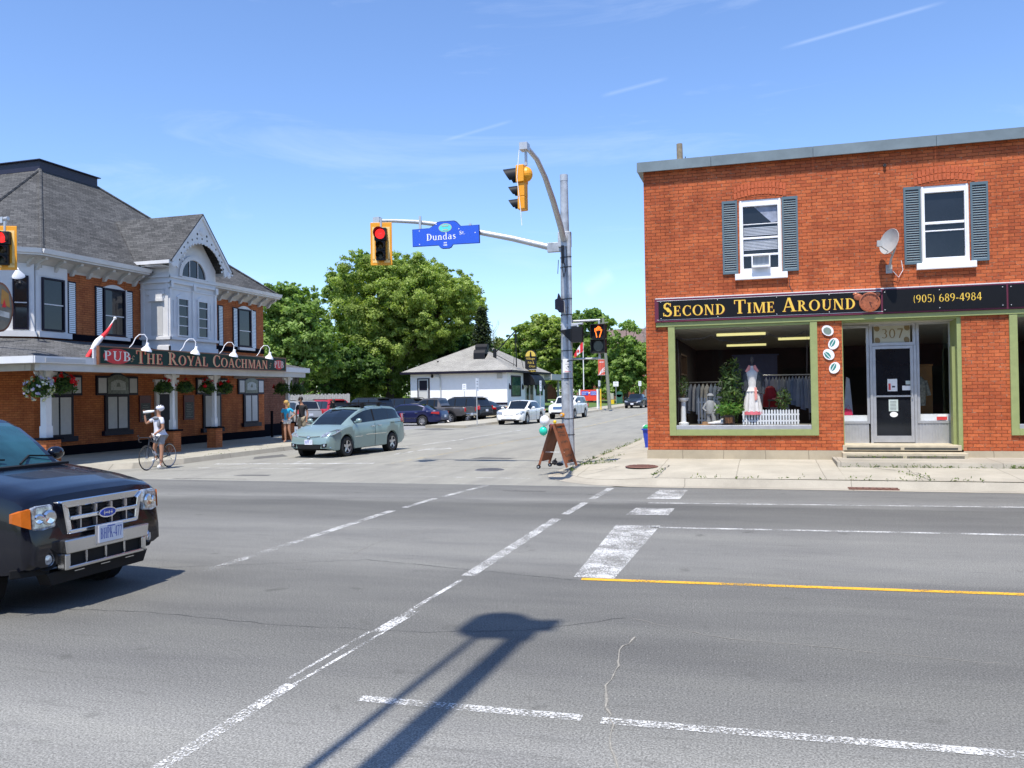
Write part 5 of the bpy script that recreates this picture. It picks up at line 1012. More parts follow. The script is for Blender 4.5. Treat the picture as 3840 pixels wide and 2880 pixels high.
B('enamel').lathe([(.03, .14), (.06, .1), (.17, -.05), (.18, -.1), (.08, .0), (0, 0)], (-21.4, 20.08, 5.78), (.3, -.5, 1), 14).build('lamp_shade', t, world=True, smooth=50)
# oval hanging sign at the corner
M('oval_brown', (.18, .16, .12), .5, var=.3, scale=4); M('oval_gold', (.40, .2, .04), .5); M('oval_grey', (.45, .45, .42), .5, var=.3, scale=4)
t = thing('oval_sign', 'oval hanging pub sign on an iron bracket at the pub corner', 'sign', (-21.65, 20.0, 4.9))
d_ = Vector((.17, .98, 0)).normalized(); nn = Vector((.98, -.17, 0)); c0 = Vector((-21.75, 19.72, 4.76))
b = B('sign_copper'); pts = [c0+d_*(.40*math.cos(2*math.pi*i/28))+Vector((0, 0, .74*math.sin(2*math.pi*i/28))) for i in range(28)]; b.prism(pts, nn*.07); b.build('board', t, world=True)
b = B('oval_brown'); ellipse(b, c0+nn*.075, d_, (0, 0, 1), .35, .68, 28); b.use(MATS['oval_gold']); b.prism([c0+nn*.077+d_*.02+Vector((0, 0, .1)), c0+nn*.077+d_*.30+Vector((0, 0, 0)), c0+nn*.077+d_*.25+Vector((0, 0, .42)), c0+nn*.077+d_*.05+Vector((0, 0, .55))], nn*.003); b.use(MATS['sign_red']).prism([c0+nn*.0805+d_*.05+Vector((0, 0, .0)), c0+nn*.0805+d_*.18+Vector((0, 0, .0)), c0+nn*.0805+d_*.12+Vector((0, 0, .25))], nn*.002)
b.use(MATS['oval_grey']).prism([c0+nn*.081+d_*-.32+Vector((0, 0, -.05)), c0+nn*.081+d_*.27+Vector((0, 0, -.15)), c0+nn*.081+d_*.27+Vector((0, 0, -.32)), c0+nn*.081+d_*-.30+Vector((0, 0, -.22))], nn*.003)
b.use(MATS['oval_grey']).prism([c0+nn*.081+d_*-.3+Vector((0, 0, .35)), c0+nn*.081+d_*-.22+Vector((0, 0, .35)), c0+nn*.081+d_*-.22+Vector((0, 0, -.02)), c0+nn*.081+d_*-.3+Vector((0, 0, -.02))], nn*.003)
b.build('painted_face', t, world=True)
b = B('iron').tube([(-22.2, 20.85, 5.62), c0+d_*.5+Vector((0, 0, .86))], .02, 6).tube([c0+Vector((0, 0, .74)), c0+Vector((0, 0, .86))], .015, 6); b.build('bracket', t, world=True)
# flag on the porch
M('flag_red', (.65, .02, .03), .7, var=.15, scale=9); M('flag_white', (.78, .76, .76), .7, var=.08)
t = thing('porch_flag', 'red and white flag furled round an angled pole on the porch roof edge', 'flag', (-19.0, 20.1, 3.1))
B('pub_white').tube([(-18.95, 20.05, 3.0), (-18.95, 21.25, 4.42)], .018, 8).ball((-18.95, 21.27, 4.44), .05).build('flagpole', t, world=True)
b = MB(); P0 = Vector((-18.92, 21.12, 4.27)); dv = Vector((0, -1.2, -1.25)); ks = [0, .1, .2, .34, .36, .5, .62, .66, .68, .8, .9, 1.0]; rad = [.015, .04, .055, .065, .065, .09, .075, .06, .06, .07, .055, .02]
for i in range(len(ks)-1): b.use(MATS['flag_white' if .35 <= ks[i] < .67 else 'flag_red']); b.tube([P0+dv*ks[i]+Vector((0, 0, -.04*math.sin(ks[i]*9))), P0+dv*ks[i+1]+Vector((0, 0, -.04*math.sin(ks[i+1]*9)))], [rad[i], rad[i+1]], 9, caps=False)
b.build('flag_cloth', t, world=True, smooth=60)
# hanging baskets
leaf_mat('basket_leaf', (.02, .05, .012), (.05, .10, .025), (.11, .17, .04)); leaf_mat('geranium', (.45, .005, .01), (.65, .01, .02), (.8, .03, .04)); leaf_mat('petunia', (.16, .10, .5), (.5, .45, .8), (.85, .85, .9)); leaf_mat('petunia_mix', (.5, .5, .2), (.45, .4, .8), (.9, .9, .9))
def basket(c, r, lab, nfl, fm, seed, sz=.045):
    g = np.random.default_rng(seed); t = thing('hanging_basket', lab, 'hanging basket', (c[0], c[1], c[2]), group='flower baskets hanging on the pub porch posts')
    MB().use(MATS['iron']).lathe([(0, -.2), (.12, -.17), (.17, -.05), (.18, 0), (0, .0)], n=12).build('pot', t)
    n = 900; d = g.normal(size=(n, 3)); d /= np.linalg.norm(d, axis=1, keepdims=True); rr = g.uniform(.5, 1.05, n)[:, None]*(1+.22*np.sin(d[:, :1]*5+seed)*np.cos(d[:, 2:]*6)); P = d*rr*np.array([r, r, r*.72]); P[:, 2] -= np.maximum(0, np.hypot(P[:, 0], P[:, 1])-r*.7)*.8
    nn_ = d+g.normal(0, .5, (n, 3)); nn_ /= np.linalg.norm(nn_, axis=1, keepdims=True); leaf_obj('foliage', P, nn_, g.uniform(.03, .06, n), MATS['basket_leaf'], parent=t, world=False, seed=seed)
    k = nfl; cl = g.normal(size=(k, 3)); cl /= np.linalg.norm(cl, axis=1, keepdims=True); cl[:, 2] = np.abs(cl[:, 2])*.9 if fm == 'geranium' else cl[:, 2]; cl *= r*1.05; m_ = 22 if fm == 'geranium' else 5
    P = (cl[:, None, :]+g.normal(0, .028 if m_ > 9 else .02, (k, m_, 3))).reshape(-1, 3); dn = P/np.linalg.norm(P, axis=1, keepdims=True)+g.normal(0, .3, P.shape); dn /= np.linalg.norm(dn, axis=1, keepdims=True)
    leaf_obj('flowers', P, dn, g.uniform(sz*.6, sz, len(P)), MATS[fm], parent=t, world=False, aspect=.9, seed=seed+1)
    MB().use(MATS['iron']).tube([(0, 0, .1), (0, 0, 2.84-c[2])], .008, 5).build('hanger', t)
basket((-19.15, 18.62, 2.33), .36, 'big purple and white petunia basket, leftmost on the corner porch post', 60, 'petunia_mix', 21, .05)
basket((-19.3, 19.6, 2.42), .34, 'red geranium basket just right of the corner porch post', 9, 'geranium', 22)
basket((-19.3, 23.85, 2.36), .30, 'red geranium basket left of the second porch post by the pub door', 3, 'geranium', 23)
basket((-19.3, 24.95, 2.36), .30, 'dark green basket right of the second porch post, few red flowers', 2, 'geranium', 24)
basket((-19.3, 26.15, 2.36), .30, 'red flowered basket left of the third porch post above the brick pier', 5, 'geranium', 25)
basket((-19.3, 27.2, 2.36), .30, 'red flowered basket right of the third porch post above the brick pier', 6, 'geranium', 26)
basket((-19.3, 31.1, 2.32), .33, 'dark basket with one red bloom left of the last porch post', 2, 'geranium', 27)
basket((-19.3, 32.35, 2.30), .33, 'dark basket right of the last porch post at the far porch end', 1, 'geranium', 28)
b = B('black_trim').tube([(-21.45, 33.7, .15), (-21.45, 33.7, 1.35)], .06, 10); tag(b.build('black_bollard'), 'black bollard standing by the far end of the pub wall', 'bollard')
# ================================================================ SIGNAL POLE
M('galv', (.42, .435, .46), .45, metal=.35, var=.3, scale=4); M('sig_yellow', (.80, .33, .01), .45, var=.04); M('sig_pale', (.90, .60, .22), .5, var=.03); M('sig_black', (.010, .010, .012), .5, spec=.3); M('alum', (.50, .51, .52), .4, metal=.4, var=.08)
M('lamp_red', (.7, .01, .01), .3, emit=(1, .03, .03), es=1.1); M('lamp_amber_off', (.05, .035, .012), .2); M('lamp_green_off', (.03, .04, .035), .2); M('hand_orange', (1, .2, .02), .4, emit=(1, .16, .02), es=2.2)
PXY = (-4.78, 20.85)
pole = thing('signal_pole', 'tall galvanised signal pole with conduit standing at the shop street corner', 'pole', (PXY[0], PXY[1], .15))
b = B('galv').tube([(PXY[0], PXY[1], .15), (PXY[0], PXY[1], 7.3)], [.165, .098], 20); b.use(MATS['alum']).tube([(PXY[0], PXY[1], 7.3), (PXY[0], PXY[1], 7.46)], .103, 20); b.build('shaft', pole, world=True, smooth=50)
b = B('galv').tube([(PXY[0]+.13, PXY[1]-.17, .2), (PXY[0]+.13, PXY[1]-.12, 5.9)], .055, 12); b.build('conduit', pole, world=True, smooth=50)
b = B('iron')
for z in (.9, 1.3, 2.3, 2.75, 3.0, 3.45, 3.9, 4.3, 5.1, 5.35): r = .17-.067*z/7.3; b.lathe([(r+.003, 0), (r+.008, 0), (r+.008, .02), (r+.003, .02)], (PXY[0], PXY[1], z), n=20); b.lathe([(.058, 0), (.062, 0), (.062, .02), (.058, .02)], (PXY[0]+.13, PXY[1]-.17+.05*z/6, z), n=12)
b.build('straps', pole, world=True)
b = B('galv'); b.box(PXY[0]-.15, PXY[1]-.14, 5.62, PXY[0]+.17, PXY[1]+.02, 6.0); b.box(PXY[0]-.45, PXY[1]-.06, 5.52, PXY[0]-.1, PXY[1]+.06, 5.76); b.build('clamp', pole, world=True, bevel=.01)
b = B('iron').tube([(PXY[0]-.02, PXY[1]-.16, 5.6), (PXY[0]-.04, PXY[1]-.2, 5.1), (PXY[0]+.0, PXY[1]-.19, 4.85), (PXY[0]+.05, PXY[1]-.19, 5.0), (PXY[0]+.02, PXY[1]-.17, 5.2)], .012, 6).tube([(PXY[0]-.15, PXY[1]-.1, 5.3), (PXY[0]-.17, PXY[1]-.12, 4.95)], .01, 6); b.box(PXY[0]-.06, PXY[1]-.18, 5.2, PXY[0]+.0, PXY[1]-.13, 5.65); b.build('cables', pole, world=True)
b = B('paper').box(PXY[0]-.04, PXY[1]-.185, 2.55, PXY[0]+.20, PXY[1]-.16+.0, 2.88) if False else B('paper')
r = .145
pts = [(PXY[0]+(r+.035)*math.sin(R(a)), PXY[1]-(r+.035)*math.cos(R(a))-.0) for a in range(-14, 60, 8)]
for p, q in zip(pts, pts[1:]): b.poly([(p[0]-.01, p[1]-.06, 2.46), (q[0]-.01, q[1]-.06, 2.46), (q[0]-.01, q[1]-.06, 2.80), (p[0]-.01, p[1]-.06, 2.80)])
b.use(MATS['black_print']); b.prism([(PXY[0]+.06, PXY[1]-.275, 2.72), (PXY[0]+.13, PXY[1]-.275, 2.72), (PXY[0]+.095, PXY[1]-.275, 2.78)], (0, -.004, 0)); b.prism([(PXY[0]+.07, PXY[1]-.275, 2.62), (PXY[0]+.12, PXY[1]-.275, 2.62), (PXY[0]+.095, PXY[1]-.275, 2.56)], (0, -.004, 0)); b.box(PXY[0]+.02, PXY[1]-.279, 2.66, PXY[0]+.16, PXY[1]-.275, 2.67); b.use(MATS['red_print']).box(PXY[0]+.0, PXY[1]-.279, 2.475, PXY[0]+.16, PXY[1]-.275, 2.49)
tag(b.build('paper_notice'), 'white paper notice with small black marks stuck on the signal pole', 'notice')
bt = thing('crossing_button', 'yellow round pedestrian push button on the signal pole', 'push button', (PXY[0]-.1, PXY[1]-.17, 1.4))
b = B('sig_yellow').lathe([(.055, 0), (.055, .05), (.04, .06), (.035, .05), (0, .05)], (PXY[0]-.1, PXY[1]-.13, 1.40), (-.3, -1, 0), 16); b.build('housing', bt, world=True)
B('alum').lathe([(.03, 0), (.03, .075), (0, .08)], (PXY[0]-.1, PXY[1]-.13, 1.40), (-.3, -1, 0), 12).build('button', bt, world=True)
# arms
am = B('alum'); arm_pts = [(PXY[0]-.3, 21.0, 5.64), (-6.2, 21.0, 5.97), (-7.4, 21.0, 6.27), (-8.3, 21.0, 6.49), (-8.9, 21.0, 6.60), (-9.5, 21.0, 6.67), (-9.95, 21.0, 6.70)]
am.tube(arm_pts, [.085, .075, .07, .06, .055, .05, .05], 14); am.box(-10.12, 20.92, 6.62, -9.93, 21.08, 6.80); am.build('signal_arm', pole, world=True, smooth=50)
am = B('alum'); am.tube([(PXY[0], 20.7, 5.8), (-4.76, 20.3, 6.06), (-4.72, 19.4, 6.5), (-4.65, 18.4, 6.80), (-4.57, 17.4, 6.93), (-4.51, 16.5, 6.9), (-4.48, 16.15, 6.86)], [.075, .075, .07, .06, .055, .05, .05], 14); am.box(-4.56, 16.0, 6.76, -4.40, 16.22, 6.90); am.build('signal_arm', pole, world=True, smooth=50)
# traffic signal heads
def visor(b, c, fwd, r, L_, up=Vector((0, 0, 1))):
    fwd = Vector(fwd).normalized(); s = fwd.cross(up); n_ = 16; vs = []
    for i in range(n_+1):
        a = R(-40+260*i/n_); d = s*math.cos(a)+up*math.sin(a); l = L_*(.35+.65*max(0, math.sin(a)*.5+.5)); c = Vector(c); vs += [c+d*r, c+d*r*1.02+fwd*l, c+d*(r+.006), c+d*(r*1.02+.006)+fwd*l]
    fs = []
    for i in range(n_): o = i*4; fs += [(o, o+4, o+5, o+1), (o+2, o+3, o+7, o+6), (o+1, o+5, o+7, o+3)]
    b.add(vs, fs)
def signal(c, fwd, lab, plate, body, lit=True, tilt=0):
    """c: top centre of the backplate / body"""
    t = thing('traffic_signal', lab, 'traffic light', c); f = Vector(fwd).normalized(); s = f.cross(Vector((0, 0, 1))).normalized(); Z = Vector((0, 0, 1))
    def bx(b, cs, cz, hw, hz, d0, d1): b.prism([s*(cs-hw)+f*d0+Z*(cz-hz), s*(cs+hw)+f*d0+Z*(cz-hz), s*(cs+hw)+f*d0+Z*(cz+hz), s*(cs-hw)+f*d0+Z*(cz+hz)], f*(d1-d0))
    if plate:
        b = B('sig_yellow'); bx(b, 0, -.575, .29, .575, -.02, 0); b.build('backplate', t, bevel=.01)
        b = B('sig_pale'); w_ = .055
        bx(b, 0, -.15, .235, .03, .001, .006); bx(b, -.205, -.6, .03, .42, .001, .006); bx(b, .205, -.6, .03, .42, .001, .006); bx(b, -.155, -1.03, .078, .05, .001, .006); bx(b, .155, -1.03, .078, .05, .001, .006); b.build('reflective_border', t)
    rows = [(-.33, .15), (-.64, .10), (-.90, .10)]
    b = B(body); bx(b, 0, -.33, .16, .17, .0065, .17); bx(b, 0, -.64, .125, .137, .0065, .15); bx(b, 0, -.905, .125, .125, .0065, .15)
    if not plate: b.ball(f*-.0+Z*-.33, (.13, .13, .15), 16, 10)
    b.build('housing', t, bevel=.012)
    for (z, r), m_ in zip(rows, ('lamp_red' if lit else 'lamp_amber_off', 'lamp_amber_off', 'lamp_green_off')):
        o = f*(.171 if r > .12 else .151)+Z*z
        B(m_).lathe([(r-.012, 0), (r*.7, .02), (0, .03)], o, f, 18).build('lens', t, smooth=60)
        b = B('sig_black'); visor(b, o, f, r, .30 if r > .12 else .22); b.build('visor', t, smooth=60)
    B('alum').tube([Z*.12, Z*-.16], .03, 8).build('hanger', t)
    return t
signal((-9.80, 20.75, 6.60), (.28, -.96, -.05), 'traffic light showing red with yellow backplate, hanging left of the blue street sign', True, 'sig_black')
signal((-4.46, 16.13, 6.62), (-1, .02, -.05), 'yellow traffic light seen from its side at the end of the curved arm', False, 'sig_yellow', lit=False)
B('paper').tube([(-4.56, 16.0, 6.75), (-4.60, 15.95, 6.2), (-4.54, 15.97, 5.55), (-4.52, 15.97, 5.25)], .008, 5).build('signal_cable', pole, world=True)
signal((-18.86, 17.3, 6.52), (.42, -.9, -.05), 'traffic light with yellow backplate at the left edge before the pub corner', True, 'sig_black')
lp = thing('signal_pole', 'galvanised signal pole of the left traffic light by the pub corner', 'pole', (-23.5, 17.5, .15))
b = B('galv').tube([(-23.5, 17.5, .15), (-23.5, 17.5, 7.2)], [.16, .1], 14).build('shaft', lp, world=True, smooth=50); b = B('alum').tube([(-23.4, 17.5, 5.9), (-21, 17.4, 6.5), (-19.2, 17.35, 6.70), (-18.8, 17.35, 6.72)], .05, 10); b.box(-19.12, 17.28, 6.6, -18.92, 17.42, 6.76); b.build('signal_arm', lp, world=True)
# Dundas street sign
M('sign_blue', (.018, .095, .60), .45, var=.03); M('sign_navy', (.006, .01, .05), .5); M('letter_white', (.85, .86, .88), .5, var=0); M('badge_cyan', (.10, .62, .62), .5); M('badge_tan', (.5, .48, .35), .5)
ds = thing('street_sign', 'blue street name sign reading Dundas St hung from the signal arm', 'street sign', (-8.0, 20.85, 6.2))
ol = [(0, 775), (150, 774), (190, 752), (215, 732), (240, 728), (360, 729), (380, 738), (415, 775), (570, 776), (573, 919), (350, 916), (335, 938), (315, 946), (262, 945), (245, 938), (225, 916), (3, 914)]
S0, KX, KZ = -8.93, 1.87/573, .00322
def sp(x, z, y=20.85): return (S0+x*KX, y, 6.36-(z-775)*KZ)
cxm = 286; czm = 845
b = B('sign_blue').prism([sp(x, z) for x, z in ol], (0, .015, 0)); b.build('plate', ds, world=True)
b = B('sign_navy').prism([sp(cxm+(x-cxm)*1.018, czm+(z-czm)*1.05, 20.8655) for x, z in ol], (0, .012, 0)); b.build('border', ds, world=True)
b = B('letter_white'); text(b, 'Dundas', sp(122, 874, 20.85), (1, 0, 0), (0, 0, 1), (0, -1, 0), .175, .83, gap=.08); text(b, 'St.', sp(405, 843, 20.85), (1, 0, 0), (0, 0, 1), (0, -1, 0), .095, .165, gap=.07)
text(b, '.', sp(268, 922, 20.85), (1, 0, 0), (0, 0, 1), (0, -1, 0), .03, .05); b.build('lettering', ds, world=True)
b = B('letter_white')
for i in range(3): b.box(S0+(272+i*9)*KX, 20.846, 6.36-(906-775)*KZ, S0+(278+i*9)*KX, 20.8485, 6.36-(896-775)*KZ)
for i in range(4): b.box(S0+(270+i*8)*KX, 20.846, 6.36-(926-775)*KZ, S0+(275+i*8)*KX, 20.8485, 6.36-(914-775)*KZ)
for x, z in ((60, 790), (60, 900), (208, 745), (402, 795), (540, 835)): ellipse(b, sp(x, z, 20.846), (1, 0, 0), (0, 0, 1), .014, .014, 8)
b.build('small_marks', ds, world=True)
b = B('badge_tan'); ellipse(b, sp(285, 778, 20.8465), (1, 0, 0), (0, 0, 1), .185, .115, 28); b.use(MATS['badge_cyan']); ellipse(b, sp(285, 779, 20.8445), (1, 0, 0), (0, 0, 1), .172, .10, 28); b.use(MATS['badge_tan'])
for q, w_ in ((763, .09), (795, .07)): b.box(S0+285*KX-w_, 20.841, 6.36-(q-775)*KZ-.012, S0+285*KX+w_, 20.8435, 6.36-(q-775)*KZ+.012)
b.build('badge', ds, world=True)
b = B('alum'); b.box(-8.76, 20.88, 6.2, -8.70, 20.92, 6.72); b.box(-7.35, 20.88, 6.0, -7.29, 20.92, 6.42); b.build('bracket', ds, world=True)
# dark plaque sign high on the pole
pq = thing('pole_plaque', 'small dark shaped plaque sign mounted edge on high on the signal pole', 'sign', (-4.95, 20.8, 4.3))
c = Vector((-4.93, 20.72, 4.18)); u_ = Vector((.62, -.78, 0)).normalized()
b = B('lacquer_navy').prism([c+u_*x+Vector((0, 0, z)) for x, z in [(-.24, -.1), (-.1, -.13), (.0, -.2), (.1, -.22), (.24, -.2), (.24, .06), (.1, .09), (.04, .2), (-.04, .28), (-.1, .16), (-.24, .14)]], (.02, .016, 0)); b.build('plate', pq, world=True)
B('iron').tube([(-4.93, 20.72, 4.1), (-4.7, 20.8, 4.1)], .02, 6).build('bracket', pq, world=True)
# pedestrian signals
ps = thing('pedestrian_signal', 'black pedestrian signal lit with an orange hand, right of the signal pole', 'pedestrian signal', (-3.93, 20.75, 2.9))
def ped(b, x0, x1, y, z0, z1, d=.2):
    b.box(x0, y, z0, x1, y+d, z1)
b = B('sig_black'); ped(b, -4.12, -3.76, 20.70, 2.93, 3.27); ped(b, -4.12, -3.76, 20.70, 3.29, 3.64)
for z0, z1 in ((2.93, 3.27), (3.29, 3.64)): b.box(-4.12, 20.58, z1-.02, -3.76, 20.699, z1); b.box(-4.12, 20.58, z0, -4.10, 20.699, z1-.021); b.box(-3.78, 20.58, z0, -3.76, 20.699, z1-.021); b.box(-4.099, 20.62, z0, -3.781, 20.699, z0+.02)
b.build('housing', ps, world=True)
b = B('hand_orange'); hc = (-3.94, 3.44); yh = 20.693
def hs(pts, w_): b.tube([(hc[0]+x, yh, hc[1]+z) for x, z in pts], w_, 5)
hs([(-.035, -.13), (-.05, -.03), (-.075, .03), (-.08, .09)], .011); hs([(.03, -.13), (.06, -.04), (.085, .03), (.09, .07)], .011); hs([(-.08, .09), (-.05, .1), (-.045, .03)], .009); hs([(-.045, .03), (-.03, .12), (-.005, .125), (-.01, .04)], .009); hs([(-.01, .04), (.0, .15), (.022, .15), (.02, .05)], .009); hs([(.02, .05), (.04, .13), (.062, .12), (.05, .04)], .009); hs([(.05, .04), (.085, .075)], .009)
b.build('lit_hand', ps, world=True)
ellipse(B('lamp_green_off'), (-3.94, 20.696, 3.1), (1, 0, 0), (0, 0, 1), .12, .13).build('lower_lens', ps, world=True)
B('alum').tube([(-4.66, 20.85, 3.75), (-3.9, 20.8, 3.75)], .03, 8).tube([(-3.93, 20.8, 3.75), (-3.93, 20.8, 3.64)], .03, 8).tube([(-4.66, 20.85, 2.8), (-3.9, 20.8, 2.8)], .025, 8).tube([(-3.93, 20.8, 2.8), (-3.93, 20.8, 2.93)], .03, 8).tube([(-4.9, 20.8, 3.66), (-4.3, 20.6, 3.66)], .03, 8).build('bracket', ps, world=True)
p2 = thing('pedestrian_signal', 'black pedestrian signal seen from the side, fixed against the signal pole', 'pedestrian signal', (-4.45, 20.6, 3.2))
b = B('sig_black'); b.box(-4.56, 20.45, 3.2, -4.30, 20.65, 3.58); b.prism([(-4.561, 20.44, 3.25), (-4.561, 20.66, 3.25), (-4.561, 20.66, 3.6), (-4.561, 20.44, 3.6)], (-.0, 0, 0)) if False else None
b.add([(-4.565, 20.44, 3.54), (-4.565, 20.66, 3.54), (-4.86, 20.44, 3.50), (-4.86, 20.66, 3.50), (-4.565, 20.44, 3.2), (-4.565, 20.66, 3.2)], [(0, 1, 3, 2), (0, 2, 4), (1, 5, 3)]); b.build('housing', p2, world=True)
B('alum').tube([(-4.75, 20.75, 3.62), (-4.42, 20.55, 3.62), (-4.42, 20.55, 3.58)], .028, 8).build('bracket', p2, world=True)
# A-frame board with balloons
M('board_wood', (.22, .07, .028), .6, var=.18, scale=5); M('board_dark', (.03, .04, .035), .7)
af = thing('sandwich_board', 'brown wooden sandwich board with wheels standing at the foot of the signal pole', 'sandwich board', (-4.80, 19.80, .15), rz=R(-11))
def panel(sx, nm, wheel):
    b = B('board_wood'); hw = .29; top = Vector((sx*.02, 0, 1.06)); bot = Vector((sx*.36, 0, .05 if not wheel else .09)); d = (bot-top); L_ = d.length; d.normalize(); n_ = Vector((sx, 0, .32)).normalized(); yy = Vector((0, 1, 0))
    def slab(a0, a1, y0, y1, t0, t1): b.prism([top+d*a0+yy*y0+n_*t0, top+d*a1+yy*y0+n_*t0, top+d*a1+yy*y1+n_*t0, top+d*a0+yy*y1+n_*t0], n_*(t1-t0))
    slab(0, L_-.10, -hw+.021, hw-.021, -.01, .012); slab(0, L_, -hw, -hw+.02, -.025, .03); slab(0, L_, hw-.02, hw, -.025, .03); slab(0, .05, -hw+.021, hw-.021, .0125, .03)
    o = b.build(nm, af)
    if sx > 0:
        m_ = B('board_dark')
        def fl(a, y, w_, h, k=.013): m_.prism([top+d*a+yy*(y-w_)+n_*k, top+d*(a+h)+yy*(y-w_)+n_*k, top+d*(a+h)+yy*(y+w_)+n_*k, top+d*a+yy*(y+w_)+n_*k], n_*.003)
        for a in (.06, .90): fl(a+.01, -.03, .1, .03, .031 if a < .05 else .013); fl(a-.01, .09, .04, .07)
        rnd = random.Random(5)
        for a, k in ((.17, 5), (.25, 5), (.42, 5), (.62, 4), (.76, 5)):
            for i in range(k): y = -.17+i*.08; fl(a, y, .006, .055); fl(a+.05*rnd.random(), y+.02, .02, .009, .0165)
        m_.build('chalk_writing', o)
    if wheel:
        for y in (-hw-.03, hw+.03): B('sig_black').lathe([(0, -.015), (.05, -.015), (.05, .015), (0, .015)], (bot.x, y, .05), (0, 1, 0), 16).use(MATS['alum']).lathe([(0, -.02), (.02, -.02), (.02, .02), (0, .02)], (bot.x, y, .05), (0, 1, 0), 10).build('wheel', o)
panel(-1, 'panel', True); panel(1, 'panel', False)
B('paper').tube([(-.27, -.2, .4), (.27, -.2, .4)], .006, 5).build('spreader', af)
M('balloon_white', (.80, .78, .78), .25, var=.02); M('balloon_green', (.02, .55, .38), .25, var=.02); M('balloon_yellow', (.8, .5, .02), .3); M('balloon_purple', (.2, .03, .25), .3)
for c_, r, m_, lab in (((-5.02, 19.45, 1.30), .118, 'balloon_white', 'white balloon tied to the top of the sandwich board'), ((-5.05, 19.43, 1.06), .10, 'balloon_green', 'green balloon tied beside the sandwich board below the white one'), ((-4.79, 19.52, 1.27), .04, 'balloon_yellow', 'tiny yellow balloon on top of the sandwich board'), ((-4.9, 19.6, 1.17), .055, 'balloon_purple', 'purple balloon tucked between the white and green balloons')):
    t = thing('balloon', lab, 'balloon', c_, group='balloons on the sandwich board'); B(m_).ball((0, 0, 0), (r, r, r*1.08), 20, 14).build('skin', t, smooth=180); B(m_).lathe([(0, 0), (.012, -.015)], (0, 0, -r*1.06), n=8).tube([(0, 0, -r*1.06), (.05, .05, -r*1.5)], .002, 4).build('knot', t)
b = B('iron'); b.ball((-5.03, 20.42, .24), (.07, .06, .07)).ball((-4.9, 20.4, .2), (.1, .07, .05)).tube([(-5.1, 20.4, .2), (-4.98, 20.35, .34)], .02, 6); b.use(MATS['alum']).ball((-4.83, 20.4, .23), (.03, .03, .05)); tag(b.build('chain_lock'), 'dark chain with metal lock lying round the foot of the signal pole', 'chain')
# utility pole behind the camera: its shadow falls across the near lane
M('pole_wood', (.16, .12, .08), .9)
az_ = Vector((-sdir.x, -sdir.y, 0)).normalized(); blob = Vector((-1.93, 6.75, 0)); base = blob-az_*5.6; hb = 5.6*math.tan(R(SUN_EL))
up = thing('utility_pole', 'tall wooden utility pole with transformer just outside the view, casting the foreground shadow', 'utility pole', (base.x, base.y, .15))
s_ = Vector((az_.y, -az_.x, 0))
B('pole_wood').tube([(0, 0, 0), (0, 0, hb-.35)], [.105, .09], 14).build('shaft', up)
B('pole_wood').tube([s_*-.33, s_*-.33+Vector((0, 0, hb-.2))], .036, 8).build('conduit', up)
b = B('galv').lathe([(0, -.35), (.27, -.35), (.27, .30), (.2, .42), (0, .45)], s_*-.30+Vector((0, 0, hb+.05)), n=20); b.build('transformer', up)
b = B('pole_wood'); c_ = Vector((0, 0, hb-.55)); b.prism([c_+s_*-.25+az_*-.12, c_+s_*.12+az_*-.12, c_+s_*.12+az_*.2, c_+s_*-.25+az_*.2], (0, 0, .7)); b.prism([c_+s_*.10+az_*-.05+Vector((0, 0, .5)), c_+s_*.22+az_*-.05+Vector((0, 0, .5)), c_+s_*.22+az_*.1+Vector((0, 0, .5)), c_+s_*.10+az_*.1+Vector((0, 0, .5))], (0, 0, .5)); b.build('cross_arm_box', up)
# ================================================================ WHITE BUILDING
M('stucco_white', (.80, .81, .83), .85, var=.03, scale=4, bmp=.2); shingle_mat('far_shingle', (.28, .27, .25), (.34, .33, .30), 2.4); M('fish_gold', (.62, .45, .08), .5)
wb = thing('white_restaurant', 'low white building with grey hip roof and black trim beyond the parking lot', 'building', (-26.6, 78, .8))
b = B('stucco_white').box(-31.3, 72.1, .15, -22, 85.4, 3.9); b.build('wall', wb, world=True)
b = B('far_shingle'); e = [(-32.0, 71.5), (-21.4, 71.5), (-21.4, 86), (-32.0, 86)]; r0, r1 = (-26.3, 76.1, 6.62), (-26.3, 81.4, 6.62); z = 4.06
b.poly([(*e[0], z), (*e[1], z), r0]); b.poly([(*e[1], z), (*e[2], z), r1, r0]); b.poly([(*e[2], z), (*e[3], z), r1]); b.poly([(*e[3], z), (*e[0], z), r0, r1]); b.build('roof', wb, world=True)
b = B('lacquer_navy'); b.box(-32.05, 71.42, 3.88, -21.3, 71.5, 4.07); b.box(-21.38, 71.51, 3.88, -21.3, 86.0, 4.07); b.box(-32.05, 71.51, 3.86, -21.39, 72.09, 3.9); b.box(-31.2, 72.06, 1.0, -21.98, 72.098, 1.2) ; b.build('fascia', wb, world=True)
b = B('alum'); b.box(-28.75, 71.9, 3.6, -28.4, 72.05, 3.75); b.tube([(-28.45, 71.95, 3.7), (-28.3, 72.0, 3.4), (-28.3, 72.02, 1.4)], .05, 6); b.build('downspout', wb, world=True)
b = B('lacquer_navy'); b.box(-30.6, 72.04, 1.2, -29.4, 72.09, 3.5); o = b.build('door', wb, world=True); b = B('alum'); fr(b, -30.48, -29.52, 1.25, 3.4, .09, .03, 72.035); b.box(-30.4, 72.0, 2.3, -29.6, 72.03, 2.38); b.build('door_frame', o, world=True); B('panel_grey').box(-30.39, 72.005, 1.34, -29.61, 72.02, 2.29).build('door_panel', o, world=True)
b = B('iron'); b.tube([(-31.1, 71.3, .3), (-31.1, 71.3, 1.75), (-29.8, 71.3, 1.75), (-29.1, 71.3, 1.3)], .025, 6); b.build('handrail', wb, world=True)
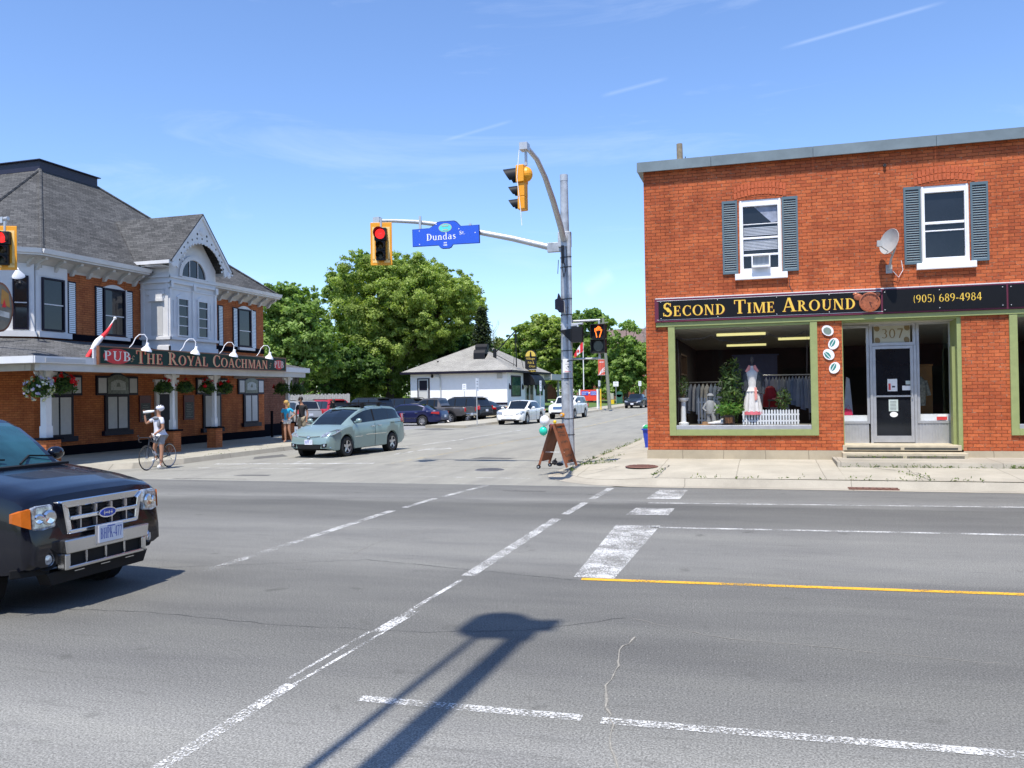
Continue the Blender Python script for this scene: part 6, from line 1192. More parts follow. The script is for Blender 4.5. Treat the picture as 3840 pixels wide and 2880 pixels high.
B('sig_black').ball((-29.1, 71.98, 3.68), (.12, .1, .17)).build('wall_lamp', wb, world=True); B('soffit').box(-22.9, 71.95, 3.35, -22.45, 72.09, 3.78).build('meter_box', wb, world=True)
def fwin(y0, y1, z0, z1):
    b = B('lacquer_navy'); x = -22; b.box(x, y0, z0, x+.05, y0+.14, z1); b.box(x, y1-.14, z0, x+.05, y1, z1); b.box(x, y0+.14, z1-.14, x+.05, y1-.14, z1); b.box(x, y0+.14, z0, x+.05, y1-.14, z0+.1); o = b.build('window', wb, world=True)
    B('pane_green').poly([(x+.02, y0+.14, z0+.1), (x+.02, y1-.14, z0+.1), (x+.02, y1-.14, z1-.14), (x+.02, y0+.14, z1-.14)]).build('pane', o, world=True)
M('pane_green', (.03, .10, .07), .12, var=.5, scale=1.5)
fwin(73.3, 76.4, 1.7, 3.62); fwin(81.9, 84.5, 1.75, 3.68)
b = B('alum'); x = -22; b.box(x+.001, 77.9, .8, x+.06, 78.2, 3.0); b.box(x+.001, 80.6, .8, x+.06, 80.9, 3.0); b.use(MATS['pane_dark']).box(x+.001, 78.21, .8, x+.04, 80.59, 2.9); b.use(MATS['panel_grey']).box(x+.041, 79.2, .8, x+.07, 79.5, 2.9); b.build('entrance_door', wb, world=True)
b = B('sig_black'); n_ = 10; pr0 = [(0, 3.95)]+[(1.15*math.sin(R(9*i)), 2.75+1.2*math.cos(R(9*i))) for i in range(n_+1)]
for i in range(n_):
    (d0, za), (d1, zb) = pr0[i+1], pr0[i+2] if i+2 < len(pr0) else pr0[-1]
    b.poly([(x+d0, 77.4, za), (x+d1, 77.4, zb), (x+d1, 81.4, zb), (x+d0, 81.4, za)])
for y in (77.4, 81.4): b.poly([(x, y, 2.75)]+[(x+d, y, z) for d, z in pr0[1:]])
b.build('awning', wb, world=True, smooth=40)
b = B('sig_black')
for y in (72.7, 76.9, 81.7, 84.9): b.ball((x+.1, y, 2.55), (.1, .12, .22)); b.box(x, y-.04, 2.5, x+.06, y+.04, 2.9)
b.build('wall_lantern', wb, world=True)
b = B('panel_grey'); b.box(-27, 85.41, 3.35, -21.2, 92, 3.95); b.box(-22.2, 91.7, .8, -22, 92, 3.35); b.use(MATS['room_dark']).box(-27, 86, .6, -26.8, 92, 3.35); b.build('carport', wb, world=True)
b = B('sig_black'); b.box(-25.62, 73.5, 4.55, -24.52, 74.4, 5.65); b.lathe([(.0, 0), (.45, 0), (.45, 1.1), (0, 1.1)], (-25.62, 73.95, 5.65), (1, 0, 0), 18); b.box(-26.0, 75.2, 5.5, -24.95, 76.0, 6.35); b.lathe([(0, 0), (.35, 0), (.35, 1.15), (0, 1.15)], (-26.05, 75.6, 6.35), (1, 0, 0), 14); b.build('rooftop_exhaust', wb, world=True)
b = B('sig_black').tube([(-23.75, 74.1, 4.6), (-23.75, 74.1, 6.0)], .13, 10).tube([(-29.0, 73.2, 4.3), (-29.0, 73.2, 5.1)], .08, 8).tube([(-23.75, 74.1, 5.3), (-23.75, 74.1, 6.1)], .16, 10); b.box(-24.0, 73.9, 4.5, -23.5, 74.3, 4.62); b.build('roof_vent', wb, world=True)
b = B('sig_black').tube([(-23.7, 74.1, 5.75), (-21.8, 74.3, 7.7)], .06, 6).tube([(-21.8, 74.3, 7.7), (-21.75, 74.3, 4.4)], .06, 6).tube([(-23.7, 74.1, 5.6), (-21.75, 74.3, 4.5)], .03, 6).tube([(-21.8, 74.3, 7.6), (-21.3, 75.0, 4.3)], .025, 6).tube([(-21.8, 74.3, 7.6), (-22.3, 75.2, 4.4)], .025, 6).build('roof_mast', wb, world=True)
t = thing('restaurant_sign', 'black arched sign with gold lettering above the white building entrance', 'sign', (-21.5, 78, 4.2))
x0, x1 = -21.98, -20.86
b = B('sig_black').prism([(x0, 78, 4.28), (x1, 78, 4.28), (x1, 78, 5.5)]+[((x0+x1)/2+.56*math.cos(R(a)), 78, 5.5+.62*math.sin(R(a))) for a in range(0, 181, 15)]+[(x0, 78, 5.5)], (0, .12, 0)); b.build('board', t, world=True)
b = B('fish_gold'); b.prism([((x0+x1)/2+.5*math.cos(R(a)), 77.99, 5.5+.55*math.sin(R(a))) for a in range(0, 181, 15)], (0, -.01, 0)); b.use(MATS['sig_black']).prism([(-21.5, 77.97, 5.5), (-21.3, 77.97, 5.5), (-21.34, 77.97, 5.85), (-21.42, 77.97, 5.98), (-21.47, 77.97, 5.85)], (0, -.01, 0)); b.build('gold_arch', t, world=True)
def stext(s, m_, name, par, o, u, v, h, width):
    """sans lettering from the built-in font, as a mesh"""
    cu = bpy.data.curves.new(name, 'FONT'); cu.body = s; cu.size = 1; cu.resolution_u = 2; tmp = bpy.data.objects.new('t', cu); C.objects.link(tmp); dg = bpy.context.evaluated_depsgraph_get(); dg.update()
    me = bpy.data.meshes.new_from_object(tmp.evaluated_get(dg)); bpy.data.objects.remove(tmp)
    xs_ = [v_.co.x for v_ in me.vertices]; ys_ = [v_.co.y for v_ in me.vertices]; kx = width/(max(xs_)-min(xs_)); ky = h/(max(ys_)-min(ys_)); x_, y_ = min(xs_), min(ys_); o, u, v = Vector(o), Vector(u), Vector(v)
    for v_ in me.vertices: v_.co = o+u*((v_.co.x-x_)*kx)+v*((v_.co.y-y_)*ky)
    me.materials.clear(); me.materials.append(MATS[m_]); ob = bpy.data.objects.new(name, me); C.objects.link(ob)
    if par is not None: ob.parent = par; ob.location = -Vector(par.location) if par.rotation_euler.z == 0 else (0, 0, 0)
    return ob
stext('Village', 'fish_gold', 'sign_lettering', t, (x0+.12, 77.98, 5.12), (1, 0, 0), (0, 0, 1), .28, .85); stext('Fish &', 'fish_gold', 'sign_lettering', t, (x0+.3, 77.98, 4.78), (1, 0, 0), (0, 0, 1), .24, .6); stext('Chips', 'fish_gold', 'sign_lettering', t, (x0+.4, 77.98, 4.4), (1, 0, 0), (0, 0, 1), .26, .6)
t = thing('restaurant_sign', 'narrow gold lettered strip hanging under the black arched sign', 'sign', (-21.4, 77.6, 3.9)); b = B('sig_black').box(-21.95, 77.6, 3.92, -20.8, 77.65, 4.2); b.use(MATS['fish_gold'])
for i in range(9): b.box(-21.9+i*.12, 77.59, 4.02, -21.82+i*.12, 77.599, 4.12+.03*(i % 2))
b.build('board', t, world=True)
# ================================================================ SMALL STREET FURNITURE
def small_sign(x, y, h, lab, w_=.3, hh=.45, face=(0, -1), m_='letter_white', z0=None):
    z0 = gz(y)+.15 if z0 is None else z0; t = thing('parking_sign', lab, 'sign', (x, y, z0)); B('alum').tube([(0, 0, 0), (0, 0, h)], .03, 6).build('post', t)
    f = Vector((*face, 0)).normalized(); s = Vector((f.y, -f.x, 0)); Z = Vector((0, 0, 1)); c = f*.04+Z*(h-hh/2)
    MB().use(MATS[m_]).prism([c-s*w_/2-Z*hh/2, c+s*w_/2-Z*hh/2, c+s*w_/2+Z*hh/2, c-s*w_/2+Z*hh/2], f*.01).build('plate', t)
    b = B('black_print'); 
    for k in (-.25, .05, .25): cc = c+f*.012+Z*hh*k; b.prism([cc-s*w_*.3-Z*.012, cc+s*w_*.3-Z*.012, cc+s*w_*.3+Z*.012, cc-s*w_*.3+Z*.012], f*.002)
    b.build('marks', t)
small_sign(-16.42, 47.6, 2.75, 'tall grey sign post with edge on white plate in front of the dark parked SUV', .3, .75, (1, -.25)); small_sign(-23.3, 64.5, 2.6, 'white parking sign against the white building wall above the pickup', .32, .6, (.3, -1))
small_sign(-17.5, 66.5, 2.75, 'sign post with narrow edge on plate behind the white sedan before the awning', .3, .85, (1, -.3)); small_sign(-14.9, 78.2, 2.7, 'sign post with white plate just left of the yellow guy wire guard', .3, .55, (1, -.5))
small_sign(-16.5, 97, 2.6, 'small white parking sign above the newspaper box', .6, .55); small_sign(-13.9, 98, 2.6, 'small white parking sign behind the dark car at far right', .35, .55, (.6, -1)); small_sign(-20.3, 86, 2.3, 'thin grey sign post standing by the carport of the white building', .12, .3, (1, -.2))
up2 = thing('utility_pole', 'leaning grey wooden utility pole with a red banner beyond the pedestrian signal', 'utility pole', (-13.9, 78.1, gz(78)+.15))
M('pole_grey', (.20, .21, .17), .9, var=.2); M('guard_yellow', (.75, .5, .02), .5); M('banner_red', (.62, .10, .06), .6); M('banner_white', (.75, .72, .72), .6)
B('pole_grey').tube([(0, 0, 0), (-.50, 0, 8.5)], [.17, .12], 10).build('shaft', up2)
B('pole_grey').tube([(-.7, 0, 8.0), (.0, 0, 8.1)], .05, 6).build('cross_arm', up2)
b = B('iron').tube([(-.45, -.05, 7.3), (-4, -9, 6.0)], .012, 4); b.tube([(-.46, -.05, 7.6), (-.6, -1.2, 1.8)], .015, 4); b.build('guy_wire', up2)
B('guard_yellow').tube([(-.58, -1.3, 0), (-.6, -1.2, 1.9)], .06, 8).build('guy_guard', up2)
t = thing('street_banner', 'small red and white banner hanging from the leaning utility pole', 'banner', (-14.6, 78.1, 3.7))
b = B('banner_red').box(-.32, 0, -.1, .30, .02, 1.32); b.build('cloth', t); b = B('alum').tube([(-.4, .01, 1.34), (.45, .01, 1.34)], .02, 6).tube([(-.4, .01, -.12), (.45, .01, -.12)], .02, 6); b.build('bracket', t)
b = B('banner_white')
for k in range(3): 
    for pl in arc(.55, -.5+k*.04, .85+k*.03, 1.15-k*.22, 100, 160, .07, .07, 8): b.poly([(max(-.31, min(.29, p[0])), -.003-.001*k, max(-.09, p[1])) for p in pl])
b.box(-.2, -.004, 1.05, .2, -.002, 1.12); b.build('print', t)
fl = thing('flagpole', 'tall white flagpole behind the red and blue post office sign', 'flagpole', (-17.35, 83, gz(83)+.1)); B('vinyl_white').tube([(0, 0, 0), (0, 0, 7.1)], [.06, .035], 8).ball((0, 0, 7.15), .08).build('mast', fl)
t = thing('flag', 'red and white maple leaf flag hanging limp from the white flagpole', 'flag', (-17.35, 82.95, 5.2))
b = MB(); ko = [(0, 1.95), (-.25, 1.75), (-.5, 1.1), (-.95, .45), (-.75, .25), (-.4, .55), (0, .9)]
def seg(i, m_): pass
for a, c_, m_ in ((0, .33, 'flag_red'), (.33, .7, 'flag_white'), (.7, 1, 'flag_red')):
    b.use(MATS[m_]); q = lambda t_, k: Vector((-.9*t_, .06*math.sin(t_*9), 1.95-1.3*t_-k*(1.05-.65*t_)))
    for i in range(4): t0 = a+(c_-a)*i/4; t1 = a+(c_-a)*(i+1)/4; b.poly([q(t0, 0), q(t1, 0), q(t1, 1), q(t0, 1)])
b.use(MATS['flag_red']); b.ball((-.48, -.06, .9), (.12, .02, .18), 6, 4); o = b.build('cloth', t); o.modifiers.new('s', 'SOLIDIFY').thickness = .01
t = thing('post_office_sign', 'red sign with blue top reading CANADA POST behind the bush', 'sign', (-16.1, 79.5, gz(79)+.2))
M('post_red', (.72, .06, .03), .5, var=.04); M('post_blue', (.02, .08, .5), .5)
b = B('letter_white').box(-1.0, 0, 0, -.86, .2, 1.85).box(.72, 0, 0, .86, .2, 1.85); b.build('post', t); b = B('post_red').box(-.85, .02, .75, .715, .18, 1.8); b.build('board', t); b = B('post_blue').box(-.75, .0, 1.28, -.08, .018, 1.66).box(.12, .0, 1.28, .68, .018, 1.66); b.build('blue_panel', t); B('letter_white').prism([(-.06, .0, 1.4), (.1, .0, 1.5), (-.06, .0, 1.6)], (0, .015, 0)).build('emblem', t)
for s, x_, z_, w_ in (('CANADA', -.72, 1.5, .6), ('POST', -.72, 1.32, .42), ('POSTES', .15, 1.5, .5), ('CANADA', .15, 1.32, .5)): stext(s, 'letter_white', 'sign_lettering', t, (x_, -.01, z_), (1, 0, 0), (0, 0, 1), .12, w_).location = (0, 0, 0)
t = thing('newspaper_box', 'white and yellow newspaper box on the far sidewalk', 'newspaper box', (-17.1, 97.5, gz(97)+.15)); B('cream_glass').box(-.25, -.2, .55, .25, .2, 1.25).build('box', t, bevel=.02); B('guard_yellow').box(-.3, -.22, 0, .3, .2, .5).build('base', t, bevel=.02)
M('mail_green', (.03, .12, .08), .5); t = thing('relay_box', 'dark green mail relay box beside the newspaper box', 'mailbox', (-16.35, 98.5, gz(98)+.15)); b = B('mail_green'); b.box(-.35, -.3, .1, .35, .3, 1.1); b.lathe([(0, 0), (.35, 0), (.35, .6), (0, .6)], (0, -.3, 1.1), (0, 1, 0), 16); b.build('box', t); 
b = B('mail_green')
for x_ in (-.3, .25): b.box(x_, -.28, 0, x_+.05, -.23, .1); b.box(x_, .2, 0, x_+.05, .25, .1)
b.build('feet', t)
fe = thing('plank_fence', 'weathered grey plank fence behind the parked minivans', 'fence', (-35, 60.5, 0))
M('fence_grey', (.34, .33, .31), .9, var=.25, scale=6)
b = B('fence_grey')
for i in range(44): b.box(-38.5+i*.16, 60.5, .1, -38.5+i*.16+.145, 60.53, 2.15+.04*math.sin(i*3))
b.build('planks', fe, world=True); b = B('fence_grey')
for x_ in (-38.4, -36.2, -34, -31.7): b.box(x_, 60.54, 0, x_+.1, 60.64, 2.2)
b.build('post', fe, world=True)
b = B('iron')
for (a, c_) in (((-31, 82, 7.0), (-13.9, 78, 7.6)), ((-31, 90, 5.2), (-14.0, 78.05, 6.6)), ((-31, 84, 4.6), (-14.0, 78.1, 5.6))): pass
def wire(a, c_, lab): 
    a, c_ = Vector(a), Vector(c_); pts = [a.lerp(c_, i/12)-Vector((0, 0, .5*math.sin(math.pi*i/12))) for i in range(13)]; tag(B('iron').tube(pts, .014, 4).build('overhead_wire'), lab, 'wire', 'wires running to the leaning utility pole')
wire((-23.7, 82, 6.2), (-14.35, 78.1, 8.0), 'overhead wire running from the white roof to the leaning pole, topmost'); wire((-23.7, 84, 5.0), (-14.25, 78.1, 6.9), 'overhead wire running from behind the white roof to the leaning pole, lowest'); wire((-14.3, 78.1, 8.1), (-6, 92, 8.3), 'overhead wire leaving the leaning pole to the right above the trees')
hs_ = thing('brick_house', 'brown roofed brick house half hidden behind the far trees on the right', 'house', (-20, 125, 1)); brick_mat('far_brick', (.26, .10, .06), (.20, .075, .05), (.3, .25, .2), .25, .08, .008)
B('far_brick').box(-25, 121, .5, -13, 132, 8.9).build('wall', hs_, world=True); M('brown_roof', (.16, .11, .095), .9, var=.2, scale=2)
b = B('brown_roof'); b.poly([(-25.5, 120.4, 8.8), (-12.5, 120.4, 8.8), (-13, 126.5, 11.4), (-25, 126.5, 11.4)]); b.poly([(-12.5, 132.6, 8.8), (-25.5, 132.6, 8.8), (-25, 126.5, 11.4), (-13, 126.5, 11.4)]); b.build('roof', hs_, world=True)
for x_ in (-23.5, -20.5, -17.5): B('vinyl_white').box(x_, 120.9, 6.0, x_+1.2, 120.98, 7.6).build('window', hs_, world=True)
h2 = thing('far_house', 'house with a brownish gabled roof seen between trees above the white building', 'house', (-35.5, 130, 1)); B('far_brick').box(-39, 128, .5, -33, 136, 9.5).build('wall', h2, world=True); b = B('brown_roof'); b.poly([(-39.3, 127.6, 9.3), (-36, 127.6, 12.0), (-36, 136, 12.0), (-39.3, 136, 9.3)]); b.poly([(-32.7, 127.6, 9.3), (-32.7, 136, 9.3), (-36, 136, 12.0), (-36, 127.6, 12.0)]); b.use(MATS['far_brick']).poly([(-39, 128, 9.5), (-33, 128, 9.5), (-36, 128, 11.8)]); b.build('roof', h2, world=True)
# ================================================================ 
leaf_mat('leaf_green', (.13, .18, .035), (.26, .34, .07), (.44, .51, .17)); leaf_mat('leaf_mid', (.10, .165, .035), (.19, .29, .065), (.32, .43, .14)); leaf_mat('leaf_dark', (.035, .075, .018), (.075, .14, .03), (.14, .22, .05)); leaf_mat('leaf_conifer', (.02, .035, .018), (.045, .065, .035), (.09, .11, .06)); leaf_mat('leaf_pale', (.09, .11, .04), (.17, .2, .07), (.26, .3, .12))
M('bark', (.11, .085, .06), .95, var=.3, scale=8)
def tree(base, lumps, lab, m_, dens=150, size=.17, seed=1, name='tree', depth=.75, shape=1.0, group='leafy trees beyond the parking lot and road'):
    g = np.random.default_rng(seed); t = thing(name, lab, 'tree', base, group=group)
    Ps, Ns, Rn = [], [], []
    cz = np.mean([l[1] for l in lumps]); W = max(abs(l[0]) for l in lumps)+1
    subs = []
    for (x, z, r) in lumps:
        ymax = math.sqrt(max(.05, 1-min(.95, (abs(x)/W)**2)))*W*depth
        for y in ([0] if ymax < r*.6 else [-ymax*.75, -ymax*.25, ymax*.3, ymax*.8]): subs.append((x+g.normal(0, .15*r), y+g.normal(0, .2*r), z+g.normal(0, .1*r), r*g.uniform(.82, 1.0)))
    for (x, y, z, r) in subs:
        k = int(6+r*r*9)
        for _ in range(k):                              # leafy tufts on the lump surface
            d = g.normal(size=3); d /= np.linalg.norm(d); d[2] = d[2]*.9+.12
            c = np.array([x, y, z])+d*r*g.uniform(.45, 1.22); tr = r*g.uniform(.09, .31)*shape; n = int(dens*tr*tr*7)
            if n < 6: n = 6
            dd = g.normal(size=(n, 3)); dd /= np.linalg.norm(dd, axis=1, keepdims=True); rr = g.uniform(.2, 1.35, n)[:, None]
            P = c+dd*rr*tr*np.array([1.15, 1.15, .8]); nn_ = dd*.8+d*.5+np.array([0, -.1, .4])+g.normal(0, .7, (n, 3)); nn_ /= np.linalg.norm(nn_, axis=1, keepdims=True)
            Ps.append(P); Ns.append(nn_); Rn.append(np.full(n, g.uniform(.15, .85))+g.normal(0, .18, n))
    P = np.concatenate(Ps); Nn = np.concatenate(Ns); Rr = np.concatenate(Rn)
    k = P[:, 2] > .25; P, Nn, Rr = P[k], Nn[k], Rr[k]
    leaf_obj('crown', P, Nn, g.uniform(size*.6, size*1.25, len(P)), MATS[m_], rnd=Rr, parent=t, world=False, seed=seed)
    b = B('bark'); H_ = max(l[1] for l in lumps); tw = .022*H_+.05
    b.tube([(0, 0, -.2), (.1, 0, H_*.25), (-.1, .1, H_*.5), (0, 0, H_*.8)], [tw*1.3, tw, tw*.7, tw*.25], 9)
    for (x, z, r) in lumps[:14]: z0_ = max(H_*.15, z*.45); b.tube([(0, 0, z0_), (x*.5, g.uniform(-.6, .6), (z0_+z)/2+.2), (x, g.uniform(-.8, .8), z)], [tw*.45, tw*.28, .03], 6)
    b.build('trunk', t); return t
tree((-36.93, 79.7, 0.24), [(-1.77, 15.1, 1.1), (0.2, 14.4, 1.6), (2.75, 14.2, 1.45), (4.47, 14.03, 1.51), (6.93, 13.18, 1.32), (8.22, 11.89, 1.32), (9.2, 10.2, 1.2), (-1.81, 12.92, 1.9), (1.34, 12.59, 2.17), (4.05, 11.73, 2.14), (6.32, 10.56, 1.86), (-2.65, 10.23, 1.82), (0.13, 9.56, 2.17), (3.24, 9.09, 2.14), (5.9, 8.1, 1.59), (7.79, 8.91, 1.24), (-3.89, 7.72, 1.92), (-1.11, 6.53, 2.18), (2.03, 6.44, 1.8), (-5.15, 5.19, 1.46), (-2.74, 4.03, 2.0), (0.04, 3.6, 1.81), (-4.38, 2.41, 1.46), (-1.57, 2.19, 1.45), (0.8, 2.33, 0.9), (4.93, 6.89, 1.07)], 'largest tree, broad and bright green, left of the white building', 'leaf_green', dens=150, size=.13, seed=3, depth=.55)
tree((-46.71, 89.7, 0.35), [(-0.71, 15.03, 1.55), (-2.12, 13.65, 1.03), (-0.28, 13.15, 1.45), (-0.99, 11.73, 0.93), (0.89, 14.54, 1.03), (2.29, 17.55, 1.02), (0.69, 9.96, 1.38), (2.53, 15.94, 1.15)], 'tall narrow darker tree sticking out behind the left of the largest tree', 'leaf_mid', dens=110, size=.2, seed=4, depth=.3)
tree((-38.49, 64, 0.07), [(-0.72, 10.99, 0.9), (-1.58, 10.58, 1.06), (0.46, 10.48, 1.2), (-0.41, 9.02, 1.58), (1.29, 8.95, 1.12), (2.11, 8.02, 1.12), (-1.96, 8.33, 1.51), (0.41, 6.88, 1.73), (2.42, 6.37, 1.27), (-0.97, 5.42, 1.58), (1.23, 4.76, 1.57), (2.73, 4.87, 0.89)], 'feathery green tree rising just right of the pub roof', 'leaf_mid', dens=110, size=.17, seed=5, depth=.5)
tree((-43.49, 72, 0.15), [(-2.42, 7.52, 1.54), (-1.68, 5.11, 1.53), (0.98, 3.36, 1.18), (2.67, 2.99, 0.92), (-0.36, 3.38, 1.19), (3.5, 5.5, 1.5), (6, 5.0, 1.6), (8, 4.0, 1.4), (5, 2.8, 1.2)], 'low dark green tree filling the gap behind the porch end', 'leaf_dark', dens=90, size=.2, seed=6, depth=.35)
tree((-27.5, 90, 0.35), [(-6, 3, 1.9), (-8, 4.5, 2), (-4, 4, 2), (-9, 7, 2.2), (-2, 5, 1.8), (0, 4.4, 1.5), (-6, 7, 2)], 'dark tree mass standing close behind the white building roof', 'leaf_dark', dens=60, size=.26, seed=61, depth=.4)
tree((-35.55, 115, 0.63), [(-0.42, 7.21, 1.25), (0.91, 8.17, 1.37), (-1.19, 8.23, 0.88), (1.4, 6.66, 1.25), (3, 6, 1.4), (5, 6.5, 1.5), (6, 5, 1.6)], 'pale small tree directly above the white building roof ridge', 'leaf_pale', dens=60, size=.24, seed=7, depth=.4)
tree((-27.82, 108, 0.55), [(-2.25, 9.62, 1.28), (-0.31, 10.71, 1.27), (1.11, 10.19, 1.5), (-0.34, 8.62, 1.85), (1.78, 7.63, 1.38), (-1.82, 6.81, 1.74), (0.56, 5.81, 1.85), (1.48, 3.48, 1.38), (2.05, 9.46, 1.15), (3.2, 6, 1.5), (3.4, 8.5, 1.2), (-4, 7.4, 1.4), (-3.6, 5.2, 1.5)], 'green tree directly left of the signal pole above the restaurant sign', 'leaf_green', dens=60, size=.24, seed=8, depth=.45)
tree((-21.31, 106, 0.53), [(-0.97, 10.35, 1.23), (0.63, 10.73, 1.23), (2.19, 10.0, 1.11), (-0.78, 8.32, 1.34), (0.33, 6.5, 1.79), (-1.3, 4.3, 1.57), (-0.88, 2.27, 1.34), (1.41, 3.79, 1.78), (1.49, 8.25, 1.34), (-2.8, 6.5, 1.5), (-2.6, 3.5, 1.5), (3, 6, 1.2), (2.8, 2.2, 1.3)], 'green tree directly behind the lit pedestrian signal', 'leaf_mid', dens=60, size=.24, seed=9, depth=.45)
tree((-16.35, 103, 0.49), [(0.37, 9.59, 0.86), (1.22, 9.12, 0.6), (-0.74, 7.8, 1.08), (0.97, 6.67, 1.28), (-0.79, 5.0, 1.83), (1.14, 4.52, 1.6), (2.03, 6.21, 0.96), (-0.18, 2.84, 1.61), (1.75, 2.37, 1.28), (-1.92, 2.01, 1.29), (3.4, 4.8, 1.5), (4.5, 3, 1.7), (3.6, 6.8, 1.0)], 'flat topped dark tree just left of the brick shop corner behind the cars', 'leaf_mid', dens=60, size=.23, seed=10, depth=.45)
# spruce with whorled branches
t = thing('spruce_tree', 'dark drooping spruce at the right edge of the largest tree', 'tree', (-26.1, 77.5, .2)); g = np.random.default_rng(12); Ps = []; Ns = []
for i in range(26):
    z = 3.2+i*.27; rad = 1.75*(1-(i/27))**.8+.15
    for k in range(9):
        a = k*.7+i*1.1; L_ = rad*g.uniform(.75, 1.15); n = 55; s = g.uniform(.1, 1, n)[:, None]; d = np.array([math.cos(a), math.sin(a), -.28]); P = np.array([0, 0, z])+d*s*L_+g.normal(0, .09, (n, 3)); nn_ = np.array([0, 0, 1])+g.normal(0, .6, (n, 3)); nn_ /= np.linalg.norm(nn_, axis=1, keepdims=True); Ps.append(P); Ns.append(nn_)
leaf_obj('crown', np.concatenate(Ps), np.concatenate(Ns), g.uniform(.08, .17, sum(map(len, Ps))), MATS['leaf_conifer'], parent=t, world=False, seed=3); B('bark').tube([(0, 0, 0), (0, 0, 10.2)], [.22, .03], 8).build('trunk', t)
# leafless twiggy trees
def bare(base, H_, lab, seed):
    rnd = random.Random(seed); t = thing('bare_tree', lab, 'tree', base); b = B('twig_grey')
    b.tube([(0, 0, 0), (.1, 0, H_*.5), (0, 0, H_)], [.14, .08, .01], 6)
    for i in range(26):
        z = H_*rnd.uniform(.4, .9); a = rnd.uniform(0, 6.28); L_ = rnd.uniform(.6, 1.8); p = Vector((0, 0, z)); q = p+Vector((math.cos(a)*L_*.6, math.sin(a)*L_*.6, L_)); b.tube([p, (p+q)/2+Vector((math.cos(a)*.1, 0, -.05)), q], [.035, .022, .006], 4)
        for _ in range(3): m0 = p.lerp(q, rnd.uniform(.3, .9)); b.tube([m0, m0+Vector((rnd.uniform(-.4, .4), rnd.uniform(-.4, .4), rnd.uniform(.2, .7)))], [.014, .004], 3)
    b.build('branches', t)
M('twig_grey', (.30, .28, .26), .9)
bare((-36.16, 112, .59), 11.4, 'leafless grey twiggy tree above the white building roof mast', 1); bare((-14.9, 110, .57), 10.6, 'leafless grey twiggy tree beside the brick shop corner', 2)
def bush(base, rx, rz, lab, m_, n, size, seed, name='bush'):
    g = np.random.default_rng(seed); t = thing(name, lab, 'bush', base); Ps, Ns, Rr = [], [], []
    for _ in range(26):
        d = g.normal(size=3); d /= np.linalg.norm(d); d[2] = abs(d[2]); c = d*np.array([rx, rx, rz])*g.uniform(.5, .9); k = n//26; dd = g.normal(size=(k, 3)); dd /= np.linalg.norm(dd, axis=1, keepdims=True); Ps.append(c+dd*g.uniform(.4, 1, (k, 1))*rx*.32); q = dd+d*.6+g.normal(0, .4, (k, 3)); Ns.append(q/np.linalg.norm(q, axis=1, keepdims=True)); Rr.append(np.full(k, g.uniform(.1, .9)))
    P = np.concatenate(Ps); P[:, 2] = np.maximum(P[:, 2], .02); leaf_obj('foliage', P, np.concatenate(Ns), g.uniform(size*.6, size*1.2, len(P)), MATS[m_], rnd=np.concatenate(Rr), parent=t, world=False, seed=seed)
    B('bark').tube([(0, 0, 0), (0, 0, rz*.8)], .05, 5).tube([(0, 0, 0), (rx*.4, 0, rz*.6)], .03, 5).tube([(0, 0, 0), (-rx*.4, 0, rz*.6)], .03, 5).build('stem', t)
bush((-16.9, 77.5, .5), 1.25, .95, 'low spreading green bush in front of the red and blue sign', 'leaf_green', 2600, .10, 31)
bush((-35.6, 59.2, .05), 1.0, 1.7, 'yellowish bush in front of the plank fence, left one', 'leaf_green', 1800, .12, 32); bush((-33.9, 59.4, .05), 1.0, 1.3, 'lighter weedy bush in front of the right end of the plank fence', 'leaf_pale', 1500, .12, 33)
bush((-37.6, 61.5, .05), 1.5, 2.4, 'darker tall bush growing at the left end of the plank fence', 'leaf_mid', 2400, .14, 34); bush((-19.6, 62.5, .3), .5, .45, 'small shrub on the gravel bank behind the dark sedan', 'leaf_mid', 400, .07, 35)
o = leaf_obj('far_wood', *(lambda g: ((lambda P: (P, (lambda q: q/np.linalg.norm(q, axis=1, keepdims=True))(np.stack([g.normal(0, .5, len(P)), -np.abs(g.normal(.5, .5, len(P))), np.abs(g.normal(.6, .4, len(P)))], 1)), g.uniform(.22, .5, len(P))))((lambda X: np.stack([X, 138+g.normal(0, 1.5, len(X)), 1+g.uniform(0, 1, len(X))**.8*(6.6+1.2*np.sin(X*.31)+.9*np.sin(X*.83+1)+.5*np.sin(X*2.1))], 1))(g.uniform(-95, 40, 26000)))))(np.random.default_rng(77)), MATS['leaf_mid'], parent=None, seed=78); tag(o, 'distant green belt of trees closing the view behind the houses', 'wood', kind='stuff')
# ================================================================ VEHICLES
def paint(name, col, metal=0.0, rough=.3): return M(name, col, rough, metal, var=.02, scale=2, coat=.5, spec=.3)
paint('paint_seafoam', (.25, .345, .335), .35, .32); paint('paint_black', (.002, .003, .009), 0, .22); paint('paint_navy', (.012, .016, .065), .2, .3); paint('paint_grey', (.09, .085, .085), .3, .35); paint('paint_darkgrey', (.022, .024, .028), .2, .3)
paint('paint_white', (.72, .72, .68), 0, .3); paint('paint_silver', (.42, .40, .37), .4, .35); paint('paint_red', (.45, .015, .03), .1, .3); paint('paint_midnight', (.018, .022, .032), .3, .3)
M('car_glass', (.008, .012, .016), .03, var=0, spec=.5); M('car_glass_tint', (.008, .009, .011), .05, var=0, spec=.7); M('tyre', (.018, .018, .019), .8, var=.1); M('rim', (.5, .5, .52), .3, metal=.8, var=.05); M('plastic_black', (.009, .009, .010), .65, var=.1, spec=.25)
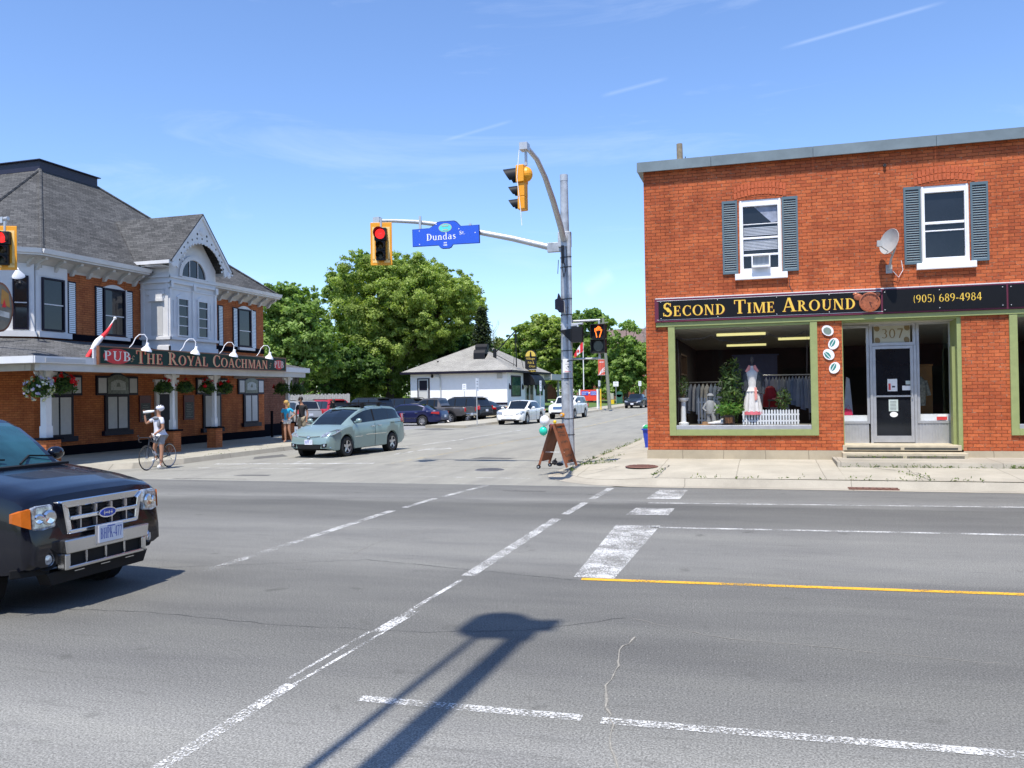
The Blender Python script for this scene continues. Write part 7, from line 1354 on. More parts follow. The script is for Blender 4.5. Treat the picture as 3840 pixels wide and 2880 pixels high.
M('chrome', (.75, .76, .78), .10, metal=1, var=0); M('headlight', (.30, .33, .37), .08, metal=.3, var=.7, scale=22, spec=1, coat=1); M('windshield_teal', (.02, .075, .10), .04, var=.5, scale=1.2, spec=.6); M('amber', (.50, .12, .01), .2, var=.1, scale=20); M('taillight', (.45, .008, .012), .15, var=.2, scale=10, coat=1); M('plate_white', (.72, .74, .80), .5, var=.02); M('plate_blue', (.03, .07, .4), .5); M('dash_grey', (.05, .05, .05), .7); M('seat_grey', (.12, .12, .12), .8)  # windshield_teal carries the sky reflection and interior in its base colour
def wheel_parts(parent, x, y, r, w_, rimm='rim', spokes=5, side=1):
    b = B('tyre').lathe([(r*.62, -w_/2), (r*.93, -w_/2), (r, -w_*.32), (r, w_*.32), (r*.93, w_/2), (r*.62, w_/2)], (0, 0, 0), (0, 1, 0), 28)
    o = b.build('wheel', parent, smooth=40, loc=(x, y, r))
    b = B(rimm); s = side; f = w_/2*s
    b.lathe([(r*.64, f*.98), (r*.60, f*.9), (r*.58, f*.3)], (0, 0, 0), (0, 1, 0), 24); b.lathe([(0, f*.75), (r*.14, f*.72), (r*.15, f*.5)], (0, 0, 0), (0, 1, 0), 12)
    for k in range(spokes):
        a = 2*math.pi*k/spokes+.3; c, d = math.cos(a), math.sin(a); wd_ = r*(.09 if spokes > 6 else .13)
        b.prism([(c*r*.1-d*wd_, f*.66, d*r*.1+c*wd_), (c*r*.61-d*wd_*.75, f*.86, d*r*.61+c*wd_*.75), (c*r*.61+d*wd_*.75, f*.86, d*r*.61-c*wd_*.75), (c*r*.1+d*wd_, f*.66, d*r*.1-c*wd_)], (0, -f*.25, 0))
    b.use(MATS['plastic_black']).lathe([(0, f*.15), (r*.6, f*.15)], (0, 0, 0), (0, 1, 0), 20); b.build('rim', o)
def ip(pts, s): return float(np.interp(s, [p[0] for p in pts], [p[1] for p in pts]))
def car(name, label, cat, loc, ang, L, W, H, wb, fo, wr, top, roof, ws, rs, pm, win, pillars=(), tw=.74, zsill=.25, nose=.80, tail=.86, glass='car_glass', spokes=5, rimm='rim', mirrors=True, handles=(), rack=False, group=None, sillz=None, cap_black=0.0, tyre_w=.2, crown=.03, wbelt=.93):
    """side profile curves are given against s, the distance behind the front bumper"""
    t = thing(name, label, cat, loc, ang, group)
    ax = [fo, fo+wb]; ar = wr+.065
    ss = sorted(set([round(x, 3) for x in list(np.linspace(0, L, 49))+[.04, .1, .17, .26, L-.04, L-.1, L-.2]]+[round(a+ar*math.cos(R(d)), 3) for a in ax for d in range(0, 181, 15)]+[round(s, 3) for s in (*ws, *rs)]))
    ss = [s for s in ss if 0 <= s <= L]
    wcurve = [(0, nose), (.08, nose+.06), (.25, max(.93, nose+.065)), (.6, .985), (1.1, 1), (L-1.0, 1), (L-.45, .975), (L-.15, tail+.05), (L, tail)]
    hw = lambda s: W/2*ip(wcurve, s)
    def zb(s):
        z = ip([(0, zsill+.06), (.3, zsill-.03), (L-.3, zsill), (L, zsill+.12)], s)
        for a in ax:
            d = abs(s-a)
            if d < ar: z = max(z, wr+math.sqrt(ar*ar-d*d))
        return z
    X = lambda s: L/2-s
    sec = []
    for s in ss:
        w, zt, b0 = hw(s), ip(top, s), zb(s); b0 = min(b0, zt-.14); zm = b0+(zt-b0)*.5 if b0 > .5 else max(b0+.03, zt*.58)
        sec.append([(w*.90, b0), (w*.97, b0+.025), (w*1.0, zm), (w*.992, zt-(zt-zm)*.28), (w*.965, zt-.035), (w*wbelt, zt), (w*.6, zt+crown*.8), (0, zt+crown)])
    body = B(pm); n = len(ss); m_ = 8; vs = []
    for s, c in zip(ss, sec):
        for y, z in c: vs.append((X(s), y, z))
        for y, z in c[-2::-1]: vs.append((X(s), -y, z))
    q = 2*m_-1; fs = []
    for i in range(n-1):
        for j in range(q-1): fs.append((i*q+j, i*q+j+1, (i+1)*q+j+1, (i+1)*q+j))
    fs += [tuple(range(q-1, -1, -1)), tuple((n-1)*q+j for j in range(q))]
    body.add(vs, fs)
    # greenhouse
    s0, s1 = ws[0], rs[1]; gs = [s for s in ss if s0 <= s <= s1]; wt = lambda s: W/2*tw*ip([(s0, .93), (ws[1], 1), (rs[0], 1), (s1, .95)], s)
    roofb = B(pm); wsg = MB().use(MATS[glass]); rwg = MB().use(MATS[glass]); sg = {1: MB().use(MATS[glass]), -1: MB().use(MATS[glass])}; plr = B('plastic_black')
    FR = [0, .07, .86, 1]
    def gpts(s, side):
        zbl, zr = ip(top, s)-.01, ip(roof, s); wbb = hw(s)*wbelt; o = [Vector((X(s), side*(wbb+(wt(s)-wbb)*f), zbl+(zr-zbl)*f)) for f in FR]
        k = min(1, max(0, (zr-zbl)/.3)); return o+[Vector((X(s), side*wt(s)*.9, zr+.02*k)), Vector((X(s), 0, zr+.05*k))]
    for a, c in zip(gs, gs[1:]):
        mid = (a+c)/2
        for side in (1, -1):
            A, D = gpts(a, side), gpts(c, side)
            for j in range(5):
                quad = [A[j], A[j+1], D[j+1], D[j]]
                if side < 0: quad = quad[::-1]
                inw = win[0] <= mid <= win[1] and j == 1; pil = any(p[0] <= mid <= p[1] for p in pillars)
                if inw and not pil: tgt = sg[side]
                elif inw and pil: tgt = plr
                elif j in (3, 4) and ws[0] <= mid <= ws[1]-.05: tgt = wsg if j == 4 or True else roofb
                elif j in (3, 4) and rs[0]+.05 <= mid <= rs[1]-.06: tgt = rwg
                else: tgt = roofb
                if j == 3 and tgt in (wsg, rwg): tgt = roofb
                tgt.poly(quad)
    o = body.build('body', t, smooth=38); roofb.build('cabin', o, smooth=38); wsg.build('windshield', t, smooth=60); rwg.build('rear_window', t, smooth=60)
    for side in (1, -1): sg[side].build('side_window', t, smooth=60)
    if plr.v: plr.build('pillar', t)
    for p_ in list(pillars)+[(win[0]-.12, win[0]-.08)]:
        s_ = (p_[0]+p_[1])/2
        if any(abs(s_-a) < ar+.03 for a in ax): continue
        for side in (1, -1):
            w, zt, b0 = hw(s_), ip(top, s_), zb(s_); zm = max(b0+.03, zt*.58); B('plastic_black').tube([(X(s_), side*w*.975, b0+.03), (X(s_), side*(w+.001), zm), (X(s_), side*w*.994, zt-(zt-zm)*.28), (X(s_), side*w*.967, zt-.035)], .0055, 4, caps=False).build('door_gap', t)
    u = B('plastic_black'); u.box(X(L-.25), -W/2+.26, zsill-.02, X(.25), W/2-.26, .62)
    for a in ax: u.lathe([(0, -W/2+.22), (ar+.02, -W/2+.22), (ar+.02, -W/2+.05)], (X(a), 0, wr), (0, 1, 0), 20); u.lathe([(0, W/2-.22), (ar+.02, W/2-.22), (ar+.02, W/2-.05)], (X(a), 0, wr), (0, 1, 0), 20)
    u.build('underbody', t)
    for a in ax:
        for side in (1, -1): wheel_parts(t, X(a), side*(W/2-.02-tyre_w/2), wr, tyre_w, rimm, spokes, side)
    if mirrors:
        for side in (1, -1):
            zm = ip(top, ws[0]+.35)+.06; b = B(mirrors if isinstance(mirrors, str) else pm); b.ball((X(ws[0]+.42), side*(W/2+.10), zm+.05), (.075, .11, .075), 12, 8); b.box(X(ws[0]+.45), side*(W/2-.06), zm-.01, X(ws[0]+.38), side*(W/2+.06), zm+.03); b.build('mirror', t, smooth=60)
    for hs__ in handles:
        for side in (1, -1): z = ip(top, hs__)-.13; B('chrome' if cap_black >= 0 else pm).box(X(hs__+.11), side*(hw(hs__)-.01), z-.015, X(hs__-.08), side*(hw(hs__)+.035), z+.02).build('door_handle', t, bevel=.008)
    return t, X, hw
def blob(mb, c, r, n=14, k=9): return mb.ball(c, r, n, k)
def plate(t, x, z, txt=None, face=1, w_=.305, h=.155, tilt=0, y=0):
    p = B('plate_white'); p.box(x-.008*(face < 0), y-w_/2, z-h/2, x+.008*(face > 0)+.0, y+w_/2, z+h/2); o = p.build('license_plate', t)
    if txt:
        b = B('plate_blue'); xx = x+face*.0085
        text(b, txt, (xx, y-face*w_*.44, z-h*.30), (0, face*1.0, 0), (0, 0, 1), (face, 0, 0), h*.62, w_*.88, gap=.05, lift=.0005); b.box(min(xx, xx+face*.001), y-.05, z+h*.36, max(xx, xx+face*.001), y+.05, z+h*.42); b.build('plate_lettering', o)
    return o
DN = R(-90)
# ---- silver green minivan
L = 4.62
t, X, hw = car('minivan', 'silver green minivan with roof bars turning at the intersection beside the cyclist', 'minivan', (-13.70, 26.35, 0), R(-97), L, 1.755, 1.615, 2.75, .90, .325,
    [(0, .60), (.06, .70), (.16, .78), (.35, .86), (.7, .95), (1.0, 1.01), (1.25, 1.04), (2.2, 1.06), (4.1, 1.14), (4.5, 1.12), (4.62, .80)],
    [(.95, 1.02), (1.35, 1.24), (1.75, 1.42), (2.05, 1.52), (2.5, 1.58), (3.3, 1.585), (3.9, 1.55), (4.15, 1.47), (4.5, 1.15)], (.95, 2.0), (4.05, 4.5), 'paint_seafoam', (1.35, 4.22), [(2.48, 2.56), (3.42, 3.5)], tw=.76, nose=.78, spokes=5, handles=(2.35, 2.75), mirrors=True)
b = B('headlight')
for s in (1, -1): b.prism([(X(.03), s*.44, .655), (X(.06), s*.66, .665), (X(.22), s*.825, .73), (X(.58), s*.878, .85), (X(.40), s*.815, .895), (X(.16), s*.60, .80), (X(.08), s*.46, .73)], (.02, s*.018, .02)); o = b.build('headlight', t, bevel=.01); b = B('headlight')
b = B('plastic_black'); b.prism([(X(.085), -.40, .66), (X(.055), 0, .62), (X(.085), .40, .66), (X(.11), .36, .72), (X(.11), -.36, .72)], (.035, 0, 0)); b.build('grille', t); b = B('chrome').prism([(X(.03), -.42, .69), (X(.0), 0, .66), (X(.03), .42, .69), (X(.03), .42, .705), (X(.0), 0, .68), (X(.03), -.42, .705)], (.014, 0, 0)); b.build('grille_bar', t)
b = B('chrome').lathe([(.055, 0), (.05, .012), (.035, .01), (0, .012)], (X(-.015), 0, .675), (1, 0, .1), 16); b.build('emblem', t)
b = B('plastic_black'); b.prism([(X(-.008), -.42, .30), (X(-.008), .42, .30), (X(.0), .47, .44), (X(.0), -.47, .44)], (.02, 0, 0)); b.build('lower_intake', t)
for s in (1, -1):
    b = B('plastic_black'); b.prism([(X(-.002), s*.50, .33), (X(.015), s*.68, .35), (X(.015), s*.69, .47), (X(-.002), s*.49, .45)], (.02, 0, 0)); b.use(MATS['headlight']).lathe([(.045, 0), (.035, .02), (0, .025)], (X(-.015), s*.60, .405), (1, s*.3, 0), 12); b.build('fog_lamp', t)
    b = B('chrome'); b.tube([(X(.02), s*.54, .325), (X(.13), s*.77, .335)], .012, 5); b.build('bumper_trim', t)
    b = B('chrome'); b.box(X(1.75), s*.872, .62, X(1.3), s*.884, .635); b.box(X(3.2), s*.872, .66, X(1.95), s*.884, .68); b.build('side_moulding', t)
    b = B('taillight'); b.prism([(X(4.35), s*.80, 1.0), (X(4.55), s*.76, .98), (X(4.5), s*.74, 1.32), (X(4.3), s*.76, 1.30)], (0, s*.04, 0)); b.build('tail_light', t, bevel=.01)
    b = B('plastic_black'); b.tube([(X(3.5), s*.872, 1.0), (X(4.5), s*.85, 1.04)], .01, 4); b.build('door_rail', t)
    b = B('plastic_black'); b.tube([(X(1.05), s*.3, 1.08), (X(1.2), s*-.25 if s > 0 else .6, 1.15)], .01, 4); b.build('wiper', t)
plate(t, X(-.014), .51, 'BHPR 57', 1)
rk_ = B('plastic_black')
for s_ in (2.15, 3.15): rk_.box(X(s_+.03), -.72, 1.70, X(s_-.03), .72, 1.735)
for s_ in (2.15, 3.15):
    for s in (1, -1): rk_.box(X(s_+.06), s*.60-.04, 1.56, X(s_-.06), s*.60+.04, 1.71)
rk_.tube([(X(3.6), .62, 1.68), (X(1.9), .62, 1.68)], .015, 5); rk_.tube([(X(3.6), -.62, 1.68), (X(1.9), -.62, 1.68)], .015, 5); rk_.build('roof_rack', t)
B('plastic_black').box(X(3.0), -.45, 1.632, X(2.15), .45, 1.642).build('sunroof', t)
# ---- black suv in the foreground
L = 4.44
t, X, hw = car('suv', 'shiny black suv with chrome grille driving in at the left edge', 'suv', (-6.30-L/2, 6.87, 0), 0, L, 1.81, 1.80, 2.62, .88, .36,
    [(0, .68), (.03, .82), (.06, .95), (.10, 1.035), (.2, 1.085), (.5, 1.15), (.9, 1.21), (1.2, 1.245), (4.2, 1.22), (4.38, 1.15), (4.44, .75)],
    [(1.15, 1.24), (1.45, 1.47), (1.75, 1.65), (1.95, 1.73), (2.5, 1.77), (3.6, 1.77), (4.05, 1.7), (4.4, 1.2)], (1.15, 1.9), (4.05, 4.4), 'paint_black', (1.55, 4.1), [(2.35, 2.43), (3.2, 3.28)], tw=.78, nose=.90, tail=.92, zsill=.38, glass='windshield_teal', spokes=6, mirrors=True, handles=(2.5, 3.35), tyre_w=.23, crown=.035, wbelt=.9)
GX = X(0)
def yz(b, pts, x0, d): return b.prism([(x0, y, z) for y, z in pts], (d, 0, 0))
# hood power dome
b = B('paint_black'); b.tube([(X(.16), -.50, 1.075), (X(.6), -.56, 1.165), (X(1.12), -.60, 1.235)], .012, 6); b.tube([(X(.16), .50, 1.075), (X(.6), .56, 1.165), (X(1.12), .60, 1.235)], .012, 6); b.build('hood_crease', t, smooth=60)
b = B('paint_black'); b.add([(X(.22), -.44, 1.10), (X(.22), .44, 1.10), (X(.3), .40, 1.155), (X(.3), -.40, 1.155), (X(1.1), -.5, 1.262), (X(1.1), .5, 1.262)], [(0, 1, 2, 3), (3, 2, 5, 4)]); pass
b = B('chrome')                                           # grille surround: frame with 3 bars
GY, Z0, Z1 = .45, .70, 1.00; x0 = GX-.05; dx = .10
yz(b, [(-GY-.07, Z1), (-GY, Z1-.055), (GY, Z1-.055), (GY+.07, Z1), (GY+.05, Z1+.015), (-GY-.05, Z1+.015)], x0-.04, dx); yz(b, [(-GY+.01, Z0), (GY-.01, Z0), (GY, Z0+.04), (-GY, Z0+.04)], x0, dx-.01)
yz(b, [(-GY-.07, Z1-.001), (-GY-.0, Z1-.057), (-GY+.04, Z0+.042), (-GY-.01, Z0+.0)], x0-.02, dx+.005); yz(b, [(GY+.07, Z1-.001), (GY+.01, Z0), (GY-.04, Z0+.042), (GY, Z1-.057)], x0-.02, dx+.005)
yz(b, [(-GY+.02, .83), (GY-.02, .83), (GY-.02, .87), (-GY+.02, .87)], x0+.01, dx-.0)
b.build('grille_surround', t, bevel=.008)
b = B('rim')
for y in (-.30, -.1, .1, .3): b.box(x0+.02, y-.008, Z0+.042, x0+.08, y+.008, .829); b.box(x0+.02, y-.008, .871, x0+.08, y+.008, Z1-.057)
b.build('grille_bars', t)
b = B('plastic_black'); yz(b, [(-GY+.03, Z0+.04), (GY-.03, Z0+.04), (GY-.01, Z1-.056), (-GY+.01, Z1-.056)], x0-.03, .055)
for k in range(7): b.box(x0+.026, -GY+.04, .75+k*.034-.004, x0+.04, GY-.04, .75+k*.034+.004) if abs(.75+k*.034-.85) > .03 else None
b.build('grille', t)
b = B('chrome'); ctr = (x0+dx+.0105, 0, .85); b.prism([(ctr[0], .115*math.cos(2*math.pi*i/28), .85+.05*math.sin(2*math.pi*i/28)) for i in range(28)], (.012, 0, 0)); b.use(MATS['plate_blue']).prism([(ctr[0]+.0125, .10*math.cos(2*math.pi*i/28), .85+.039*math.sin(2*math.pi*i/28)) for i in range(28)], (.004, 0, 0)); b.use(MATS['chrome'])
for y, z0_, z1_, l in ((-.05, .83, .87, .004), (-.02, .84, .86, .006), (.01, .835, .865, .005), (.045, .83, .87, .004)): b.box(ctr[0]+.0166, y-l, z0_, ctr[0]+.018, y+l, z1_)
b.box(ctr[0]+.0166, -.06, .845, ctr[0]+.0178, .06, .85); b.build('emblem', t)
for s in (1, -1):
    b = B('headlight'); b.prism([(GX-.045, s*.555, .79), (GX-.045, s*.70, .775), (GX-.075, s*.80, .785), (GX-.085, s*.805, .985), (GX-.075, s*.75, 1.0), (GX-.065, s*.58, 1.0)], (.055, s*.012, 0)); o = b.build('headlight', t, bevel=.02)
    b = B('chrome'); b.lathe([(.07, 0), (.05, .012), (0, .004)], (GX+.008, s*.645, .885), (1, s*.15, 0), 14); b.lathe([(.05, 0), (.035, .012), (0, .004)], (GX-.012, s*.745, .88), (1, s*.4, 0), 14); b.build('reflector', o)
    b = B('amber'); b.prism([(GX-.070, s*.807, .80), (GX-.12, s*.862, .83), (GX-.20, s*.888, .86), (GX-.20, s*.888, .94), (GX-.13, s*.862, .965), (GX-.080, s*.807, .98)], (.05, s*.016, 0)); b.build('turn_signal', o)
    b = B('paint_black'); b.prism([(GX-.03, s*.52, .62), (GX-.12, s*.80, .62), (GX-.12, s*.82, .74), (GX-.03, s*.55, .74)], (.03, 0, 0)) if False else None
    b = B('plastic_black'); b.lathe([(.105, 0), (.10, .02), (.06, -.01), (0, -.01)], (GX-.028, s*.66, .50), (1, s*.38, 0), 22); b.use(MATS['headlight']).lathe([(.055, 0), (.04, .02), (0, .026)], (GX-.014, s*.665, .50), (1, s*.38, 0), 16); b.use(MATS['chrome']).lathe([(.058, .0), (.063, .018), (.068, .0)], (GX-.014, s*.665, .50), (1, s*.38, 0), 20); b.build('fog_lamp', t)
b = B('bumper_silver') if 'bumper_silver' in MATS else MB().use(M('bumper_silver', (.60, .60, .60), .15, metal=.95, var=.04)); xb_ = GX-.03; db = .115
yz(b, [(-.53, .53), (.53, .53), (.55, .66), (-.55, .66)], xb_, db+.01); yz(b, [(-.515, .375), (.515, .375), (.515, .41), (-.515, .41)], xb_, db-.02); yz(b, [(-.53, .375), (-.47, .41), (-.47, .529), (-.53, .529)], xb_, db-.01); yz(b, [(.53, .375), (.53, .529), (.47, .529), (.47, .41)], xb_, db-.01)
for y in (-.25, 0, .25): b.box(xb_+.03, y-.012, .411, xb_+db-.03, y+.012, .529)
b.build('bumper_trim', t, bevel=.012)
b = B('plastic_black'); b.box(GX-.05, -.47, .40, GX+.03, .47, .535); yz(b, [(-.60, .25), (.60, .25), (.66, .37), (-.66, .37)], GX-.16, .14)
b.prism([(GX-.2, -.9, .36), (GX-.04, -.62, .36), (GX-.04, -.62, .44), (GX-.2, -.9, .44)], (.015, 0, 0)); b.build('lower_bumper', t, bevel=.01)
b = B('bumper_silver') 
for y in (-.33, 0, .33): b.box(GX+.028, y-.06, .345, GX+.038, y+.06, .353)
b.build('air_slots', t)
b = B('rim').box(GX+.085, -.19, .555, GX+.10, .17, .745); b.build('plate_holder', t, bevel=.01)
plate(t, GX+.102, .655, 'BHPK-477', 1, .32, .165, y=-.0)
b = B('plastic_black')
for y0, y1 in ((-.55, .0), (.1, .62)): b.tube([(X(1.12), y0, 1.30), (X(1.28), (y0+y1)/2, 1.37), (X(1.22), y1, 1.35)], .012, 4)
b.box(X(1.2), -.68, 1.26, X(1.06), .68, 1.285); b.build('wiper', t)
b = B('dash_grey').box(X(1.9), -.7, 1.0, X(1.5), .7, 1.13); b.build('dashboard', t)
# ---- parked and driving cars further off
def sedan(name, lab, loc, ang, L, W, H, wb, fo, pm, front=True, grp='cars parked behind the pub', hood=.78, deck=.95, rear_lights=True, spokes=10, glass='car_glass', wr=.32):
    k = L/4.9; tp = [(0, .52), (.08, .62), (.2, .70), (.5, hood), (1.0, hood+.08), (1.35*k, .93), (2.5*k, .95), (4.0*k, .98), (4.6*k, deck), (L-.1, deck-.06), (L, .66)]
    rf_ = [(1.35*k, .93), (1.75*k, 1.15), (2.15*k, H-.09), (2.6*k, H-.05), (3.3*k, H-.07), (3.75*k, H-.19), (4.25*k, .99)]
    t, X, hw = car(name, lab, 'car', loc, ang, L, W, H, wb, fo, wr, tp, rf_, (1.35*k, 2.15*k), (3.4*k, 4.25*k), pm, (1.65*k, 3.75*k), [(2.62*k, 2.69*k)], tw=.70, spokes=spokes, handles=(2.5*k, 3.35*k), group=grp, nose=.74, tail=.80, glass=glass)
    for s in (1, -1):
        b = B('headlight'); b.prism([(X(.06), s*.44, hood-.20), (X(.14), s*W*.42, hood-.18), (X(.50), s*W*.485, hood-.06), (X(.28), s*W*.43, hood-.03), (X(.14), s*.46, hood-.09)], (.03, s*.02, .02)); b.build('headlight', t, bevel=.01)
        b = B('taillight'); b.prism([(X(L-.62), s*(W/2-.012), .80), (X(L-.10), s*(W/2-.16), .74), (X(L-.10), s*(W/2-.15), .90), (X(L-.55), s*(W/2-.02), .90)], (-.02, s*.045, 0)); b.build('tail_light', t, bevel=.01)
        b = B('chrome'); b.box(X(L-.9), s*(W/2-.004), .50, X(1.3), s*(W/2+.012), .52); b.build('side_moulding', t)
    b = B('chrome'); b.prism([(X(.04), -.36, .50), (X(.04), .36, .50), (X(.14), .42, .66), (X(.14), -.42, .66)], (.03, 0, 0)); o = b.build('grille', t)
    b = B('plastic_black')
    for i in range(3): b.box(X(.035-.03*0)+.001+.0, -.34, .52+i*.045, X(.0)-.012-.03*i*.6, .34, .545+i*.045)
    b.build('grille_gap', o)
    b = B('plastic_black'); b.prism([(X(.0), -.45, .26), (X(.0), .45, .26), (X(.02), .5, .36), (X(.02), -.5, .36)], (.02, 0, 0)); b.build('lower_intake', t)
    plate(t, X(-.03), .44, None, 1); plate(t, X(L+.01), .62, None, -1); return t
def suv(name, lab, loc, ang, L, W, H, wb, fo, pm, grp, glass='car_glass_tint', van=False, cat='suv', wr=.36, zs=.36, spoiler=True):
    k = L/4.7; hd = 1.0 if not van else .88
    tp = [(0, .62), (.05, .80), (.14, hd-.08), (.4, hd), (1.0*k, hd+.08), (1.3*k, hd+.12), (L-.3, 1.08), (L-.06, 1.02), (L, .6)]
    rf_ = [((1.15 if not van else .95)*k, hd+.1), (1.9*k, H-.14), (2.3*k, H-.05), (3.9*k, H-.06), (4.3*k, H-.16), (L-.06, 1.08)]
    a = (1.15 if not van else .95)*k
    t, X, hw = car(name, lab, cat, loc, ang, L, W, H, wb, fo, wr, tp, rf_, (a, 1.95*k), (4.2*k, L-.06), pm, (1.6*k, 4.2*k), [(2.45*k, 2.52*k), (3.45*k, 3.55*k)], tw=.78, spokes=6, handles=(2.4*k, 3.3*k), group=grp, nose=.82, tail=.9, zsill=zs, glass=glass)
    for s in (1, -1):
        b = B('headlight'); b.prism([(X(.10), s*.55, hd-.25), (X(.2), s*W*.45, hd-.25), (X(.45), s*W*.485, hd-.12), (X(.2), s*W*.44, hd-.09), (X(.14), s*.56, hd-.09)], (.05, s*.02, 0)); b.build('headlight', t, bevel=.01)
        b = B('taillight'); b.prism([(X(L-.22), s*(W/2-.02), .84), (X(L-.02), s*(W/2-.12), .84), (X(L-.04), s*(W/2-.13), 1.12), (X(L-.2), s*(W/2-.04), 1.12)], (-.035, s*.03, 0)); b.build('tail_light', t, bevel=.01)
    b = B('chrome'); b.prism([(X(.06), -.5, hd-.30), (X(.06), .5, hd-.30), (X(.1), .5, hd-.08), (X(.1), -.5, hd-.08)], (.05, 0, 0)); o = b.build('grille', t)
    b = B('plastic_black')
    for i in range(3): b.box(X(.03), -.46, hd-.28+i*.065, X(-.003), .46, hd-.255+i*.065)
    b.build('grille_gap', o)
    b = B('plastic_black'); b.prism([(X(.01), -.6, .34), (X(.01), .6, .34), (X(.01), .62, .50), (X(.01), -.62, .50)], (.03, 0, 0)); b.prism([(X(L+.0), -.7, .42), (X(L+.0), .7, .42), (X(L+.0), .7, .60), (X(L+.0), -.7, .60)], (-.04, 0, 0)); b.build('bumper', t, bevel=.01)
    if spoiler: b = B(pm); b.box(X(4.45*k), -.55, H-.10, X(4.15*k), .55, H-.07); b.build('spoiler', t)
    plate(t, X(-.035), .58, None, 1); plate(t, X(L+.03), .78, None, -1)
    for s in (1, -1): B('plastic_black').tube([(X(2.1*k), s*W*.36, H-.01), (X(4.0*k), s*W*.36, H-.02)], .018, 5).build('roof_rail', t)
    return t
PK = 'cars parked in the lot behind the pub'
sedan('parked_sedan', 'navy blue sedan parked tail out in the lot right behind the silver green minivan', (-22.1, 50.5, 0), R(180), 5.08, 1.87, 1.44, 2.82, 1.05, 'paint_navy', grp=PK, hood=.78, deck=.98, wr=.33)
# pickup
t, X, hw = car('pickup_truck', 'dark grey pickup truck parked between the navy sedan and the dark suv', 'pickup truck', (-21.95, 54.9, 0), R(176), 5.25, 1.86, 1.75, 3.2, .85, .38, [(0, .75), (.08, .95), (.3, 1.02), (1.1, 1.08), (1.5, 1.1), (3.3, 1.12), (3.38, 1.12), (5.1, 1.12), (5.25, 1.08)],
    [(1.2, 1.1), (1.75, 1.55), (2.0, 1.68), (2.5, 1.72), (3.1, 1.70), (3.35, 1.2)], (1.2, 2.0), (3.12, 3.38), 'paint_grey', (1.5, 3.1), [(2.3, 2.38), (2.85, 2.92)], tw=.76, spokes=8, handles=(2.4,), group=PK, nose=.88, tail=.97, zsill=.5, tyre_w=.26)
b = B('plastic_black'); b.box(X(5.1), -.72, 1.06, X(3.5), .72, 1.155); b.build('bed_cover', t)
for s in (1, -1):
    B('taillight').box(X(5.27), s*.78, .80, X(5.2), s*.925, 1.08).build('tail_light', t, bevel=.01); 
    b = B('plastic_black')
    for a in (.85, 4.05):
        for i in range(12):
            p, q = R(15*i), R(15*(i+1)); b.prism([(X(a)+.44*math.cos(p), s*.92, .38+.44*math.sin(p)), (X(a)+.44*math.cos(q), s*.92, .38+.44*math.sin(q)), (X(a)+.53*math.cos(q), s*.92, .38+.53*math.sin(q)), (X(a)+.53*math.cos(p), s*.92, .38+.53*math.sin(p))], (0, s*.06, 0))
    b.build('wheel_flare', t)
b = B('chrome').box(X(5.34), -.85, .52, X(5.25), .85, .68); b.build('bumper', t, bevel=.02); plate(t, X(5.345), .62, None, -1)
suv('parked_suv', 'dark suv with rear spoiler parked behind the thin grey sign post', (-21.75, 59.2, .01), R(164), 4.8, 1.87, 1.78, 2.75, .95, 'paint_darkgrey', PK)
sedan('parked_sedan', 'dark sedan with red tail light parked last in the row before the gravel bank', (-21.6, 62.6, .05), R(166), 4.7, 1.82, 1.46, 2.72, .95, 'paint_darkgrey', grp=PK)
suv('parked_minivan', 'silver grey minivan with dark windows parked behind the couple', (-31.0, 51.2, 0), R(150), 4.95, 1.94, 1.75, 3.05, .95, 'paint_silver', PK, van=True, cat='minivan', wr=.34, zs=.28, spoiler=False)
suv('parked_minivan', 'red minivan parked just right of the silver grey one', (-30.7, 54.9, 0), R(150), 4.9, 1.94, 1.78, 3.0, .95, 'paint_red', PK, van=True, cat='minivan', wr=.34, zs=.28)
suv('parked_suv', 'black suv parked in shade under the largest tree, left one', (-28.2, 56.6, 0), R(160), 4.8, 1.9, 1.85, 2.8, .95, 'paint_darkgrey', PK); suv('parked_suv', 'dark suv parked in deep shade beside the white building door steps', (-28.3, 62.8, .05), R(168), 4.7, 1.88, 1.7, 2.75, .95, 'paint_midnight', PK)
DR = 'cars driving down the side street'
sedan('white_sedan', 'white sedan with wide chrome grille driving toward the intersection', (-15.38, 53.6, 0), R(-93), 5.15, 1.93, 1.54, 2.87, .98, 'paint_white', grp=DR, hood=.88, deck=1.02, wr=.36)
suv('white_suv', 'white suv with chrome grille partly hidden by the signal pole', (-14.35, 62.9, .05), R(-94), 4.72, 1.93, 1.71, 2.82, .95, 'paint_white', DR, glass='car_glass')
sedan('dark_sedan', 'small dark blue sedan coming down the road at the right near the shop corner', (-12.75, 87.3, gz(87)), R(-93), 4.55, 1.78, 1.46, 2.58, .88, 'paint_midnight', grp=DR)
suv('dark_suv', 'dark vehicle following the small dark sedan, cut off by the shop wall', (-11.3, 94.5, gz(94)), R(-93), 4.7, 1.88, 1.72, 2.75, .95, 'paint_midnight', DR)
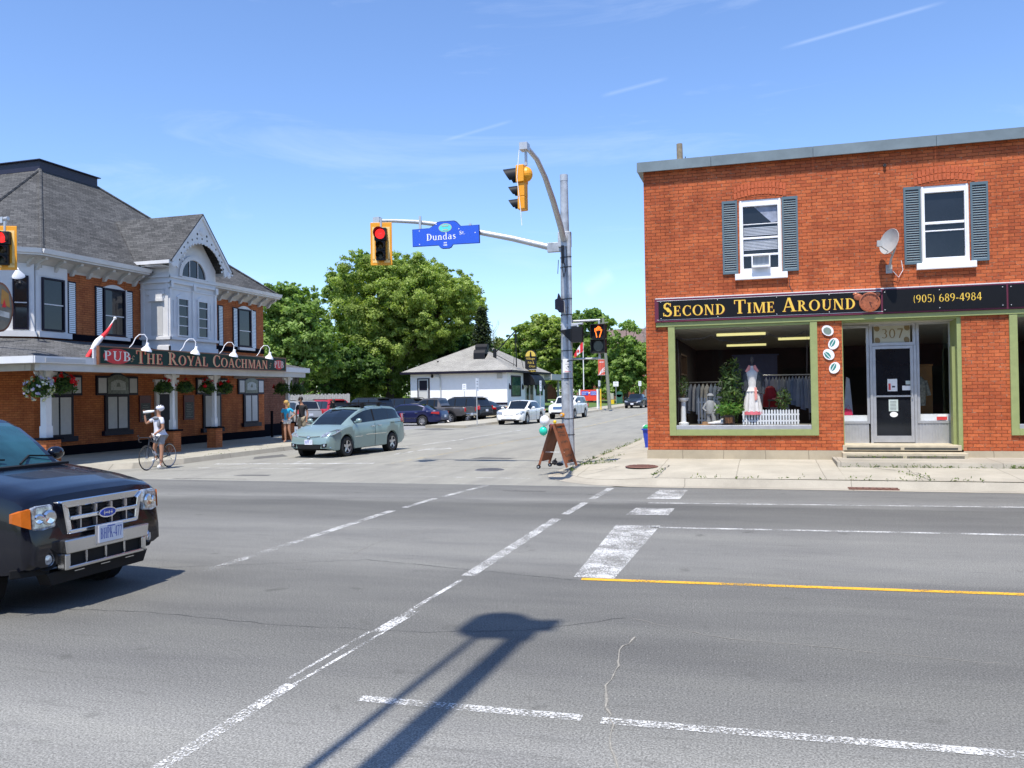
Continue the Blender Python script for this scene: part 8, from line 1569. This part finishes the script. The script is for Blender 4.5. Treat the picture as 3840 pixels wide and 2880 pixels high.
# ================================================================ PEOPLE
M('skin', (.38, .19, .115), .6, var=.08, scale=20); M('skin_pale', (.62, .38, .27), .6, var=.06, scale=20); M('hair_blond', (.45, .28, .08), .7, var=.3, scale=30); M('hair_dark', (.02, .014, .012), .6); M('hair_brown', (.08, .04, .02), .6)
M('jersey_white', (.64, .64, .70), .7, var=.04); M('jersey_grey', (.16, .165, .19), .7); M('shorts_grey', (.24, .245, .27), .7); M('shirt_turq', (.02, .38, .62), .7, var=.1, scale=8); M('shorts_white', (.62, .60, .58), .8); M('tee_black', (.012, .013, .016), .8); M('shorts_khaki', (.30, .26, .19), .85, var=.3, scale=12); M('shoe_white', (.75, .75, .74), .6); M('black_cloth', (.012, .012, .014), .8); M('pale_cloth', (.60, .60, .62), .8)
CR, CT = Vector((math.cos(yaw), math.sin(yaw), 0)), Vector((math.sin(yaw), -math.cos(yaw), 0))
def skin(name, J, E_, mat_, parent, sub=2, inflate=0.0, root=None):
    """J name -> (right, toward viewer, up, radius); E_ list of (a, b); one continuous skinned surface"""
    ks = list(J); me = bpy.data.meshes.new(name); me.from_pydata([CR*J[k][0]+CT*J[k][1]+Vector((0, 0, J[k][2])) for k in ks], [(ks.index(a), ks.index(c)) for a, c in E_], [])
    o = bpy.data.objects.new(name, me); C.objects.link(o); sm = o.modifiers.new('s', 'SKIN'); sm.use_smooth_shade = True; sm.branch_smoothing = .4
    for i, k in enumerate(ks): r = J[k][3]+inflate; me.skin_vertices[0].data[i].radius = (r, r)
    me.skin_vertices[0].data[ks.index(root or ks[0])].use_root = True
    o.modifiers.new('d', 'SUBSURF').levels = sub; o.modifiers['d'].render_levels = sub
    dg = bpy.context.evaluated_depsgraph_get(); dg.update(); nm = bpy.data.meshes.new_from_object(o.evaluated_get(dg)); bpy.data.objects.remove(o)
    nm.name = name; nm.materials.clear(); nm.materials.append(MATS[mat_]); nm.polygons.foreach_set('use_smooth', [True]*len(nm.polygons))
    q = bpy.data.objects.new(name, nm); C.objects.link(q); q.parent = parent; return q
def person(label, loc, J, clothes, skinm='skin', face=(0, 1), hair=None, group=None, hands=True):
    t = thing('person', label, 'person', loc, group=group)
    E_ = [('pelvis', 'waist'), ('waist', 'chest'), ('chest', 'neck'), ('neck', 'jaw'), ('jaw', 'head'), ('head', 'crown'), ('chest', 'shL'), ('shL', 'elL'), ('elL', 'wrL'), ('chest', 'shR'), ('shR', 'elR'), ('elR', 'wrR'), ('pelvis', 'hipL'), ('hipL', 'knL'), ('knL', 'anL'), ('anL', 'toL'), ('pelvis', 'hipR'), ('hipR', 'knR'), ('knR', 'anR'), ('anR', 'toR')]
    BJ = dict(J)
    for s in 'LR':
        e, w = Vector(J['el'+s][:3]), Vector(J['wr'+s][:3]); d = (w-e).normalized(); pl = w+d*.055; BJ['pa'+s] = (*pl, .028); E_.append(('wr'+s, 'pa'+s)); sd_ = d.cross(Vector((0, 1, .2))).normalized(); cu = sd_.cross(d)
        for k, (off, ln) in enumerate(((-.027, .062), (-.009, .072), (.009, .068), (.027, .052))):
            a = pl+sd_*off+d*.03; m_ = a+d*ln*.5+cu*.01; e2 = m_+d*ln*.35+cu*.03; BJ['f%d%s' % (k, s)] = (*a, .0095); BJ['g%d%s' % (k, s)] = (*m_, .0085); BJ['h%d%s' % (k, s)] = (*e2, .0075); E_ += [('pa'+s, 'f%d%s' % (k, s)), ('f%d%s' % (k, s), 'g%d%s' % (k, s)), ('g%d%s' % (k, s), 'h%d%s' % (k, s))]
        th = w+d*.03+sd_*-.035+cu*.01; BJ['t'+s] = (*th, .011); BJ['u'+s] = (*(th+d*.035+sd_*-.012+cu*.02), .009); E_ += [('pa'+s, 't'+s), ('t'+s, 'u'+s)]
    f = Vector((face[0], face[1], 0)).normalized(); h = Vector(J['head'][:3]); BJ['nose'] = (*(h+f*.105+Vector((0, 0, -.02))), .012); E_.append(('head', 'nose'))
    skin('body', BJ, E_, skinm, t, root='pelvis')
    hd = CR*h.x+CT*h.y+Vector((0, 0, h.z)); fw = CR*f.x+CT*f.y; sd2 = Vector((-fw.y, fw.x, 0))
    b = B('hair_dark'); 
    for s in (-1, 1): b.ball(hd+fw*.082+sd2*s*.032+Vector((0, 0, .012)), (.011, .011, .008), 8, 6)
    b.build('eyes', t); b = MB().use(MATS['lip'] if 'lip' in MATS else M('lip', (.4, .12, .1), .6)); b.ball(hd+fw*.086+Vector((0, 0, -.058)), (.018, .018, .007), 8, 5); b.build('mouth', t)
    b = MB().use(MATS[skinm])
    for s in (-1, 1): b.ball(hd+sd2*s*.083+Vector((0, 0, -.008)), (.016, .016, .028), 8, 6)
    b.build('ears', t, smooth=180)
    for nm, mt, keys, ed, infl in clothes:
        JJ = {}
        for k in keys:
            if isinstance(k, tuple):                       # (new, a, b, fraction, radius)
                a, c = Vector(J[k[1]][:3]), Vector(J[k[2]][:3]); JJ[k[0]] = (*(a.lerp(c, k[3])), k[4])
            else: JJ[k] = J[k]
        skin(nm, JJ, ed, mt, t, inflate=infl, root=ed[0][0])
    if hair: hair(t, hd, fw, sd2)
    return t
def stand(hgt=1.78, lean=0, feet=.11, arms=None, legs=None, headoff=(0, 0), w=1.0):
    k = hgt/1.78; J = dict(pelvis=(0, 0, .95*k, .115*w), waist=(lean*.3, 0, 1.10*k, .115*w), chest=(lean*.6, 0, 1.33*k, .135*w), neck=(lean*.9, 0, 1.51*k, .052), jaw=(lean+headoff[0]*.5, headoff[1]*.5+.015, 1.60*k, .062), head=(lean+headoff[0], headoff[1], 1.68*k, .086), crown=(lean+headoff[0], headoff[1]-.01, 1.745*k, .055),
        hipL=(.085, 0, .90*k, .09*w), knL=(feet*.9, .02, .50*k, .058), anL=(feet, 0, .09*k, .036), toL=(feet+.02, .14, .035, .032), hipR=(-.085, 0, .90*k, .09*w), knR=(-feet*.9, .02, .50*k, .058), anR=(-feet, 0, .09*k, .036), toR=(-feet-.02, .14, .035, .032),
        shL=(lean+.175*w, 0, 1.43*k, .05), elL=(lean+.23*w, -.02, 1.13*k, .038), wrL=(lean+.22*w, .05, .88*k, .026), shR=(lean-.175*w, 0, 1.43*k, .05), elR=(lean-.23*w, -.02, 1.13*k, .038), wrR=(lean-.22*w, .05, .88*k, .026))
    if arms: J.update(arms)
    if legs: J.update(legs)
    return J
TOP = (['waist', 'chest', ('neckb', 'chest', 'neck', .55, .06), 'shL', 'shR', ('slL', 'shL', 'elL', .62, .046), ('slR', 'shR', 'elR', .62, .046), 'pelvis'], [('waist', 'chest'), ('chest', 'neckb'), ('chest', 'shL'), ('chest', 'shR'), ('shL', 'slL'), ('shR', 'slR'), ('waist', 'pelvis')])
def SH(f, r=.075): return (['pelvis', 'hipL', 'hipR', ('kl', 'hipL', 'knL', f, r), ('kr', 'hipR', 'knR', f, r)], [('pelvis', 'hipL'), ('pelvis', 'hipR'), ('hipL', 'kl'), ('hipR', 'kr')])
def shoes(m_): return [('shoe', m_, [('a'+s, 'an'+s, 'to'+s, .05, .045), 'to'+s], [('a'+s, 'to'+s)], .008) for s in 'LR']
def short_hair(mat_):
    def f(t, h, fw, sd2): b = B(mat_); b.ball(h-fw*.018+Vector((0, 0, .035)), (.098, .098, .095), 14, 10); b.build('hair', t, smooth=180)
    return f
def long_hair(mat_, ln=.3):
    def f(t, h, fw, sd2): b = B(mat_); b.ball(h-fw*.025+Vector((0, 0, .03)), (.103, .103, .10), 14, 10); b.tube([h-fw*.06, h-fw*.085+Vector((0, 0, -.12)), h-fw*.075+sd2*.02+Vector((0, 0, -ln))], [.09, .085, .04], 10); b.build('hair', t, smooth=180)
    return f
# ---- cyclist
A = (-16.30, 19.95, 0)
J = dict(pelvis=(.03, .03, .96, .13), waist=(.02, .04, 1.10, .14), chest=(-.01, .06, 1.33, .165), neck=(.02, .06, 1.50, .052), jaw=(.0, .07, 1.57, .062), head=(.02, .06, 1.66, .086), crown=(.045, .05, 1.72, .058),
    hipL=(.08, .06, .90, .09), knL=(.10, .10, .50, .055), anL=(.09, .14, .12, .036), toL=(.01, .20, .04, .034), hipR=(-.05, -.02, .90, .09), knR=(-.17, -.06, .58, .055), anR=(-.13, -.10, .27, .036), toR=(-.25, -.06, .22, .034),
    shL=(.13, .14, 1.42, .05), elL=(.17, .17, 1.14, .038), wrL=(-.05, .20, .98, .026), shR=(-.14, -.02, 1.42, .05), elR=(-.36, .02, 1.27, .038), wrR=(-.38, .06, 1.52, .026))
def helmet(t, h, fw, sd2):
    b = B('jersey_white'); b.ball(h-fw*.03+Vector((0, 0, .045)), (.112, .112, .09), 18, 10); b.build('helmet', t, smooth=180); b = B('black_cloth')
    for k in range(-2, 3):
        for j in range(3): p = h-fw*.03+Vector((0, 0, .05)); d = (fw*(.55-.5*j)+sd2*k*.28+Vector((0, 0, .8))).normalized(); q = p+Vector((d.x*.113, d.y*.113, d.z*.091)); b.ball(q, (.018, .018, .008), 6, 4)
    b.tube([h+sd2*.09, h+fw*.05+Vector((0, 0, -.11)), h-sd2*.09], .006, 4); b.build('helmet_vents', t); B('black_cloth').tube([h+fw*.07+sd2*.08+Vector((0, 0, .012)), h+fw*.10+Vector((0, 0, .012)), h+fw*.07-sd2*.08+Vector((0, 0, .012))], .016, 6).build('sunglasses', t)
cy = person('cyclist in white jersey and helmet drinking from a bottle, astride a road bike', A, J, [('jersey', 'jersey_white', *TOP, .014), ('bib', 'jersey_grey', ['chest', ('nb', 'chest', 'neck', .7, .085)], [('chest', 'nb')], .022), ('shorts', 'shorts_grey', *SH(.62, .07), .014)]+shoes('shoe_white')+[('sock', 'shoe_white', [('c'+s, 'an'+s, 'kn'+s, 0, .037), ('d'+s, 'an'+s, 'kn'+s, .16, .04)], [('c'+s, 'd'+s)], .004) for s in 'LR']+[('glove', 'black_cloth', ['wrR', ('gr', 'wrR', 'elR', -.2, .032)], [('wrR', 'gr')], .012), ('glove', 'shoe_white', ['wrL', ('gl', 'wrL', 'elL', -.25, .034)], [('wrL', 'gl')], .01)], face=(-1, .25), hair=helmet)
b = B('jersey_grey'); b.ball(CR*-.02+CT*.19+Vector((0, 0, 1.43)), (.10, .045, .05), 12, 8); b.ball(CR*.06+CT*.20+Vector((0, 0, 1.26)), (.045, .035, .10), 10, 8); b.build('jersey_panels', cy, smooth=180)
b = B('shoe_white'); p0 = CR*-.40+CT*.08+Vector((0, 0, 1.595)); p1 = CR*-.10+CT*.09+Vector((0, 0, 1.625)); b.tube([p0, p0.lerp(p1, .7), p0.lerp(p1, .75), p1], [.037, .037, .03, .028], 12); b.use(MATS['jersey_grey']).tube([p1, p1.lerp(p0, -.08)], [.02, .012], 8); o = b.build('water_bottle', smooth=50); o.location = A; tag(o, 'white water bottle held to the mouth of the cyclist', 'bottle')
bk = thing('road_bicycle', 'dark road bicycle with drop handlebar straddled by the cyclist', 'bicycle', (-16.36, 19.96, 0), R(-86))
M('bike_dark', (.02, .02, .025), .35); M('bike_metal', (.4, .4, .42), .3, metal=.7)
for x_, nm in ((.5, 0), (-.5, 1)):
    b = B('tyre'); n_ = 36; b.lathe([(.335, -.012), (.347, 0), (.335, .012), (.32, .012), (.315, 0), (.32, -.012), (.335, -.012)], (0, 0, 0), (0, 1, 0), n_); o = b.build('wheel', bk, smooth=180, loc=(x_, 0, .347)); b = B('bike_metal').lathe([(.318, -.01), (.305, 0), (.318, .01)], (0, 0, 0), (0, 1, 0), n_)
    for k in range(18): a = k*math.pi/9; b.tube([(0, .02*(-1)**k, 0), (.31*math.cos(a), 0, .31*math.sin(a))], .0022, 3)
    b.lathe([(0, -.04), (.018, -.04), (.018, .04), (0, .04)], (0, 0, 0), (0, 1, 0), 8); b.build('rim', o)
b = B('bike_dark'); hd_ = (.38, 0, .80); st_ = (-.17, 0, .78); bb_ = (-.06, 0, .28)
b.tube([hd_, st_], .016, 8).tube([(.40, 0, .70), bb_], .02, 8).tube([st_, bb_], .017, 8).tube([st_, (-.5, .03, .347)], .009, 6).tube([st_, (-.5, -.03, .347)], .009, 6).tube([bb_, (-.5, .04, .347)], .01, 6).tube([bb_, (-.5, -.04, .347)], .01, 6).tube([(.37, 0, .86), (.41, 0, .68)], .02, 8).tube([(.41, .0, .68), (.46, .04, .5), (.5, .045, .347)], .012, 6).tube([(.41, .0, .68), (.46, -.04, .5), (.5, -.045, .347)], .012, 6).tube([st_, (-.20, 0, .93)], .013, 6); b.build('frame', bk)
B('bike_dark').ball((-.22, 0, .95), (.13, .06, .025)).build('saddle', bk, smooth=180)
b = B('bike_dark').tube([(.37, 0, .87), (.45, 0, .90)], .014, 6).tube([(.45, -.2, .90), (.45, .2, .90)], .012, 6)
for s in (-1, 1): b.tube([(.45, s*.2, .90), (.54, s*.2, .90), (.57, s*.2, .84), (.53, s*.2, .78), (.45, s*.2, .77)], .013, 6).tube([(.54, s*.2, .90), (.58, s*.2, .97), (.6, s*.2, .94)], .012, 5)
b.build('handlebar', bk); b = B('bike_metal').lathe([(.085, -.006), (.085, .006), (.07, .006), (.07, -.006)], (-.06, .05, .28), (0, 1, 0), 18).tube([(-.06, .06, .28), (.08, .08, .18)], .009, 5).tube([(-.06, -.06, .28), (-.2, -.08, .38)], .009, 5); b.box(.04, .08, .17, .12, .16, .19); b.box(-.24, -.16, .37, -.16, -.08, .39); b.build('crankset', bk); B('jersey_white').tube([(.20, 0, .50), (.10, 0, .40)], .034, 8).build('bottle_in_cage', bk)
# ---- couple
Jw = stand(1.66, feet=.07, w=.86, headoff=(-.03, 0), arms=dict(shL=(.16, 0, 1.33, .044), elL=(.34, -.04, 1.12, .033), wrL=(.17, .06, .98, .024), shR=(-.15, 0, 1.33, .044), elR=(-.22, -.02, 1.08, .034), wrR=(-.15, .08, .92, .024)), legs=dict(knL=(.10, .03, .47, .055), anL=(.20, -.02, .08, .034), toL=(.24, .1, .035, .03), knR=(-.05, .05, .47, .055), anR=(-.04, .04, .08, .034), toR=(-.08, .18, .035, .03)))
person('blond woman in turquoise top and white shorts, hand on hip, outside the pub', (-18.36, 29.9, .15), Jw, [('top', 'shirt_turq', *TOP, .012), ('shorts', 'shorts_white', *SH(.38, .078), .014)], 'skin', (-.8, .6), long_hair('hair_blond', .26))
Jm = stand(1.80, feet=.12, headoff=(-.05, .02)); person('dark haired man in black shirt and khaki shorts standing behind the blond woman', (-18.5, 31.3, .15), Jm, [('shirt', 'tee_black', *TOP, .022), ('shorts', 'shorts_khaki', *SH(.95, .08), .022)]+shoes('hair_brown'), 'skin', (-.9, .4), short_hair('hair_dark'))
# ---- far walkers
J1 = stand(1.68, feet=.06, w=.85, arms=dict(elL=(.34, .0, 1.15, .033), wrL=(.42, .05, .95, .024))); J1['knL'] = (.10, .1, .48, .055); J1['anL'] = (.08, .2, .1, .034); J1['toL'] = (.09, .32, .05, .03)
person('dark haired woman in black top and black shorts walking on the far sidewalk', (-15.3, 70.6, .29), J1, [('top', 'black_cloth', TOP[0][:5]+['pelvis'], [('waist', 'chest'), ('chest', 'neckb'), ('chest', 'shL'), ('chest', 'shR'), ('waist', 'pelvis')], .012), ('shorts', 'black_cloth', *SH(.35, .08), .014)]+shoes('shoe_white'), 'skin_pale', (0, 1), long_hair('hair_brown', .3))
J2 = stand(1.62, feet=.06, w=.85); person('woman in pale shirt walking left of the woman in black on the far sidewalk', (-15.95, 71.7, .30), J2, [('top', 'pale_cloth', *TOP, .018), ('shorts', 'pale_cloth', *SH(.35, .08), .014)]+shoes('hair_brown'), 'skin_pale', (-.6, .8), long_hair('hair_brown', .3))
J3 = stand(1.75, feet=.1); person('person in dark shirt standing in the parking lot behind the silver green minivan', (-25.3, 46.5, .02), J3, [('shirt', 'tee_black', *TOP, .02), ('shorts', 'shorts_khaki', *SH(.95, .08), .02)]+shoes('hair_brown'), 'skin', (-1, 0), short_hair('hair_dark'))
